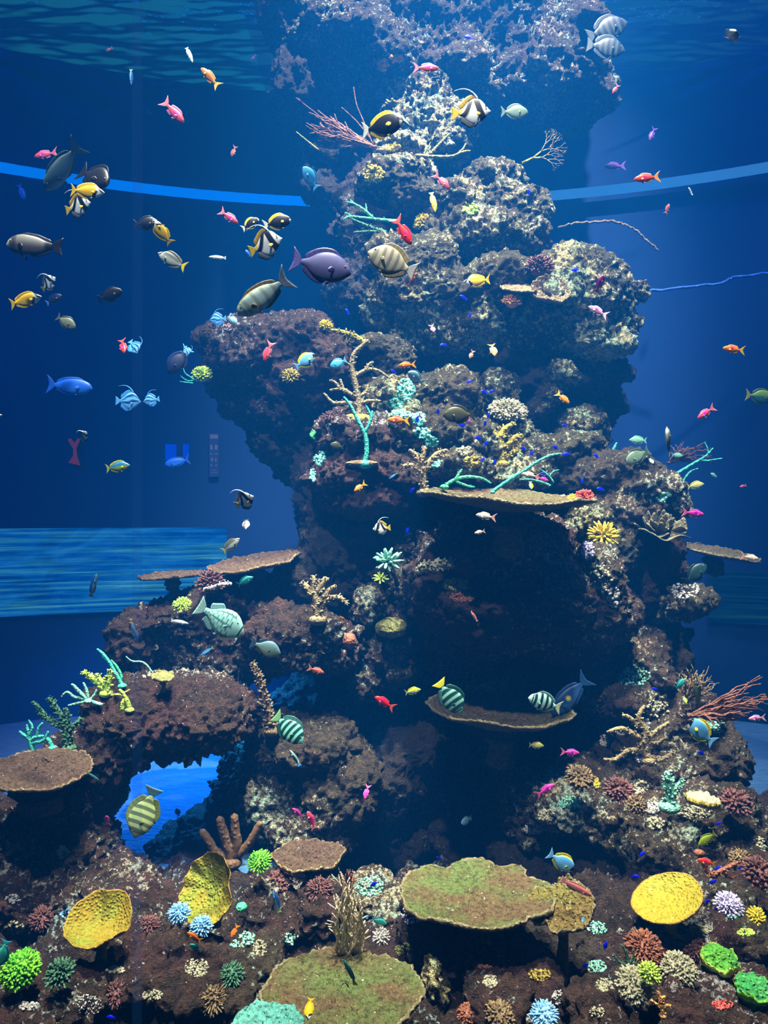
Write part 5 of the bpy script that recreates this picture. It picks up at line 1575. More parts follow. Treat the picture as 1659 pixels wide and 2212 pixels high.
# each colouring: body(u, v) -> colours (v = -1 belly .. 1 back), and fin colours
def c_anthias(base, belly, spot=None, back=None):
    def f(u, v):
        c = lerp(belly, base, S(-0.9, 0.0, v))
        if back:
            c = lerp(c, full(u, back), S(0.45, 0.95, v))
        if spot:
            c = lerp(c, full(u, spot), band(u, .42, .60, .03) * band(v, -.25, .75, .12))
        return c
    return f


def c_banner(u, v):
    c = full(u, WHITE)
    uu = u - 0.10 * v
    c = lerp(c, full(u, DARK), band(uu, .25, .44))
    c = lerp(c, full(u, DARK), band(u + 0.16 * v, .66, .84))
    c = lerp(c, full(u, YEL), S(.88, .93, u + 0.10 * v))
    c = lerp(c, full(u, DARK), band(u, .12, .17, .015) * S(0.1, 0.3, v))
    return c


def c_banner_blue(u, v):
    c = full(u, (0.22, 0.55, 0.85))
    c = lerp(c, full(u, (0.01, 0.05, 0.22)), band(v + 0.5 * (u - .5), -.35, .0, .06))
    return lerp(c, full(u, (0.01, 0.05, 0.22)), band(v + 0.5 * (u - .5), .45, .75, .06))


def c_fox(u, v):
    c = full(u, YEL)
    c = lerp(c, full(u, WHITE), 1 - S(.24, .34, u + 0.05 * v))
    c = lerp(c, full(u, DARK), band(u - 0.13 * v, .0, .14, .03) * S(-.2, .1, v + 0.5 - u))
    return lerp(c, full(u, DARK), band(u + 0.10 * v, .20, .30, .02) * (1 - S(-.1, .2, v)))


def c_rabbit(u, v):
    c = lerp((0.62, 0.66, 0.60), (0.16, 0.17, 0.15), S(-.2, .6, v))
    c = lerp(c, full(u, WHITE), (1 - S(.16, .28, u)) * 0.8)
    return lerp(c, full(u, DARK), band(u - .1 * v, .06, .13, .02))


def c_stripes(base, dark, n=6, w=.45, edge=None):
    def f(u, v):
        s = 0.5 + 0.5 * np.sin((u + 0.03 * v * v) * n * 2 * PI)
        c = lerp(base, dark, S(1 - w - .15, 1 - w + .15, s) * S(.10, .18, u))
        c = lerp(c, full(u, dark), band(u, .13, .17, .015))
        if edge:
            c = lerp(c, full(u, edge), S(.82, .98, np.abs(v)) * 0.8)
        return c
    return f


def c_plain(c, belly=None, face=None, back=None):
    belly = belly or c

    def f(u, v):
        k = lerp(belly, c, S(-.7, .2, v))
        if back:
            k = lerp(k, full(u, back), S(.55, .95, v))
        if face:
            k = lerp(k, full(u, face), 1 - S(.10, .2, u))
        return k
    return f


def c_powder(u, v):
    c = lerp((0.36, 0.72, 0.95), (0.26, 0.60, 0.95), S(-.5, .6, v))
    c = lerp(c, full(u, (0.01, 0.015, 0.04)), 1 - S(.15, .20, u + 0.04 * v))
    c = lerp(c, full(u, WHITE), band(u, .10, .20, .02) * (1 - S(-.65, -.5, v)))
    return lerp(c, full(u, (0.80, 0.72, 0.03)), S(.84, .95, v) * S(.2, .3, u))


def c_brownpowder(u, v):
    c = full(u, (0.015, 0.014, 0.018))
    c = lerp(c, full(u, (0.90, 0.75, 0.12)), S(.80, .93, v) * S(.2, .4, u))
    c = lerp(c, full(u, (0.75, 0.75, 0.5)), S(.86, .97, -v) * S(.45, .6, u))
    return lerp(c, full(u, WHITE), band(u, .03, .10, .015) * (1 - S(-.1, .1, v)))


def c_trigger(u, v):
    c = full(u, (0.58, 0.90, 0.83))
    a, b = u * 9.0, v * 2.6
    row = np.floor(b)
    d1 = np.abs(((a + 0.5 * (row % 2)) % 1) - .5)
    d2 = np.abs((b % 1) - .5)
    net = np.clip(S(.36, .47, d1) + S(.36, .47, d2), 0, 1) * S(.26, .34, u)
    c = lerp(c, full(u, (0.05, 0.22, 0.22)), net * 0.85)
    c = lerp(c, full(u, (0.70, 0.52, 0.55)), 1 - S(.03, .07, u))
    return lerp(c, full(u, (0.03, 0.10, 0.12)), band(u, .09, .12, .012) * S(-.8, -.4, v))


def c_gold_spot(u, v):
    c = lerp((0.10, 0.22, 0.42), (0.05, 0.13, 0.30), S(-.5, .5, v))
    return lerp(c, full(u, (0.85, 0.75, 0.05)), 1 - S(.03, .08, np.hypot((u - .55), (v - .1) * .2)))


def c_angel(u, v):
    c = lerp((0.17, 0.16, 0.14), (0.30, 0.29, 0.26), S(-.5, .5, v))
    c = lerp(c, full(u, DARK), S(.80, .9, u))
    c = lerp(c, full(u, (0.55, 0.55, 0.42)), 1 - S(.04, .10, u))
    return lerp(c, full(u, (0.08, 0.08, 0.07)), band(u, .12, .24, .04) * 0.8)


def c_tealsplit(top, bot):
    def f(u, v):
        return lerp(bot, top, S(-.1, .2, v))
    return f


PINK = (0.85, 0.11, 0.20)
LOOKS = {
    # name: (shape, body colouring, fin colour, tail colour, bend)
    'pink_spot': ('anthias', c_anthias((0.86, 0.13, 0.22), (0.92, 0.30, 0.34), (0.62, 0.0, 0.55)), (0.80, 0.35, 0.55), (0.85, 0.33, 0.40), .03),
    'pink': ('anthias', c_anthias((0.84, 0.15, 0.24), (0.92, 0.40, 0.42)), (0.85, 0.40, 0.50), (0.85, 0.35, 0.40), -.03),
    'palepink': ('anthias', c_anthias((0.88, 0.42, 0.62), (0.95, 0.75, 0.80), (0.75, 0.15, 0.60)), (0.95, 0.75, 0.85), (0.92, 0.65, 0.75), .04),
    'magenta': ('anthias', c_anthias((0.75, 0.10, 0.48), (0.85, 0.24, 0.50), (0.42, 0.0, 0.62)), (0.75, 0.25, 0.6), (0.80, 0.28, 0.50), .03),
    'red_spot': ('anthias', c_anthias((0.88, 0.035, 0.05), (0.92, 0.10, 0.09), (0.60, 0.0, 0.30)), (0.85, 0.16, 0.22), (0.90, 0.22, 0.20), .02),
    'orange': ('anthias', c_anthias((0.88, 0.28, 0.03), (0.92, 0.48, 0.12)), (0.90, 0.46, 0.10), (0.90, 0.48, 0.08), .03),
    'orange_spot': ('anthias', c_anthias((0.90, 0.30, 0.02), (0.92, 0.45, 0.05), (0.80, 0.05, 0.20)), (0.90, 0.50, 0.20), (0.90, 0.60, 0.05), -.03),
    'redorange_spot': ('anthias', c_anthias((0.90, 0.12, 0.03), (0.92, 0.25, 0.06), (0.72, 0.0, 0.25)), (0.90, 0.45, 0.40), (0.90, 0.48, 0.16), -.03),
    'amber': ('anthias', c_anthias((0.72, 0.30, 0.05), (0.82, 0.48, 0.16)), (0.80, 0.45, 0.10), (0.82, 0.50, 0.06), .05),
    'salmon': ('anthias', c_anthias((0.62, 0.20, 0.14), (0.75, 0.36, 0.28)), (0.70, 0.36, 0.30), (0.70, 0.34, 0.28), .03),
    'rose_wrasse': ('wrasse', c_plain((0.62, 0.26, 0.24), (0.85, 0.60, 0.62)), (0.75, 0.45, 0.48), (0.72, 0.40, 0.42), .04),
    'banner': ('banner', c_banner, (0.80, 0.60, 0.02), (0.85, 0.66, 0.02), .02),
    'banner_blue': ('banner', c_banner_blue, (0.10, 0.35, 0.70), (0.20, 0.50, 0.80), .02),
    'fox': ('rabbit', c_fox, YEL, YEL, .03),
    'rabbit': ('rabbit', c_rabbit, (0.30, 0.30, 0.20), (0.80, 0.66, 0.03), .03),
    'sail_pale': ('sailfin', c_stripes((0.74, 0.70, 0.54), (0.46, 0.43, 0.36), 6, .40, (0.55, 0.42, 0.20)), (0.42, 0.38, 0.28), (0.62, 0.60, 0.58), .03),
    'long_pale': ('long_tang', c_stripes((0.66, 0.78, 0.72), (0.50, 0.58, 0.48), 5, .30, (0.40, 0.30, 0.12)), (0.42, 0.34, 0.16), (0.66, 0.70, 0.70), .06),
    'sail_teal': ('sailfin', c_stripes((0.36, 0.72, 0.62), (0.03, 0.13, 0.12), 6, .55), (0.05, 0.20, 0.19), (0.30, 0.50, 0.30), .03),
    'sail_yellow': ('sailfin', c_stripes((0.38, 0.66, 0.58), (0.03, 0.14, 0.13), 5, .60), (0.06, 0.20, 0.18), (0.80, 0.75, 0.10), .04),
    'sail_olive': ('sailfin', c_stripes((0.46, 0.54, 0.30), (0.18, 0.23, 0.13), 6, .50), (0.24, 0.28, 0.12), (0.16, 0.30, 0.34), .05),
    'sail_dim': ('sailfin', c_stripes((0.12, 0.16, 0.15), (0.03, 0.05, 0.07), 6, .50), (0.10, 0.14, 0.15), (0.12, 0.16, 0.18), .03),
    'convict': ('tang', c_stripes((0.55, 0.80, 0.74), (0.02, 0.10, 0.10), 5, .45), (0.25, 0.45, 0.40), (0.60, 0.68, 0.48), .03),
    'grey_blue': ('tang', c_plain((0.27, 0.27, 0.46), (0.20, 0.20, 0.36), None, (0.20, 0.19, 0.40)), (0.14, 0.12, 0.34), (0.26, 0.23, 0.50), .02),
    'black': ('tang', c_plain((0.022, 0.018, 0.020), (0.014, 0.012, 0.014)), (0.008, 0.007, 0.009), (0.010, 0.009, 0.011), .02),
    'black_white_mouth': ('tang', c_plain((0.028, 0.024, 0.024), (0.016, 0.014, 0.016)), (0.008, 0.007, 0.009), (0.02, 0.018, 0.02), -.03),
    'brown_powder': ('tang', c_brownpowder, (0.80, 0.62, 0.05), (0.80, 0.80, 0.72), .02),
    'powder': ('tang', c_powder, (0.80, 0.74, 0.05), (0.34, 0.66, 0.92), .03),
    'blue_tang': ('tang', c_plain((0.15, 0.48, 0.66), (0.22, 0.56, 0.70)), (0.10, 0.38, 0.62), (0.28, 0.56, 0.74), .03),
    'blue_yellowfin': ('rabbit', c_tealsplit((0.25, 0.50, 0.85), (0.75, 0.85, 0.85)), (0.75, 0.66, 0.10), (0.80, 0.70, 0.08), .05),
    'deep_blue': ('long_tang', c_plain((0.04, 0.22, 0.72), (0.07, 0.32, 0.82)), (0.03, 0.18, 0.62), (0.04, 0.2, 0.68), .03),
    'navy': ('tang', c_plain((0.012, 0.03, 0.10), (0.010, 0.025, 0.08)), (0.01, 0.05, 0.22), (0.16, 0.36, 0.60), .03),
    'white_blue': ('tang', c_plain((0.40, 0.62, 0.72), (0.50, 0.70, 0.75)), (0.28, 0.50, 0.66), (0.35, 0.50, 0.60), .03),
    'pale_green': ('tang', c_plain((0.26, 0.36, 0.27), (0.34, 0.44, 0.32)), (0.20, 0.29, 0.24), (0.22, 0.31, 0.27), .03),
    'slate': ('long_tang', c_plain((0.17, 0.27, 0.29), (0.26, 0.40, 0.40)), (0.12, 0.20, 0.23), (0.22, 0.31, 0.33), .06),
    'olive': ('tang', c_plain((0.13, 0.14, 0.07), (0.17, 0.17, 0.09)), (0.07, 0.075, 0.04), (0.09, 0.10, 0.07), .03),
    'olive_pale': ('tang', c_plain((0.26, 0.29, 0.20), (0.32, 0.35, 0.25)), (0.14, 0.16, 0.12), (0.16, 0.18, 0.16), .04),
    'green_yellow': ('rabbit', c_tealsplit((0.06, 0.28, 0.45), (0.40, 0.50, 0.10)), (0.55, 0.55, 0.06), (0.60, 0.58, 0.06), .03),
    'lemon_green': ('rabbit', c_plain((0.38, 0.48, 0.05), (0.50, 0.55, 0.04), (0.45, 0.50, 0.02)), (0.40, 0.46, 0.05), (0.45, 0.50, 0.06), .03),
    'yellow_slim': ('wrasse', c_plain(YEL, (0.90, 0.75, 0.04)), YEL, (0.70, 0.55, 0.05), .03),
    'chromis': ('rabbit', c_plain((0.30, 0.62, 0.48), (0.52, 0.78, 0.60)), (0.30, 0.58, 0.50), (0.34, 0.62, 0.55), .03),
    'lemon_damsel': ('rabbit', c_tealsplit((0.75, 0.70, 0.04), (0.40, 0.62, 0.55)), (0.65, 0.65, 0.10), (0.50, 0.60, 0.40), .03),
    'pale_yellow': ('rabbit', c_tealsplit((0.66, 0.62, 0.20), (0.60, 0.66, 0.48)), (0.60, 0.60, 0.25), (0.55, 0.60, 0.35), .03),
    'cream_pink': ('anthias', c_anthias((0.86, 0.70, 0.60), (0.92, 0.86, 0.70)), (0.90, 0.75, 0.65), (0.80, 0.50, 0.46), .03),
    'teal': ('rabbit', c_plain((0.10, 0.50, 0.44), (0.20, 0.66, 0.56)), (0.06, 0.42, 0.50), (0.08, 0.46, 0.55), .04),
    'dark_teal': ('tang', c_plain((0.05, 0.12, 0.12), (0.10, 0.22, 0.20)), (0.03, 0.08, 0.09), (0.02, 0.04, 0.05), .04),
    'green_wrasse': ('wrasse', c_plain((0.06, 0.26, 0.22), (0.14, 0.40, 0.34)), (0.05, 0.14, 0.55), (0.30, 0.36, 0.08), .05),
    'olive_wrasse': ('wrasse', c_plain((0.06, 0.10, 0.05), (0.10, 0.15, 0.08)), (0.05, 0.08, 0.05), (0.06, 0.09, 0.06), .05),
    'cleaner': ('wrasse', c_tealsplit((0.55, 0.75, 0.60), (0.10, 0.35, 0.60)), (0.40, 0.65, 0.70), (0.10, 0.45, 0.85), .12),
    'white_slim': ('wrasse', c_plain((0.70, 0.78, 0.78), (0.80, 0.86, 0.84)), (0.60, 0.70, 0.72), (0.60, 0.70, 0.72), .10),
    'blue_slim': ('wrasse', c_tealsplit((0.06, 0.25, 0.60), (0.40, 0.70, 0.75)), (0.10, 0.35, 0.70), (0.50, 0.60, 0.20), .06),
    'trigger': ('trigger', c_trigger, (0.45, 0.72, 0.74), (0.50, 0.72, 0.68), .02),
    'grey_trigger': ('trigger', c_plain((0.24, 0.34, 0.32), (0.36, 0.44, 0.36), None, (0.20, 0.34, 0.45)), (0.06, 0.12, 0.14), (0.10, 0.18, 0.24), .02),
    'gold_spot': ('long_tang', c_gold_spot, (0.06, 0.18, 0.40), (0.07, 0.20, 0.42), .05),
    'angel': ('angel', c_angel, (0.02, 0.02, 0.02), (0.012, 0.012, 0.014), .02),
    'white_brown': ('rabbit', c_tealsplit((0.70, 0.68, 0.66), (0.20, 0.17, 0.15)), (0.60, 0.58, 0.52), (0.10, 0.10, 0.10), .03),
    'dark_stripe': ('banner', c_banner, (0.25, 0.26, 0.10), (0.45, 0.42, 0.06), .02),
    'round_green': ('tang', c_tealsplit((0.22, 0.34, 0.08), (0.06, 0.20, 0.20)), (0.10, 0.18, 0.08), (0.36, 0.38, 0.10), .02),
    'purple_dim': ('anthias', c_anthias((0.30, 0.08, 0.28), (0.20, 0.08, 0.40)), (0.20, 0.10, 0.45), (0.25, 0.10, 0.40), .03),
}
AF = {'banner': DARK, 'dark_stripe': DARK}      # a different colour under the belly
_MESH = {}


def colour_mesh(me, cols):
    cols = np.clip(np.asarray(cols, float), 0, 1) ** 1.55
    set_col(me, cols)
    me.materials.append(FISH)


def fish_meshes(look):
    """all the part meshes of one kind of fish, unit total length, head towards +x, back towards +z"""
    if look in _MESH:
        return _MESH[look]
    shape, body_c, fin_c, tail_c, bend = LOOKS[look]
    s = SH[shape]
    TL = s['tail'][0]
    tot = 1 + TL * 0.85
    k = 1 / tot

    def place(p):
        p = np.asarray(p, float).copy()
        x = p[:, 0] / tot                      # 0 snout .. 1 tail tip
        p = p * k
        p[:, 1] += bend * np.sin((x - 0.25) * 4.2) * np.clip(x, 0, 1) ** 1.2
        p[:, 0] = 0.5 - p[:, 0]
        p[:, 1] *= -1
        return p
    nu, nv = 84, 36
    uu = (np.linspace(0, 1, nu) ** 1.25)
    top, bot, wid = smooth_interp(uu, s['u'], s['t']), smooth_interp(uu, s['u'], s['b']), smooth_interp(uu, s['u'], s['w'])
    top, bot, wid = np.maximum(top, bot + .012), bot, np.maximum(wid, .004)
    V, U, VV, fs = [], [], [], []
    for i in range(nu):
        mid, hh = (top[i] + bot[i]) / 2, (top[i] - bot[i]) / 2
        for j in range(nv):
            a = 2 * PI * j / nv
            sz = math.sin(a)
            cy = math.cos(a)
            V.append((uu[i], wid[i] * math.copysign(abs(cy) ** 0.85, cy), mid + hh * sz))
            U.append(uu[i])
            VV.append(sz)
    for i in range(nu - 1):
        for j in range(nv):
            j2 = (j + 1) % nv
            fs.append((i * nv + j, (i + 1) * nv + j, (i + 1) * nv + j2, i * nv + j2))
    fs.append(tuple(range(nv)))
    fs.append(tuple(range((nu - 1) * nv, nu * nv))[::-1])
    parts = []
    me = mesh_from('body', place(V), fs)
    colour_mesh(me, body_c(np.array(U), np.array(VV)))
    parts.append(('body', me))

    def sheet(name, rows, col, edge=None, th=.006, yoff=0.0):
        """a fin: a grid of points given by root and tip lines, with thickness"""
        m = len(rows)
        n = len(rows[0])
        P = np.array(rows, float).reshape(-1, 3)
        A, B = P.copy(), P.copy()
        w = np.tile(np.linspace(1, 0.25, n), m) * th
        A[:, 1] += w + yoff
        B[:, 1] -= w - yoff
        f = []
        N = m * n
        for i in range(m - 1):
            for j in range(n - 1):
                a = i * n + j
                f.append((a, a + 1, a + n + 1, a + n))
                f.append((N + a, N + a + n, N + a + n + 1, N + a + 1))
            a, b = i * n + n - 1, (i + 1) * n + n - 1
            f.append((a, N + a, N + b, b))
            a, b = i * n, (i + 1) * n
            f.append((a, b, N + b, N + a))
        for j in range(n - 1):
            f.append((j, N + j, N + j + 1, j + 1))
            a = (m - 1) * n + j
            f.append((a, a + 1, N + a + 1, N + a))
        me = mesh_from(name, place(np.concatenate([A, B])), f)
        t = np.tile(np.linspace(0, 1, n), 2 * m)
        ray = np.repeat(0.88 + 0.12 * np.cos(np.arange(m) * 1.9), n)
        c = lerp(np.array(col), np.array(edge if edge else col), t) * np.concatenate([ray, ray])[:, None]
        colour_mesh(me, c)
        return me
    # tail
    tl, sp, fork = s['tail']
    m = 19
    rows = []
    for i in range(m):
        a = -1 + 2 * i / (m - 1)
        ln = tl * (1 - fork * (1 - abs(a) ** 1.3) * 0.75)
        z0 = (top[-1] + bot[-1]) / 2 + a * (top[-1] - bot[-1]) * 0.42
        rows.append([(0.985 + ln * t, 0, z0 + (a * sp - (z0 - (top[-1] + bot[-1]) / 2)) * (t ** 0.8)) for t in np.linspace(0, 1, 6)])
    parts.append(('tail_fin', sheet('tail_fin', rows, tail_c)))
    # dorsal and anal fins
    under = AF.get(look, fin_c)
    for nm, q, sg, prof in (('dorsal_fin', s['dor'], 1, top), ('anal_fin', s['anal'], -1, bot)):
        a, b, h = q[:3]
        pw = q[3] if len(q) > 3 else 0.6
        rows = []
        for i in range(25):
            t = i / 24
            u = a + (b - a) * t
            z = np.interp(u, uu, prof)
            hh = h * (min(1, t * 5) ** 0.7) * (0.75 + 0.45 * t ** pw) * (1 - max(0, (t - .88) / .12) ** 2 * .55)
            rows.append([(u + (0.35 * hh + 0.10 * h * t) * w, 0, z - sg * .012 + sg * (hh + .012) * w) for w in np.linspace(0, 1, 5)])
        parts.append((nm, sheet(nm, rows, tuple(body_c(np.array([(a + b) / 2]), np.array([sg * .9]))[0] * .5 + np.array(fin_c if sg > 0 else under) * .5), fin_c if sg > 0 else under)))
    # paired fins
    pu, pz, pl = s['pec']
    w0 = np.interp(pu, uu, wid)
    for sg in (1, -1):
        rows = []
        for i in range(9):
            a = -0.5 + i / 8
            L = pl * (1 - 1.6 * a * a)
            rows.append([(pu + L * t * 0.85, sg * (w0 * .85 + L * t * .45), pz + a * pl * (.18 + .55 * t) - .25 * L * t) for t in np.linspace(0, 1, 4)])
        parts.append(('pectoral_fin', sheet('pectoral_fin', rows, fin_c, tuple(min(1, c * 1.2 + .05) for c in fin_c), .003)))
    pu, pl = s['pel']
    zb = np.interp(pu, uu, bot)
    for sg in (1, -1):
        rows = []
        for i in range(6):
            a = i / 5
            rows.append([(pu + .05 * a + pl * t * (.75 - .3 * a), sg * (.018 + .05 * t), zb + .02 - pl * t * (.75 - .35 * a)) for t in np.linspace(0, 1, 4)])
        parts.append(('pelvic_fin', sheet('pelvic_fin', rows, under, None, .004)))
    # eyes: a pale ring round a dark pupil
    eu, ez, er = s['eye']
    we = np.interp(eu, uu, wid)
    for sg in (1, -1):
        mb = MB()
        hz = np.interp(eu, uu, top)
        yy = we * math.sqrt(max(0.1, 1 - min(.9, (ez / max(hz, .01))) ** 2))
        mb.ellipsoid((eu, sg * yy * .92, ez), (er, er * .6, er), 14, 10)
        P = np.array(mb.v)
        r = np.hypot(P[:, 0] - eu, P[:, 2] - ez) / er
        ring = (0.55, 0.5, 0.3) if look not in ('black', 'brown_powder', 'navy') else (0.10, 0.09, 0.08)
        c = lerp((0.004, 0.004, 0.006), ring, S(.55, .75, r))
        me = mesh_from('eye', place(P), mb.f)
        colour_mesh(me, c)
        parts.append(('eye', me))
    if 'fil' in s:
        fu, fl = s['fil']
        mb = MB()
        z = np.interp(fu, uu, top)
        pts = [(fu + fl * (t ** 1.4) * .95, 0, z - .03 + fl * .55 * math.sin(t * 2.0) * (1 - .18 * t)) for t in np.linspace(0, 1, 12)]
        mb.tube(pts, [0.030 * (1 - t) + .005 for t in np.linspace(0, 1, 12)], 7)
        me = mesh_from('dorsal_filament', place(mb.v), mb.f)
        colour_mesh(me, full(np.zeros(len(mb.v)), WHITE if look != 'banner_blue' else (0.15, 0.45, 0.8)))
        parts.append(('dorsal_filament', me))
    _MESH[look] = parts
    return parts


def fish_frame(head, tail, Y, yaw=0.0, lean=0.0, flip=False):
    """place a fish so that its snout and tail tip project on the two pixels; yaw turns the head towards the viewer, lean rolls the back towards the viewer"""
    H, T = at(head[0], head[1], Y), at(tail[0], tail[1], Y)
    c = (H + T) / 2
    d = H - T
    L2 = d.length
    d.normalize()
    yw = math.radians(yaw)
    L = L2 / max(0.15, math.cos(yw))
    fwd = d * math.cos(yw) + Vector((0, -1, 0)) * math.sin(yw)
    up = Vector((-d.z, 0, d.x))
    if up.z < 0:
        up = -up
    up = up - fwd * fwd.dot(up)
    if flip:
        up = -up
    up.normalize()
    side = up.cross(fwd)
    ln = math.radians(lean)
    tow = side if side.y < 0 else -side
    up2 = (up * math.cos(ln) + tow * math.sin(ln)).normalized()
    side2 = up2.cross(fwd)
    M = Matrix((fwd, side2, up2)).transposed().to_4x4()
    return Matrix.Translation(c) @ M @ Matrix.Scale(L, 4), c


def room_for(head, tail, Y, want=0.25):
    """keep the swimmer in front of the reef"""
    m = 9
    for px, py in (head, tail, ((head[0] + tail[0]) / 2, (head[1] + tail[1]) / 2)):
        h = hit(px, py)
        if h:
            m = min(m, h[0].y - want)
    return max(1.95, min(Y, m))


FISHES = []


def fish(look, head, tail, label, cat='fish', Y=None, yaw=0, lean=0, name=None, group=None, flip=False, want=0.25):
    Y = room_for(head, tail, Y if Y else 3.7 + rng.uniform(-.25, .25), want)
    M, c = fish_frame(head, tail, Y, yaw, lean, flip)
    e = empty(name or 'fish', c)
    e.matrix_world = M
    tag(e, label, cat, group)
    for nm, me in fish_meshes(look):
        o = bpy.data.objects.new(nm, me)
        C.objects.link(o)
        o.parent = e
    FISHES.append((e, c))
    return e

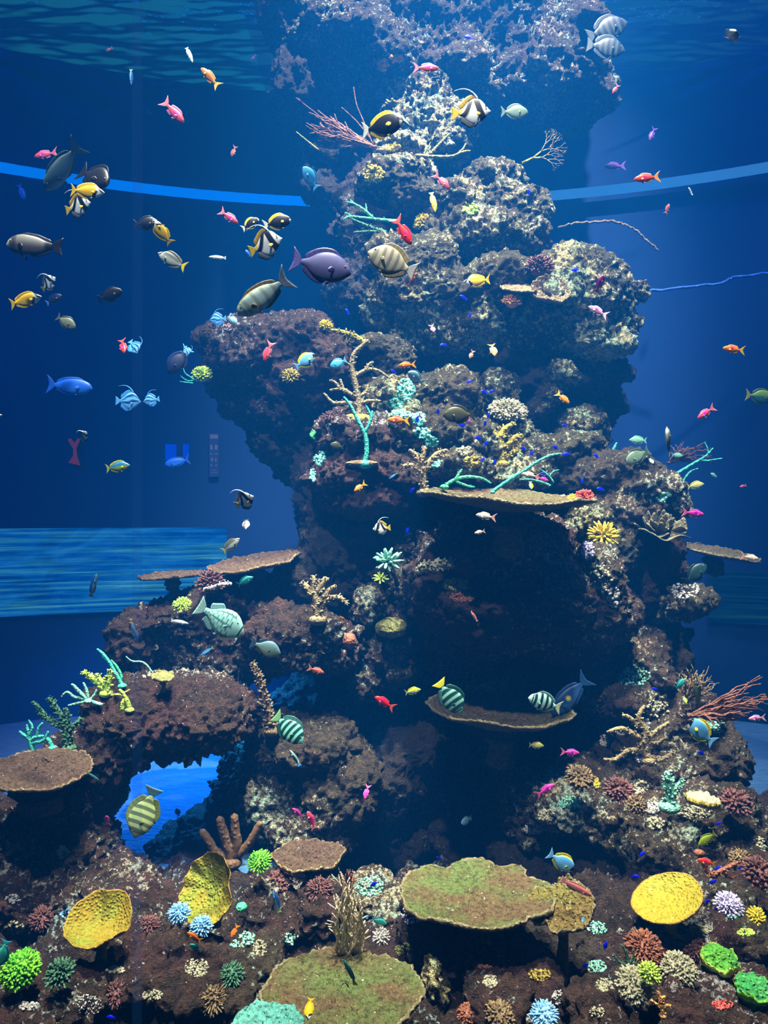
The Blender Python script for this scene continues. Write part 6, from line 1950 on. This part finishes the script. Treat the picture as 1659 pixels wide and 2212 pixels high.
# -- every swimmer: look, snout pixel, tail pixel, label
AN = 'anthias'
for look, hd, tl, lab, kw in [
    # upper left
    ('salmon', (229, 111), (243, 102), 'tiny pale pink fish just under the rippled water surface at the left', dict(Y=4.6)),
    ('white_slim', (417, 137), (402, 101), 'thin white wrasse diving beside the orange anthias at the upper left', dict(name='wrasse', yaw=10)),
    ('blue_slim', (284, 184), (283, 150), 'thin pale green wrasse hanging head down at the upper left', dict(name='wrasse', Y=4.4)),
    ('amber', (434, 147), (473, 188), 'orange anthias heading up left below the thin white wrasse', dict(name=AN, flip=False)),
    ('pink_spot', (397, 266), (352, 217), 'pink anthias with a magenta spot diving right at the upper left', dict(name=AN, Y=3.4)),
    ('purple_dim', (329, 248), (307, 237), 'faint purple fish left of the diving pink anthias', dict(Y=5.6)),
    ('salmon', (500, 339), (509, 315), 'small brownish orange fish diving above the left end of the blue tube', dict(name=AN, Y=5.0)),
    ('purple_dim', (541, 132), (553, 118), 'faint purple fish near the left boulder of the crown', dict(Y=5.8)),
    ('pink_spot', (74, 339), (124, 328), 'pink anthias with a magenta spot facing left just above the blue tube', dict(name=AN)),
    ('slate', (99, 411), (173, 312), 'long grey green surgeonfish slanting across the blue tube, seen from above', dict(name='surgeonfish', Y=3.4, lean=55)),
    ('black_white_mouth', (243, 412), (162, 356), 'large black tang with a white mouth in front of the blue tube', dict(name='tang', Y=3.3, yaw=30)),
    ('fox', (226, 416), (153, 411), 'yellow foxface under the large black tang', dict(name='foxface', Y=3.15)),
    ('banner', (199, 440), (139, 452), 'black and white bannerfish under the yellow foxface at the upper left', dict(name='bannerfish', Y=3.3, yaw=15)),
    ('deep_blue', (53, 431), (41, 398), 'small blue fish at the left edge below the blue tube', dict(Y=5.0)),
    ('black', (344, 482), (288, 485), 'black tang tucked behind the yellow foxface with a drooping head', dict(name='tang', Y=3.5)),
    ('fox', (332, 478), (368, 524), 'yellow foxface tilted head up beside the black tang', dict(name='foxface', Y=3.3, flip=True, yaw=15)),
    ('pink_spot', (514, 483), (475, 455), 'pink anthias with a spot left of the two white rimmed black tangs', dict(name=AN)),
    ('brown_powder', (560, 473), (523, 495), 'small black tang with a white rim, left one of two', dict(name='tang', Y=3.8)),
    ('brown_powder', (630, 474), (569, 488), 'black tang with a yellow arched back above the bannerfish', dict(name='tang', Y=3.4)),
    ('banner', (611, 518), (538, 541), 'black and white bannerfish right below the yellow backed black tang', dict(name='bannerfish', Y=3.2, yaw=15)),
    ('angel', (14, 527), (134, 534), 'large grey fish with black fins and tail at the left edge', dict(name='angelfish', Y=3.2)),
    ('rabbit', (341, 546), (401, 578), 'grey white rabbitfish with a yellow tail below the tilted foxface', dict(name='rabbitfish', Y=3.3)),
    ('white_slim', (451, 555), (488, 557), 'thin white needle-like fish lying level left of the large grey blue tang', dict(name='pipefish', Y=3.6)),
    ('deep_blue', (530, 540), (541, 553), 'tiny blue fish left of the bannerfish tail', dict(Y=4.5)),
    # around the pillar top
    ('pink_spot', (948, 148), (892, 147), 'pink anthias facing right in front of the crown', dict(name=AN)),
    ('banner', (1060, 240), (977, 246), 'black and white bannerfish facing right beside the rock neck', dict(name='bannerfish', Y=3.3)),
    ('pale_green', (1141, 243), (1082, 242), 'pale green tang facing right behind the right bannerfish', dict(name='tang', Y=4.6)),
    ('brown_powder', (872, 272), (782, 274), 'dark tang with a cream rim in front of the reddish brown sea fan', dict(name='tang', Y=3.4, yaw=25)),
    ('cleaner', (884, 270), (848, 243), 'thin blue white wrasse crossing above the cream rimmed tang', dict(name='wrasse', Y=3.8)),
    ('blue_tang', (656, 366), (684, 402), 'dim blue tang curving down left of the pillar top', dict(name='tang', Y=5.3, yaw=30, flip=False)),
    ('pink', (971, 409), (938, 375), 'pink anthias diving right above the yellow slim fish', dict(name=AN)),
    ('yellow_slim', (940, 462), (932, 412), 'slim yellow fish hanging head down on the upper pillar', dict(name='wrasse', yaw=20)),
    ('red_spot', (888, 529), (853, 470), 'vivid red anthias diving on the upper pillar', dict(name=AN, Y=3.2)),
    ('sail_pale', (795, 543), (897, 588), 'pale striped sailfin tang facing left in front of the pillar', dict(name='tang', Y=2.9)),
    ('grey_blue', (759, 592), (630, 560), 'large grey blue tang facing right in the centre left', dict(name='tang', Y=2.8)),
    ('long_pale', (513, 681), (625, 598), 'long pale surgeonfish slanting down left below the grey blue tang', dict(name='surgeonfish', Y=2.8, lean=20)),
    ('sail_dim', (1355, 47), (1270, 80), 'pale striped tang at the right end of the crown, upper one of the pair', dict(name='tang', Y=5.7)),
    ('sail_dim', (1350, 109), (1268, 97), 'pale striped tang at the right end of the crown, lower one of the pair', dict(name='tang', Y=5.6)),
    ('white_brown', (1574, 88), (1590, 66), 'white and brown fish swimming nose on at the top right', dict(Y=3.3, yaw=68)),
    ('pink', (1323, 203), (1336, 183), 'tiny bright pink fish right of the crown', dict(name=AN)),
    ('redorange_spot', (1369, 388), (1426, 382), 'orange red anthias with a spot in front of the right blue tube', dict(name=AN, Y=3.3)),
    ('salmon', (1446, 440), (1437, 462), 'tiny dim red fish under the right blue tube', dict(name=AN, Y=5.0)),
    ('white_slim', (1487, 404), (1496, 421), 'tiny thin white fish close under the right blue tube', dict(name='wrasse', Y=5.0)),
    ('purple_dim', (1403, 305), (1415, 275), 'very faint purple fish in the haze at the upper right', dict(Y=6.4)),
    ('purple_dim', (1305, 360), (1352, 358), 'very faint dark red fish above the right blue tube', dict(Y=6.2)),
    # left middle
    ('dark_stripe', (123, 601), (88, 624), 'small dark banded fish above the yellow foxface at the far left', dict(name='bannerfish', Y=4.0, yaw=20)),
    ('fox', (90, 640), (22, 658), 'yellow foxface at the far left edge', dict(name='foxface', Y=3.3)),
    ('navy', (134, 638), (100, 656), 'small dark blue fish with a yellowish tail right of the far left foxface', dict(Y=4.0)),
    ('black', (265, 628), (213, 648), 'small black tang left of the joint in the pane', dict(name='tang', Y=3.5)),
    ('olive_pale', (163, 709), (123, 684), 'olive grey tang below the far left foxface', dict(name='tang', Y=3.7)),
    ('red_spot', (272, 765), (259, 730), 'slim red anthias diving left of the joint in the pane', dict(name=AN, Y=3.6, yaw=30)),
    ('banner_blue', (299, 765), (279, 735), 'blue tinged bannerfish with a long filament right next to the slim red anthias', dict(name='bannerfish', Y=4.2, yaw=20, flip=False)),
    ('navy', (364, 808), (407, 752), 'dark navy tang with a pale tail near the left overhang', dict(name='tang', Y=4.4)),
    ('banner_blue', (408, 768), (400, 748), 'small blue banded fish at the tail of the dark navy tang', dict(name='bannerfish', Y=4.3, yaw=10)),
    ('deep_blue', (200, 839), (101, 830), 'big blue fish facing right in the dark left half', dict(Y=4.3)),
    ('banner_blue', (305, 868), (250, 866), 'blue lit bannerfish at the joint, left one of the two', dict(name='bannerfish', Y=4.5)),
    ('banner_blue', (309, 868), (344, 862), 'blue lit bannerfish at the joint, right one of the two', dict(name='bannerfish', Y=4.55)),
    ('dark_stripe', (190, 933), (173, 951), 'tiny black and white fish low in the dark left half', dict(name='bannerfish', Y=3.9, yaw=35)),
    ('white_brown', (5, 896), (-14, 903), 'small fish cut off by the left edge of the picture', dict(Y=4.0)),
    ('green_yellow', (281, 1004), (229, 1013), 'olive yellow fish with a blue back above the lit window', dict(Y=3.7)),
    ('deep_blue', (356, 1004), (409, 992), 'dim blue fish in front of the small reflected panes', dict(Y=6.0)),
    ('banner', (550, 1072), (508, 1092), 'black and white bannerfish above the lit window, left of the pillar', dict(name='bannerfish', Y=3.5, yaw=25, lean=15)),
    ('white_brown', (533, 1143), (529, 1122), 'tiny white fish under the bannerfish left of the pillar', dict(Y=4.0, yaw=50)),
    ('banner_blue', (452, 692), (488, 688), 'faint blue bannerfish above the tip of the left overhang', dict(name='bannerfish', Y=5.1)),
    ('white_blue', (512, 699), (494, 682), 'tiny pale cyan fish over the pale pink coral ball', dict(Y=4.6)),
    # centre
    ('salmon', (901, 592), (880, 618), 'slim pink fish pointing up under the pale striped sailfin tang', dict(name=AN, yaw=25)),
    ('fox', (1001, 609), (1058, 604), 'yellow foxface facing left on the middle of the pillar', dict(name='foxface', Y=4.4)),
    ('pink', (571, 782), (587, 738), 'pink anthias diving in front of the left overhang', dict(name=AN, Y=3.5)),
    ('powder', (683, 766), (637, 794), 'powder blue tang with a yellow back in front of the left overhang', dict(name='tang', Y=3.6)),
    ('blue_tang', (713, 793), (748, 777), 'teal blue tang facing left beside the brown tree coral', dict(name='tang', Y=4.2)),
    ('orange', (860, 790), (898, 787), 'pinkish orange anthias above the white blue tang', dict(name=AN)),
    ('white_blue', (881, 806), (915, 826), 'pale white blue tang at the head of the turquoise trail', dict(name='tang', Y=4.1, yaw=30)),
    ('pink', (937, 720), (932, 699), 'small pink fish under the broad crusted face', dict(name=AN, yaw=40)),
    ('orange_spot', (836, 907), (885, 909), 'bright orange anthias facing left by the turquoise trail', dict(name=AN)),
    ('olive', (956, 897), (1027, 896), 'olive tang facing left in the centre of the reef', dict(name='tang', Y=3.7)),
    ('magenta', (1017, 912), (1003, 903), 'pink fish peeping out behind the olive tang', dict(name=AN, Y=4.2)),
    ('amber', (1067, 772), (1063, 740), 'slim yellow orange fish hanging head down under the large round boulder', dict(name=AN, yaw=40)),
    ('salmon', (1014, 776), (1023, 756), 'small dull pink fish left of the slim yellow orange one', dict(name=AN, yaw=20)),
    ('olive', (713, 960), (742, 966), 'dark round fish half hidden on the red dome', dict(name='tang', Y=4.4)),
    ('amber', (765, 1062), (790, 1043), 'small orange anthias low on the red dome', dict(name=AN, yaw=20)),
    ('blue_slim', (840, 1035), (858, 1022), 'tiny teal striped wrasse on the red dome', dict(name='wrasse')),
    # right middle
    ('magenta', (1301, 597), (1290, 630), 'magenta fish pointing up on the large round boulder', dict(name=AN, yaw=35)),
    ('palepink', (1271, 662), (1313, 683), 'pale pink anthias on the face of the large round boulder', dict(name=AN)),
    ('orange_spot', (1561, 752), (1609, 758), 'golden orange anthias with a red spot at the right edge', dict(name=AN, Y=3.4)),
    ('amber', (1229, 873), (1203, 848), 'small yellow orange fish diving right of the crusted knob', dict(name=AN, yaw=15)),
    ('pink_spot', (1507, 904), (1544, 879), 'pink anthias heading down left at the right of the reef', dict(name=AN)),
    ('rabbit', (1437, 922), (1452, 984), 'grey fish seen from below with both side fins spread', dict(Y=3.3, lean=-55, yaw=15)),
    ('round_green', (1672, 862), (1611, 853), 'blurry green yellow fish cut by the right edge', dict(Y=4.6)),
    ('chromis', (1359, 950), (1397, 952), 'pale green fish facing left above the right shelf', dict(Y=4.4)),
    ('pale_green', (1352, 1000), (1402, 972), 'pale teal tang pair on the right shelf, upper fish', dict(name='tang', Y=4.9)),
    ('chromis', (1475, 985), (1452, 982), 'small dim teal fish in front of the brown whip coral', dict(Y=5.0)),
    ('chromis', (1410, 1002), (1405, 990), 'tiny green fish above the right shelf', dict(Y=4.8, yaw=40)),
    ('cream_pink', (1127, 1023), (1165, 1031), 'pinkish orange anthias lying over the long teal branch', dict(name=AN)),
    ('magenta', (1185, 1039), (1160, 1031), 'magenta fish right behind the pinkish orange anthias', dict(name=AN)),
    ('lemon_damsel', (1148, 1058), (1146, 1040), 'small yellow green fish above the topmost table coral', dict(yaw=20)),
    ('pale_yellow', (1521, 1045), (1485, 1052), 'pale yellow fish at the right beside the distant teal branch', dict(Y=4.5)),
    ('chromis', (1535, 1022), (1548, 1030), 'tiny dim green fish at the right of the pale yellow one', dict(Y=5.0)),
    ('pink_spot', (1598, 1052), (1612, 1048), 'tiny pink fish near the right edge above the magenta tailed one', dict(name=AN, Y=4.0)),
    ('magenta', (1521, 1112), (1473, 1106), 'bright magenta pink anthias right of the scroll coral', dict(name=AN, Y=3.4)),
    ('cream_pink', (1639, 1208), (1600, 1201), 'cream coloured fish on the tip of the long thin plate coral', dict(name=AN, Y=3.7)),
    ('dark_teal', (1526, 1220), (1479, 1258), 'dark tang over the free white crusted boulder', dict(name='tang', Y=4.3)),
    # middle left
    ('rabbit', (518, 1163), (481, 1192), 'pale green fish with a yellow tail above the upper brown plate', dict(Y=3.7)),
    ('blue_slim', (212, 1238), (193, 1290), 'thin white blue fish pointing up in front of the lit window', dict(name='wrasse', Y=3.5, yaw=20)),
    ('teal', (547, 1246), (513, 1264), 'turquoise fish curving under the upper brown plate', dict(Y=3.9, lean=15)),
    ('trigger', (527, 1371), (428, 1308), 'large turquoise triggerfish with a net pattern on the left', dict(name='triggerfish', Y=3.1)),
    ('blue_yellowfin', (297, 1385), (283, 1336), 'blue white fish with yellow fins at the left end of the dark ledge', dict(Y=3.9, lean=50)),
    ('grey_trigger', (606, 1411), (543, 1388), 'grey triggerfish facing right below the brown rounded ledge', dict(name='triggerfish', Y=3.5)),
    ('blue_slim', (432, 1417), (460, 1399), 'thin dark blue fish under the net patterned triggerfish', dict(name='wrasse', Y=4.0)),
    ('white_slim', (407, 1347), (370, 1340), 'thin white bent wrasse on the dark left ledge', dict(name='wrasse', Y=4.3)),
    ('banner', (805, 1143), (843, 1140), 'small bannerfish facing left on the dark pillar foot', dict(name='bannerfish', Y=4.1)),
    ('cream_pink', (1028, 1112), (1072, 1119), 'small beige fish under the rim of the topmost table coral', dict(name=AN, Y=3.7)),
    ('cream_pink', (1025, 1152), (1048, 1147), 'small beige fish in the shade on the huge block', dict(name=AN, Y=3.8)),
    ('rose_wrasse', (1017, 1320), (1031, 1342), 'slim pinkish fish on the face of the huge block', dict(name='wrasse')),
    ('orange', (735, 1332), (748, 1343), 'tiny orange fish beside the brown antler coral', dict(name=AN, yaw=20)),
    ('salmon', (700, 1454), (665, 1442), 'dull red anthias under the brown rounded ledge', dict(name=AN)),
    ('red_spot', (809, 1505), (852, 1531), 'red pink anthias with a pale tail in the dark hollow', dict(name=AN, Y=3.5)),
    ('lemon_damsel', (909, 1489), (875, 1497), 'yellow topped damselfish left of the lower table coral', dict(Y=3.7)),
    ('sail_yellow', (998, 1541), (947, 1473), 'striped tang with a yellow tail diving over the lower table coral', dict(name='tang', Y=3.5)),
    ('sail_teal', (656, 1602), (593, 1548), 'teal striped sailfin tang diving at the speckled pier', dict(name='tang', Y=3.4, yaw=15)),
    ('cleaner', (626, 1620), (648, 1655), 'thin yellow white wrasse with a blue tail under the teal striped tang', dict(name='wrasse', Y=3.5)),
    ('convict', (1141, 1507), (1212, 1530), 'pale tang with dark bars facing left over the lower table coral', dict(name='tang', Y=3.5)),
    ('gold_spot', (1192, 1546), (1271, 1464), 'dim blue surgeonfish with a yellow spot behind the barred tang', dict(name='surgeonfish', Y=4.3)),
    ('pale_yellow', (1175, 1611), (1143, 1609), 'small pale yellow fish under the lower table coral', dict(Y=4.0)),
    ('magenta', (1252, 1627), (1211, 1624), 'purplish red anthias right of the small pale yellow fish', dict(name=AN, Y=3.8)),
    ('teal', (1482, 1466), (1459, 1486), 'small bright teal fish above the rust red sea fan', dict(Y=4.0)),
    ('lemon_damsel', (1482, 1520), (1477, 1504), 'tiny yellow fish left of the rust red sea fan', dict(Y=4.0, yaw=20)),
    ('olive_wrasse', (1509, 1525), (1502, 1475), 'olive wrasse hanging head down by the rust red sea fan', dict(name='wrasse', Y=3.9)),
    ('powder', (1484, 1555), (1543, 1606), 'powder blue tang facing up left in front of the right slope', dict(name='tang', Y=3.4)),
    ('palepink', (1617, 1553), (1654, 1550), 'pink anthias facing left under the rust red sea fan', dict(name=AN, Y=3.5)),
    # lower left
    ('sail_olive', (293, 1806), (331, 1706), 'olive striped tang diving in front of the bright blue gap', dict(name='tang', Y=3.3, yaw=10)),
    ('magenta', (234, 1758), (230, 1786), 'small pink fish left of the olive striped tang', dict(name=AN, yaw=35)),
    ('green_wrasse', (214, 1686), (188, 1668), 'dark green wrasse at the right rim of the far left plate', dict(name='wrasse', Y=3.5)),
    ('black', (382, 1745), (385, 1765), 'tiny black fish inside the blue gap', dict(Y=4.8, yaw=20)),
    ('magenta', (631, 1746), (656, 1767), 'pink fish with a purple spot, left one of a close pair', dict(name=AN, Y=3.6)),
    ('pink_spot', (664, 1752), (681, 1793), 'pink fish with a purple spot, right one of a close pair', dict(name=AN, Y=3.5)),
    ('magenta', (788, 1724), (796, 1698), 'magenta fish diving on the speckled pier', dict(name=AN, yaw=30)),
    ('white_blue', (995, 1775), (1020, 1771), 'pale round disc-shaped fish in the dark hollow', dict(name='discfish', Y=4.2, yaw=40)),
    ('orange', (404, 2014), (436, 2034), 'orange anthias over the pale blue bush corals', dict(name=AN, Y=2.7)),
    ('teal', (412, 2036), (430, 2058), 'blue teal fish under the orange anthias at the front', dict(Y=2.65, yaw=20)),
    ('orange', (500, 2024), (513, 2000), 'small orange anthias over the mint green patch', dict(name=AN, Y=2.8, yaw=20)),
    ('teal', (-4, 2090), (14, 2030), 'teal fish cut by the left edge above the bright green coral ball', dict(Y=2.5, flip=True)),
    ('blue_slim', (590, 1922), (604, 1972), 'slim blue wrasse with a yellow tail pointing up at the front', dict(name='wrasse', Y=2.9)),
    ('teal', (836, 1996), (803, 1984), 'teal fish beside the pale sea whip', dict(Y=3.0)),
    ('cleaner', (780, 1985), (799, 1978), 'tiny yellow teal fish just left of the teal fish by the whip', dict(Y=3.0)),
    ('green_wrasse', (743, 2072), (767, 2127), 'blue finned green wrasse over the bottom table coral', dict(name='wrasse', Y=2.45, lean=30)),
    ('fox', (666, 2197), (671, 2163), 'yellow fish with a white face at the bottom of the picture', dict(name='foxface', Y=2.4, yaw=35)),
    # lower right
    ('magenta', (1198, 1694), (1158, 1719), 'magenta anthias heading up right over the right bank', dict(name=AN, Y=3.5)),
    ('powder', (1241, 1880), (1185, 1843), 'powder blue tang diving right above the golden table coral', dict(name='tang', Y=3.0)),
    ('rose_wrasse', (1279, 1936), (1212, 1899), 'slim pinkish white fish along the edge of the golden table coral', dict(name='wrasse', Y=2.9)),
    ('lemon_green', (1508, 1826), (1546, 1800), 'yellow green fish heading down left on the right bank', dict(Y=3.3)),
    ('redorange_spot', (1506, 1857), (1548, 1868), 'red orange anthias above the right yellow plate coral', dict(name=AN, Y=3.2)),
    ('white_blue', (1257, 1992), (1263, 1980), 'tiny pale turquoise fish right of the golden table coral', dict(Y=2.9, yaw=30)),
]:
    fish(look, hd, tl, lab, **kw)

# -- the small blue damselfish: too small to show parts, one mesh each
LOOKS['damsel'] = ('rabbit', c_plain((0.05, 0.07, 0.97), (0.07, 0.11, 0.99)), (0.05, 0.08, 0.9), (0.06, 0.14, 0.95), .03)
SH['rabbit_small'] = SH['rabbit']


def merged(look):
    V, Fc, Co = [], [], []
    for nm, me in fish_meshes(look):
        if nm in ('eye', 'pectoral_fin', 'pelvic_fin'):
            continue
        n = len(V)
        V.extend([tuple(v.co) for v in me.vertices])
        Fc.extend([tuple(i + n for i in p.vertices) for p in me.polygons])
        c = np.empty(len(me.vertices) * 4, np.float32)
        me.color_attributes['Col'].data.foreach_get('color', c)
        Co.append(c.reshape(-1, 4)[:, :3])
    me = mesh_from('damselfish', V, Fc)
    colour_mesh(me, np.concatenate(Co))
    return me


DM = merged('damsel')
for (x, y, L, a, lab) in [
    (1012, 80, 20, 170, 'tiny blue damselfish in front of the crown'),
    (1142, 415, 14, 95, 'tiny blue damselfish at the right rim of the tall shoulder'),
    (750, 673, 14, 120, 'tiny blue damselfish in the dark left of the middle rock face'),
    (1001, 643, 18, 150, 'tiny blue damselfish below the foxface on the pillar, upper one'),
    (1016, 681, 13, 60, 'tiny blue damselfish below the foxface on the pillar, lower one'),
    (1242, 583, 18, 185, 'tiny blue damselfish on top of the large round boulder'),
    (957, 745, 16, 195, 'tiny blue damselfish under the broad crusted face'),
    (850, 803, 14, 145, 'tiny blue damselfish left of the white blue tang'),
    (1014, 824, 14, 205, 'tiny blue damselfish in the dark right of the white blue tang'),
    (1046, 847, 17, 170, 'tiny blue damselfish above the pale bushy coral, left one'),
    (1062, 845, 13, 215, 'tiny blue damselfish above the pale bushy coral, right one'),
    (946, 890, 14, 100, 'tiny blue damselfish left of the olive tang'),
    (902, 905, 15, 85, 'tiny blue damselfish at the tail of the bright orange anthias'),
    (998, 919, 17, 165, 'tiny blue damselfish under the olive tang'),
    (1055, 898, 14, 70, 'tiny blue damselfish at the left edge of the pale bushy coral'),
    (1048, 915, 13, 80, 'tiny blue damselfish under the left edge of the pale bushy coral'),
    (1032, 946, 16, 175, 'tiny blue damselfish left of the golden antler coral, upper one'),
    (1050, 958, 15, 60, 'tiny blue damselfish left of the golden antler coral, lower one'),
    (1042, 993, 13, 50, 'tiny blue damselfish above the creeping green branches, left one'),
    (1069, 998, 12, 80, 'tiny blue damselfish above the creeping green branches, right one'),
    (1130, 969, 15, 155, 'tiny blue damselfish right of the golden antler coral, upper one'),
    (1149, 979, 14, 60, 'tiny blue damselfish right of the golden antler coral, lower one'),
    (1200, 967, 16, 145, 'tiny blue damselfish at the tip of the long teal branch, upper one'),
    (1223, 981, 18, 190, 'tiny blue damselfish at the tip of the long teal branch, right one'),
    (1219, 919, 13, 170, 'tiny blue damselfish on the crusted slope under the right knob'),
    (1288, 985, 15, 140, 'tiny blue damselfish left of the stalked yellow table'),
    (1297, 1057, 19, 165, 'tiny blue damselfish above the red finger coral'),
    (1258, 1038, 13, 80, 'tiny blue damselfish on the slope above the small yellow coral'),
    (1175, 1023, 15, 170, 'tiny blue damselfish at the magenta fish over the teal branch'),
    (890, 1060, 16, 50, 'tiny blue damselfish at the foot of the brown antler coral'),
    (980, 1081, 12, 100, 'tiny blue damselfish over the topmost table coral, left one'),
    (1139, 1093, 12, 170, 'tiny blue damselfish over the topmost table coral, right one'),
    (880, 1147, 16, 75, 'tiny blue damselfish beside the small bannerfish'),
    (1414, 1488, 13, 170, 'tiny blue damselfish on the column rock at the right'),
    (1384, 1631, 16, 80, 'tiny blue damselfish on the branch rubble'),
    (1515, 1627, 20, 155, 'tiny blue damselfish under the right powder blue tang'),
    (948, 1854, 15, 150, 'tiny blue damselfish above the large green table coral in the dark'),
    (807, 1910, 18, 30, 'tiny blue damselfish over the mint crust behind the sea whip'),
    (983, 1919, 16, 5, 'tiny blue damselfish over the large green table coral, left one'),
    (1064, 1883, 16, 115, 'tiny blue damselfish over the large green table coral, right one'),
    (782, 2070, 20, 170, 'tiny blue damselfish at the foot of the pale sea whip'),
    (1321, 1714, 18, 170, 'tiny blue damselfish on the right bank above the dark mound'),
    (1387, 1845, 18, 35, 'tiny blue damselfish in the dark under the right bank, upper one'),
    (1372, 1893, 18, 5, 'tiny blue damselfish in the dark under the right bank, lower one'),
    (1552, 1779, 14, 20, 'tiny blue damselfish above the yellow green fish'),
    (1553, 1876, 24, 8, 'tiny blue damselfish right of the red orange anthias'),
    (1603, 1876, 18, 5, 'tiny blue damselfish near the right edge above the lavender bush'),
    (1539, 1905, 20, 22, 'tiny blue damselfish above the right rim of the yellow plate'),
    (1237, 1920, 20, 165, 'tiny blue damselfish over the golden table coral'),
    (1489, 1937, 19, 3, 'tiny blue damselfish over the yellow plate coral, topmost of three'),
    (1478, 1961, 17, 175, 'tiny blue damselfish over the yellow plate coral, middle of three'),
    (1453, 1979, 11, 60, 'tiny blue damselfish over the yellow plate coral, lowest of three'),
    (1528, 1948, 16, 50, 'tiny blue damselfish right beside the yellow plate coral'),
    (1547, 1964, 12, 170, 'tiny blue damselfish left of the lavender bush'),
    (1308, 2043, 20, 75, 'tiny blue damselfish left of the rusty bushy table'),
    (1264, 2086, 18, 40, 'tiny blue damselfish on the bed below the golden table coral'),
    (1471, 2076, 10, 90, 'tiny blue damselfish over the right pale cauliflower coral'),
    (1354, 2030, 10, 0, 'tiny blue damselfish above the rusty bushy table'),
    (240, 2198, 22, 178, 'tiny blue damselfish at the bottom left'),
    (762, 2107, 10, 130, 'tiny blue damselfish at the tail of the green wrasse'),
]:
    r = math.radians(a)
    hd = (x + math.cos(r) * L / 2, y - math.sin(r) * L / 2)
    tl = (x - math.cos(r) * L / 2, y + math.sin(r) * L / 2)
    Y = room_for(hd, tl, 4.6, 0.16)
    M, c = fish_frame(hd, tl, Y, rng.uniform(-10, 25))
    o = obj('damselfish', DM)
    o.matrix_world = M
    tag(o, lab, 'fish', 'small blue damselfish around the reef')
